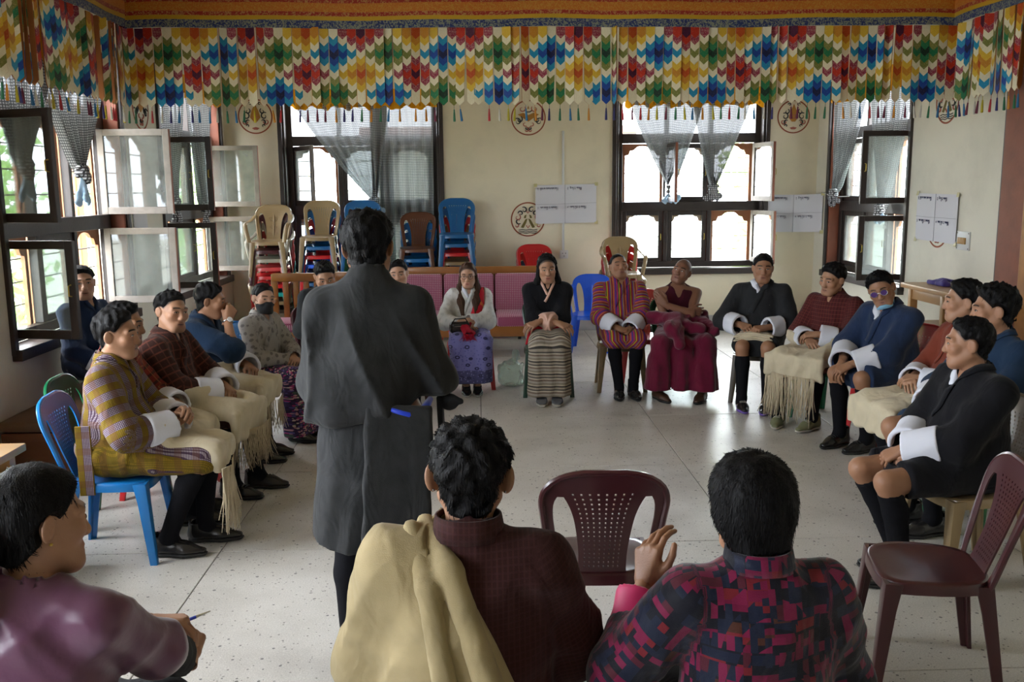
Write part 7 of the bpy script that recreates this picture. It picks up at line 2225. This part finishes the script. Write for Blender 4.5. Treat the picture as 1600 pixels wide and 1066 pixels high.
mb = MB(); c_ = p.f.project(np.array([(-0.085, 0.14, 0.86)]), 0.006)[0]; mb.tube([tuple(c_+V3(-0.008, 0, -0.02)), tuple(c_+V3(-0.006, 0.002, 0.01)), tuple(c_+V3(0.004, 0.002, 0.02)), tuple(c_+V3(0.006, 0, -0.025))], 0.0035, 5); mb.build('badge', SOLEW, p.root)
fc = empty('folded_scarf', 'folded cream scarf stacked on the lap of the man in black robe', 'scarf', (0, 0, 0))
fc.matrix_world = p.root.matrix_basis @ Matrix.Translation((0.02, 0.32, 0.605))
for k in range(4):
    f = Fld((-0.2, -0.15, -0.03), (0.2, 0.15, 0.03), 0.007); f.add(rbox((0.006*k*(-1)**k, 0.004*k, 0), (0.165-0.006*k, 0.11-0.004*k, 0.009), 0.008), 0); f.disp(wav((1, 0.4, 0), 45, 0.0025, d2=(0, 1, 0), f2=20, ph=k)); f.V = f.V.astype(np.float32)
    v, q = f.mesh(); v[:, 2] += 0.016*k-0.02*(np.abs(v[:, 0])/0.16)**2; o = obj('fold', np_mesh('fold', [(v, q, 0)], [CREAM], pat=v), None, fc)
sit_chair(p, x, y, fa, 'darkbrown', 'dark brown plastic chair under the man with bare knees', group=CG)

# ================================================================== right row
x, y, fa = 2.88, 7.38, -142
p = Person('young man in maroon check robe, long-fringed cream scarf across his lap', x, y, fa, sc=1.04, head=(-8, -8, -6), lean=2, hR=(0.05, 0.28, 0.66), hL=(-0.03, 0.27, 0.70), fR=(-0.8, 0.5, -0.3), fL=(0.9, 0.3, -0.1), pR='relaxed', pL='relaxed', skin=TAN, shw=0.175, knees=((0.15, 0.43, 0.51), (-0.13, 0.43, 0.51)), ankles=((0.13, 0.50, 0.09), (-0.12, 0.44, 0.09)), toes=(24, 0), res=0.9)
p.body(gaze=-0.3); p.hair('thick', seed=22, vol=0.95, strands=500); p.robe(MAROONG, hem=0.06, seed=23, slr=0.074); p.cuffs(WHITE, 0.42, 0.95, 0.07); p.socks(SOCK); p.shoes(SHOEK, SOLEW, lace=LACE)
lapcloth(p, CREAM, -0.27, 0.30, 0.10, 0.12, 0.15)
p.fringe([(0.30, 0.16, 0.42), (0.29, 0.46, 0.41), (0.10, 0.56, 0.41), (-0.2, 0.55, 0.41)], 190, 0.36, FRINGE, seed=7, r=0.003)
sit_chair(p, x, y, fa, 'green', 'green plastic chair under the man with the long-fringed scarf', group=CG)

x, y, fa = 3.06, 6.62, -156
p = Person('man in deep blue robe with purple sunglasses and a mask under his chin', x, y, fa, sc=1.06, head=(34, 0, 10), lean=14, hR=(0.10, 0.40, 0.585), hL=(0.0, 0.42, 0.59), fR=(-0.3, 0.75, -0.55), fL=(0.55, 0.65, -0.45), pR='relaxed', pL='relaxed', skin=TAN2, shw=0.185, knees=((0.12, 0.43, 0.51), (-0.11, 0.43, 0.51)), ankles=((0.09, 0.40, 0.09), (-0.11, 0.36, 0.09)), toes=(6, -4), res=0.85)
p.body(stubble=0.15, wide=1.03); p.hair('short', seed=24, strands=700, vol=1.3); p.robe(NAVY2, hem=-0.02, seed=25, vol=1.08, slr=0.088, amp=0.006); p.lapel(NAVY2, w_=0.05, m2=WHITE); p.cuffs(WHITE, 0.28, 0.88, 0.078); p.socks(SOCK, 0.14); p.shoes(SHOEB, SOLEB, lace=LACEK, high=0.12)
glasses(p, LENSP, 'sunglasses', 0.021, STEEL); mask(p, MASKBL, True)
sit_chair(p, x, y, fa, 'red', 'red plastic chair under the man in sunglasses', group=CG)

x, y, fa = 3.0, 5.52, 184
p = Person('man with rust sleeve and cream scarf half hidden in the right row', x, y, fa, sc=1.07, head=(-22, 2, 0), lean=3, hR=(0.05, 0.30, 0.66), hL=(-0.02, 0.29, 0.67), skin=TAN, pR='relaxed', pL='relaxed', knees=((0.12, 0.50, 0.50), (-0.13, 0.50, 0.50)), ankles=((0.1, 0.36, 0.09), (-0.1, 0.36, 0.09)))
p.body(); p.hair('thick', seed=26, vol=0.9, strands=400); p.robe(RUST, seed=27); p.lapel(RUST); p.cuffs(WHITE, 0.42, 0.95, 0.07); p.socks(SOCK); p.shoes(SHOEB, SOLEB); watch(p, -1, SHOEB)
lapcloth(p, CREAM, -0.28, 0.28, 0.06, 0.12, 0.16)
sit_chair(p, x, y, fa, 'green', 'green plastic chair under the man with rust sleeve', group=CG)

x, y, fa = 2.86, 4.95, 192
p = Person('man with thick upswept black hair, cream scarf over his back, navy robe', x, y, fa, sc=1.09, head=(-28, 0, 2), lean=2, hR=(0.10, 0.32, 0.64), hL=(-0.05, 0.32, 0.64), skin=TAN2, pR='relaxed', pL='relaxed', knees=((0.12, 0.50, 0.51), (-0.12, 0.50, 0.51)), ankles=((0.1, 0.40, 0.09), (-0.1, 0.40, 0.09)))
p.body(); p.hair('thick', seed=28, vol=1.25, tuft=0.007, strands=900); p.robe(NAVY, hem=-0.08, seed=29); p.lapel(NAVY); p.cuffs(WHITE, 0.45, 0.95, 0.07); p.socks(SOCK, 0.18); p.shoes(SHOEB, SOLEB)
p.shell(p.f, 0.016, [plane((0, -0.01, 0), (0.0, 1, 0)), plane((0.12, 0, 0), (1, 0, -0.35)), lambda x, y, z: (0.52-z)+0*x+0*y, lambda x, y, z: (z-(p.hz+0.42))+0*x+0*y], CREAMD, 'shawl', amp=0.006)
f_ = Fld((-0.2, 0.05, 0.5), (0.2, 0.5, 0.75), 0.009); f_.add(rc((-0.1, 0.2, 0.61), (0.08, 0.3, 0.62), 0.045, 0.05), 0).add(rc((0.02, 0.36, 0.60), (-0.08, 0.28, 0.63), 0.04, 0.04), 0.02); f_.disp(wav((1, 0.3, 0.5), 80, 0.005, d2=(0, 1, 0), f2=20)); v, q = f_.mesh(); p.child('shawl_end', [(v, q, 0)], [CREAM], pat=v)
sit_chair(p, x, y, fa, 'green', 'green plastic chair under the man with upswept hair', group=CG)

x, y, fa = 2.39, 4.30, 186
p = Person('man in black robe in profile at the near end of the right row', x, y, fa, sc=1.03, head=(-30, 0, 2), lean=3, hR=(0.04, 0.31, 0.62), hL=(0.0, 0.35, 0.615), fR=(-0.5, 0.7, -0.5), fL=(0.5, 0.7, -0.5), skin=TAN2, shw=0.185, pR='relaxed', pL='relaxed', knees=((0.10, 0.50, 0.50), (-0.13, 0.50, 0.505)), ankles=((0.10, 0.30, 0.09), (-0.12, 0.40, 0.09)), res=0.8)
p.body(stubble=0.12, wide=1.03); p.hair('short', seed=30, strands=900, vol=0.9); p.robe(BLACKC, hem=-0.085, seed=31, vol=1.08, slr=0.086, amp=0.005); p.lapel(BLACKC, m2=WHITE); p.cuffs(WHITE, 0.30, 0.95, 0.076); p.socks(SOCK, 0.12); p.shoes(SHOEB, SOLEB)
sit_chair(p, x, y, fa, 'beige', 'beige plastic chair under the man in black at the near right', group=CG)

# empty chairs
chair('empty dark maroon plastic chair between the two people seen from behind', 0.455, 3.52, 88, 'maroon', sc=1.03, group='empty chairs')
chair('empty dark maroon plastic chair at the near right, seen from the side', 1.73, 3.38, 168, 'maroon', group='empty chairs')
chair('empty royal blue plastic armchair beside the man in rainbow stripes', 1.30, 10.75, -100, 'royal', 'ornate', True, group='empty chairs')

# ================================================================== three people seen from behind
x, y, fa = -1.04, 2.02, 80
p = Person('woman in shiny plum jacket with tied hair, holding a pen', x, y, fa, sc=1.04, head=(-34, -4, -4), lean=3, hR=(0.13, 0.475, 0.575), hL=(0.065, 0.53, 0.635), eR=(0.55, -0.5, -1), eL=(-0.6, 0.2, -1), fR=(-0.35, 0.85, 0.2), fL=(0.95, 0.3, 0.0), nR=(0.55, -0.2, 0.8), nL=(-0.2, 0.2, 1), pR='pinch', pL='pinch', skin=(0.37, 0.20, 0.125), shw=0.168, res=0.75, knees=((0.10, 0.33, 0.49), (-0.10, 0.33, 0.49)), ankles=((0.10, 0.28, 0.09), (-0.10, 0.28, 0.09)))
p.body(female=True); p.hair('tied', seed=33, vol=2.4, strands=1800, tuft=0.0012); p.jacket(PURPSAT, seed=34, vol=1.0, sleeve=0.22, slr=0.068, amp=0.007, bottom=None, v=0.6); p.skirt(BLACKC); p.cuffs(CHARC, 0.30, 0.66, 0.054, sides=(1,))
f = Fld((-0.09, -0.20, -0.12), (0.09, -0.05, 0.08), 0.006); f.add(rc((-0.02, -0.125, -0.02), (0.03, -0.13, -0.03), 0.034, 0.03), 0); f.disp(wav((1, 0, 0.4), 120, 0.004)); v, q = f.mesh(); p.child('hair_tie', [(p.H(v), q, 0)], [mat('red_scrunchie', (0.42, 0.012, 0.02), 0.6)])
f = Fld((-0.11, -0.25, -0.30), (0.11, -0.06, 0.06), 0.007); f.add(rc((0.0, -0.14, -0.03), (0.0, -0.15, -0.16), 0.05, 0.062), 0).add(rc((0, -0.15, -0.16), (0.0, -0.14, -0.27), 0.06, 0.03), 0.02); f.disp(wav((1, 0.3, 0), 170, 0.003, d2=(0, 0, 1), f2=20)); v, q = f.mesh(); p.child('ponytail', [(p.H(v), q, 0)], [HAIR])
mb = MB()
for s_ in (1,):
    mb.lathe([(0.0, -0.004), (0.004, -0.002), (0.004, 0.002), (0.0, 0.004)], 8, Matrix.Translation(tuple(p.W(p.H(np.array([[0.087, -0.012, -0.034]]))[0]))))
mb.build('earring', GOLD, p.root)
c_ = p.W((p.wr[1]+p.wr[-1])/2+V3(0.0, 0.09, 0.0)); pw = p.root.matrix_basis @ Vector(tuple(c_))
pe = empty('pen', 'blue and steel pen held by the woman in plum', 'pen', pw, math.radians(20))
mb = MB(); mb.tube([(-0.06, 0, -0.01), (0.03, 0, 0.012)], 0.005, 8); mb.build('barrel', mat('pen_blue', (0.02, 0.05, 0.4), 0.3), pe); mb = MB(); mb.tube([(0.03, 0, 0.012), (0.07, 0, 0.022)], [0.0045, 0.002], 8); mb.build('tip', STEEL, pe)
stool('blue plastic stool under the woman in plum', x, y, fa, 'blue')

x, y, fa = -0.035, 2.16, 90
p = Person('man with earrings seen from behind, cream scarf over his left shoulder', x, y, fa, sc=1.08, head=(-3, 2, 2), lean=4, hR=(0.10, 0.30, 0.62), hL=(-0.10, 0.30, 0.62), eR=(0.9, -0.6, -0.7), eL=(-0.7, -0.6, -0.9), skin=TAN2, shw=0.178, res=0.75)
p.body(ears=2.2); p.hair('thick', seed=35, strands=2600, vol=0.95, tuft=0.006); p.robe(DKBROWN, seed=36, vol=1.05, slr=0.080, amp=0.008, v=0.6); p.cuffs(WHITE); p.socks(SOCK); p.shoes(SHOEB, SOLEB)
# upright robe collar
cp = np.array([p.T((0.079*math.sin(a), -0.02-0.079*math.cos(a), p.hz+0.455)) for a in np.linspace(-2.4, 2.4, 25)]); tp = np.array([p.T((0.070*math.sin(a), -0.016-0.070*math.cos(a), p.hz+0.505)) for a in np.linspace(-2.4, 2.4, 25)])
n_ = np.array([p.T((0.2*math.sin(a), -0.2*math.cos(a), p.hz+0.46))-p.T((0, 0, p.hz+0.46)) for a in np.linspace(-2.4, 2.4, 25)]); n_ /= np.linalg.norm(n_, axis=1, keepdims=True)
V_, F_ = strip(cp, tp, n_, 0.006); p.child('collar', [(V_, F_, 0)], [DKBROWN], pat=V_[:, [0, 2, 1]])
p.shell(p.f, 0.020, [plane((0.035, -0.02, p.hz+0.30), (0.92, 0.0, 0.42)), lambda x, y, z: (0.45-z)+0*x+0*y, plane((0, 0.17, 0), (0, 1, 0)), lambda x, y, z: (0.092-np.sqrt(x*x+(y+0.015)**2))*np.ones_like(z)-np.clip((p.hz+0.40-z)*4, 0, 1)], CREAMD, 'shawl', amp=0.005, seed=9, k=0.012, pat='xz')
f = Fld((-0.25, -0.30, 0.5), (0.16, 0.12, 1.08), 0.009)
for a, b, r1, r2 in (((-0.10, 0.02, 1.0), (-0.04, -0.12, 0.93), 0.022, 0.03), ((-0.04, -0.12, 0.93), (0.05, -0.165, 0.66), 0.028, 0.034), ((-0.13, -0.02, 1.0), (-0.09, -0.13, 0.90), 0.02, 0.026), ((-0.09, -0.13, 0.90), (-0.04, -0.18, 0.62), 0.024, 0.03)):
    f.add(rc(p.T(a), p.T(b), r1, r2), 0.015)
v, q = f.mesh(); p.child('shawl_fold', [(v, q, 0)], [CREAMD], pat=v[:, [0, 2, 1]])
mb = MB()
for s_ in (-1, 1):
    mb.lathe([(0.0, -0.0035), (0.0035, -0.002), (0.0035, 0.002), (0.0, 0.0035)], 8, Matrix.Translation(tuple(p.W(p.H(np.array([[s_*0.082, -0.022, -0.030]]))[0]))))
mb.build('earring', STEEL, p.root)
stool('dark plastic stool under the man with the shoulder scarf', x, y, fa, 'maroon')

x, y, fa = 0.66, 2.08, 93
p = Person('woman with black bobbed hair in red and black patterned jacket, one hand raised', x, y, fa, sc=1.02, head=(8, -4, -2), lean=3, hR=(0.12, 0.30, 0.62), hL=(-0.215, 0.235, 0.845), eR=(0.8, -0.5, -0.8), eL=(-0.6, -0.1, -1), fL=(0.15, 0.25, 0.95), nL=(-0.75, -0.55, 0.1), pL='relaxed', skin=TAN2, shw=0.17, res=0.75)
p.body(female=True); p.hair('bob', seed=38, strands=2600, vol=1.0, tuft=0.002); p.jacket(PATCH, seed=39, vol=1.0, sleeve=0.42, slr=0.078, amp=0.006, bottom=None, v=0.6); p.skirt(BLACKC); p.cuffs(PINKS, 0.30, 0.86, 0.066, name='cuff', sag=0.0)
cp = np.array([p.T((0.080*math.sin(a), -0.02-0.080*math.cos(a), p.hz+0.455)) for a in np.linspace(-2.4, 2.4, 25)]); tp = np.array([p.T((0.072*math.sin(a), -0.016-0.072*math.cos(a), p.hz+0.500)) for a in np.linspace(-2.4, 2.4, 25)])
V_, F_ = strip(cp, tp, n_, 0.006); p.child('collar', [(V_, F_, 0)], [PATCH], pat=V_[:, [0, 2, 1]])
stool('dark plastic stool under the woman with bobbed hair', x, y, fa, 'maroon')

# ------------------------------------------------------------------ bottles and bag on the floor
bt = empty('bottle', 'small red drink bottle standing on the floor behind the striped man', 'bottle', (1.86, 10.5, 0))
mb = MB(); mb.lathe([(0.032, 0), (0.035, 0.01), (0.035, 0.13), (0.03, 0.16), (0.014, 0.19), (0.014, 0.205)], 14); mb.build('body', mat('red_drink', (0.5, 0.03, 0.03), 0.15), bt, True, 50)
mb = MB(); mb.lathe([(0.016, 0.205), (0.016, 0.225), (0.0, 0.226)], 12); mb.build('cap', SOLEW, bt)
CLEAR = glass_mat('clear_plastic', (0.78, 0.90, 0.84), 0.35)
bg = empty('plastic_bag', 'crumpled clear plastic bag with green tint on the floor by the purple skirt', 'bag', (0.30, 8.80, 0))
f = Fld((-0.2, -0.16, 0), (0.2, 0.16, 0.36), 0.012); f.add(rbox((0, 0, 0.12), (0.12, 0.08, 0.11), 0.05), 0).add(rc((0.02, 0, 0.2), (0.05, 0.02, 0.32), 0.05, 0.03), 0.03); f.disp(wav((1, 0.4, 0.6), 50, 0.012, d2=(0, 1, 1), f2=23)); f.disp(wav((-0.5, 1, 0.6), 71, 0.008, d2=(1, 0, 1), f2=31)); v, q = f.mesh(); obj('film', np_mesh('film', [(v, q, 0)], [CLEAR]), None, bg)
fe = empty('bag', 'black bag and cable lying on the floor behind the monk', 'bag', (2.15, 11.3, 0))
f = Fld((-0.2, -0.14, -0.01), (0.2, 0.14, 0.3), 0.012); f.add(rbox((0, 0, 0.11), (0.14, 0.08, 0.10), 0.05), 0); f.disp(wav((1, 0.4, 0.6), 30, 0.008)); v, q = f.mesh(); obj('body', np_mesh('bag', [(v, q, 0)], [SHOEB]), None, fe)
mb = MB(); mb.tube([(-0.1, 0, 0.18), (-0.06, 0, 0.27), (0.06, 0, 0.27), (0.1, 0, 0.18)], 0.009, 6); mb.build('strap', SHOEB, fe)
bpy.context.view_layer.update()
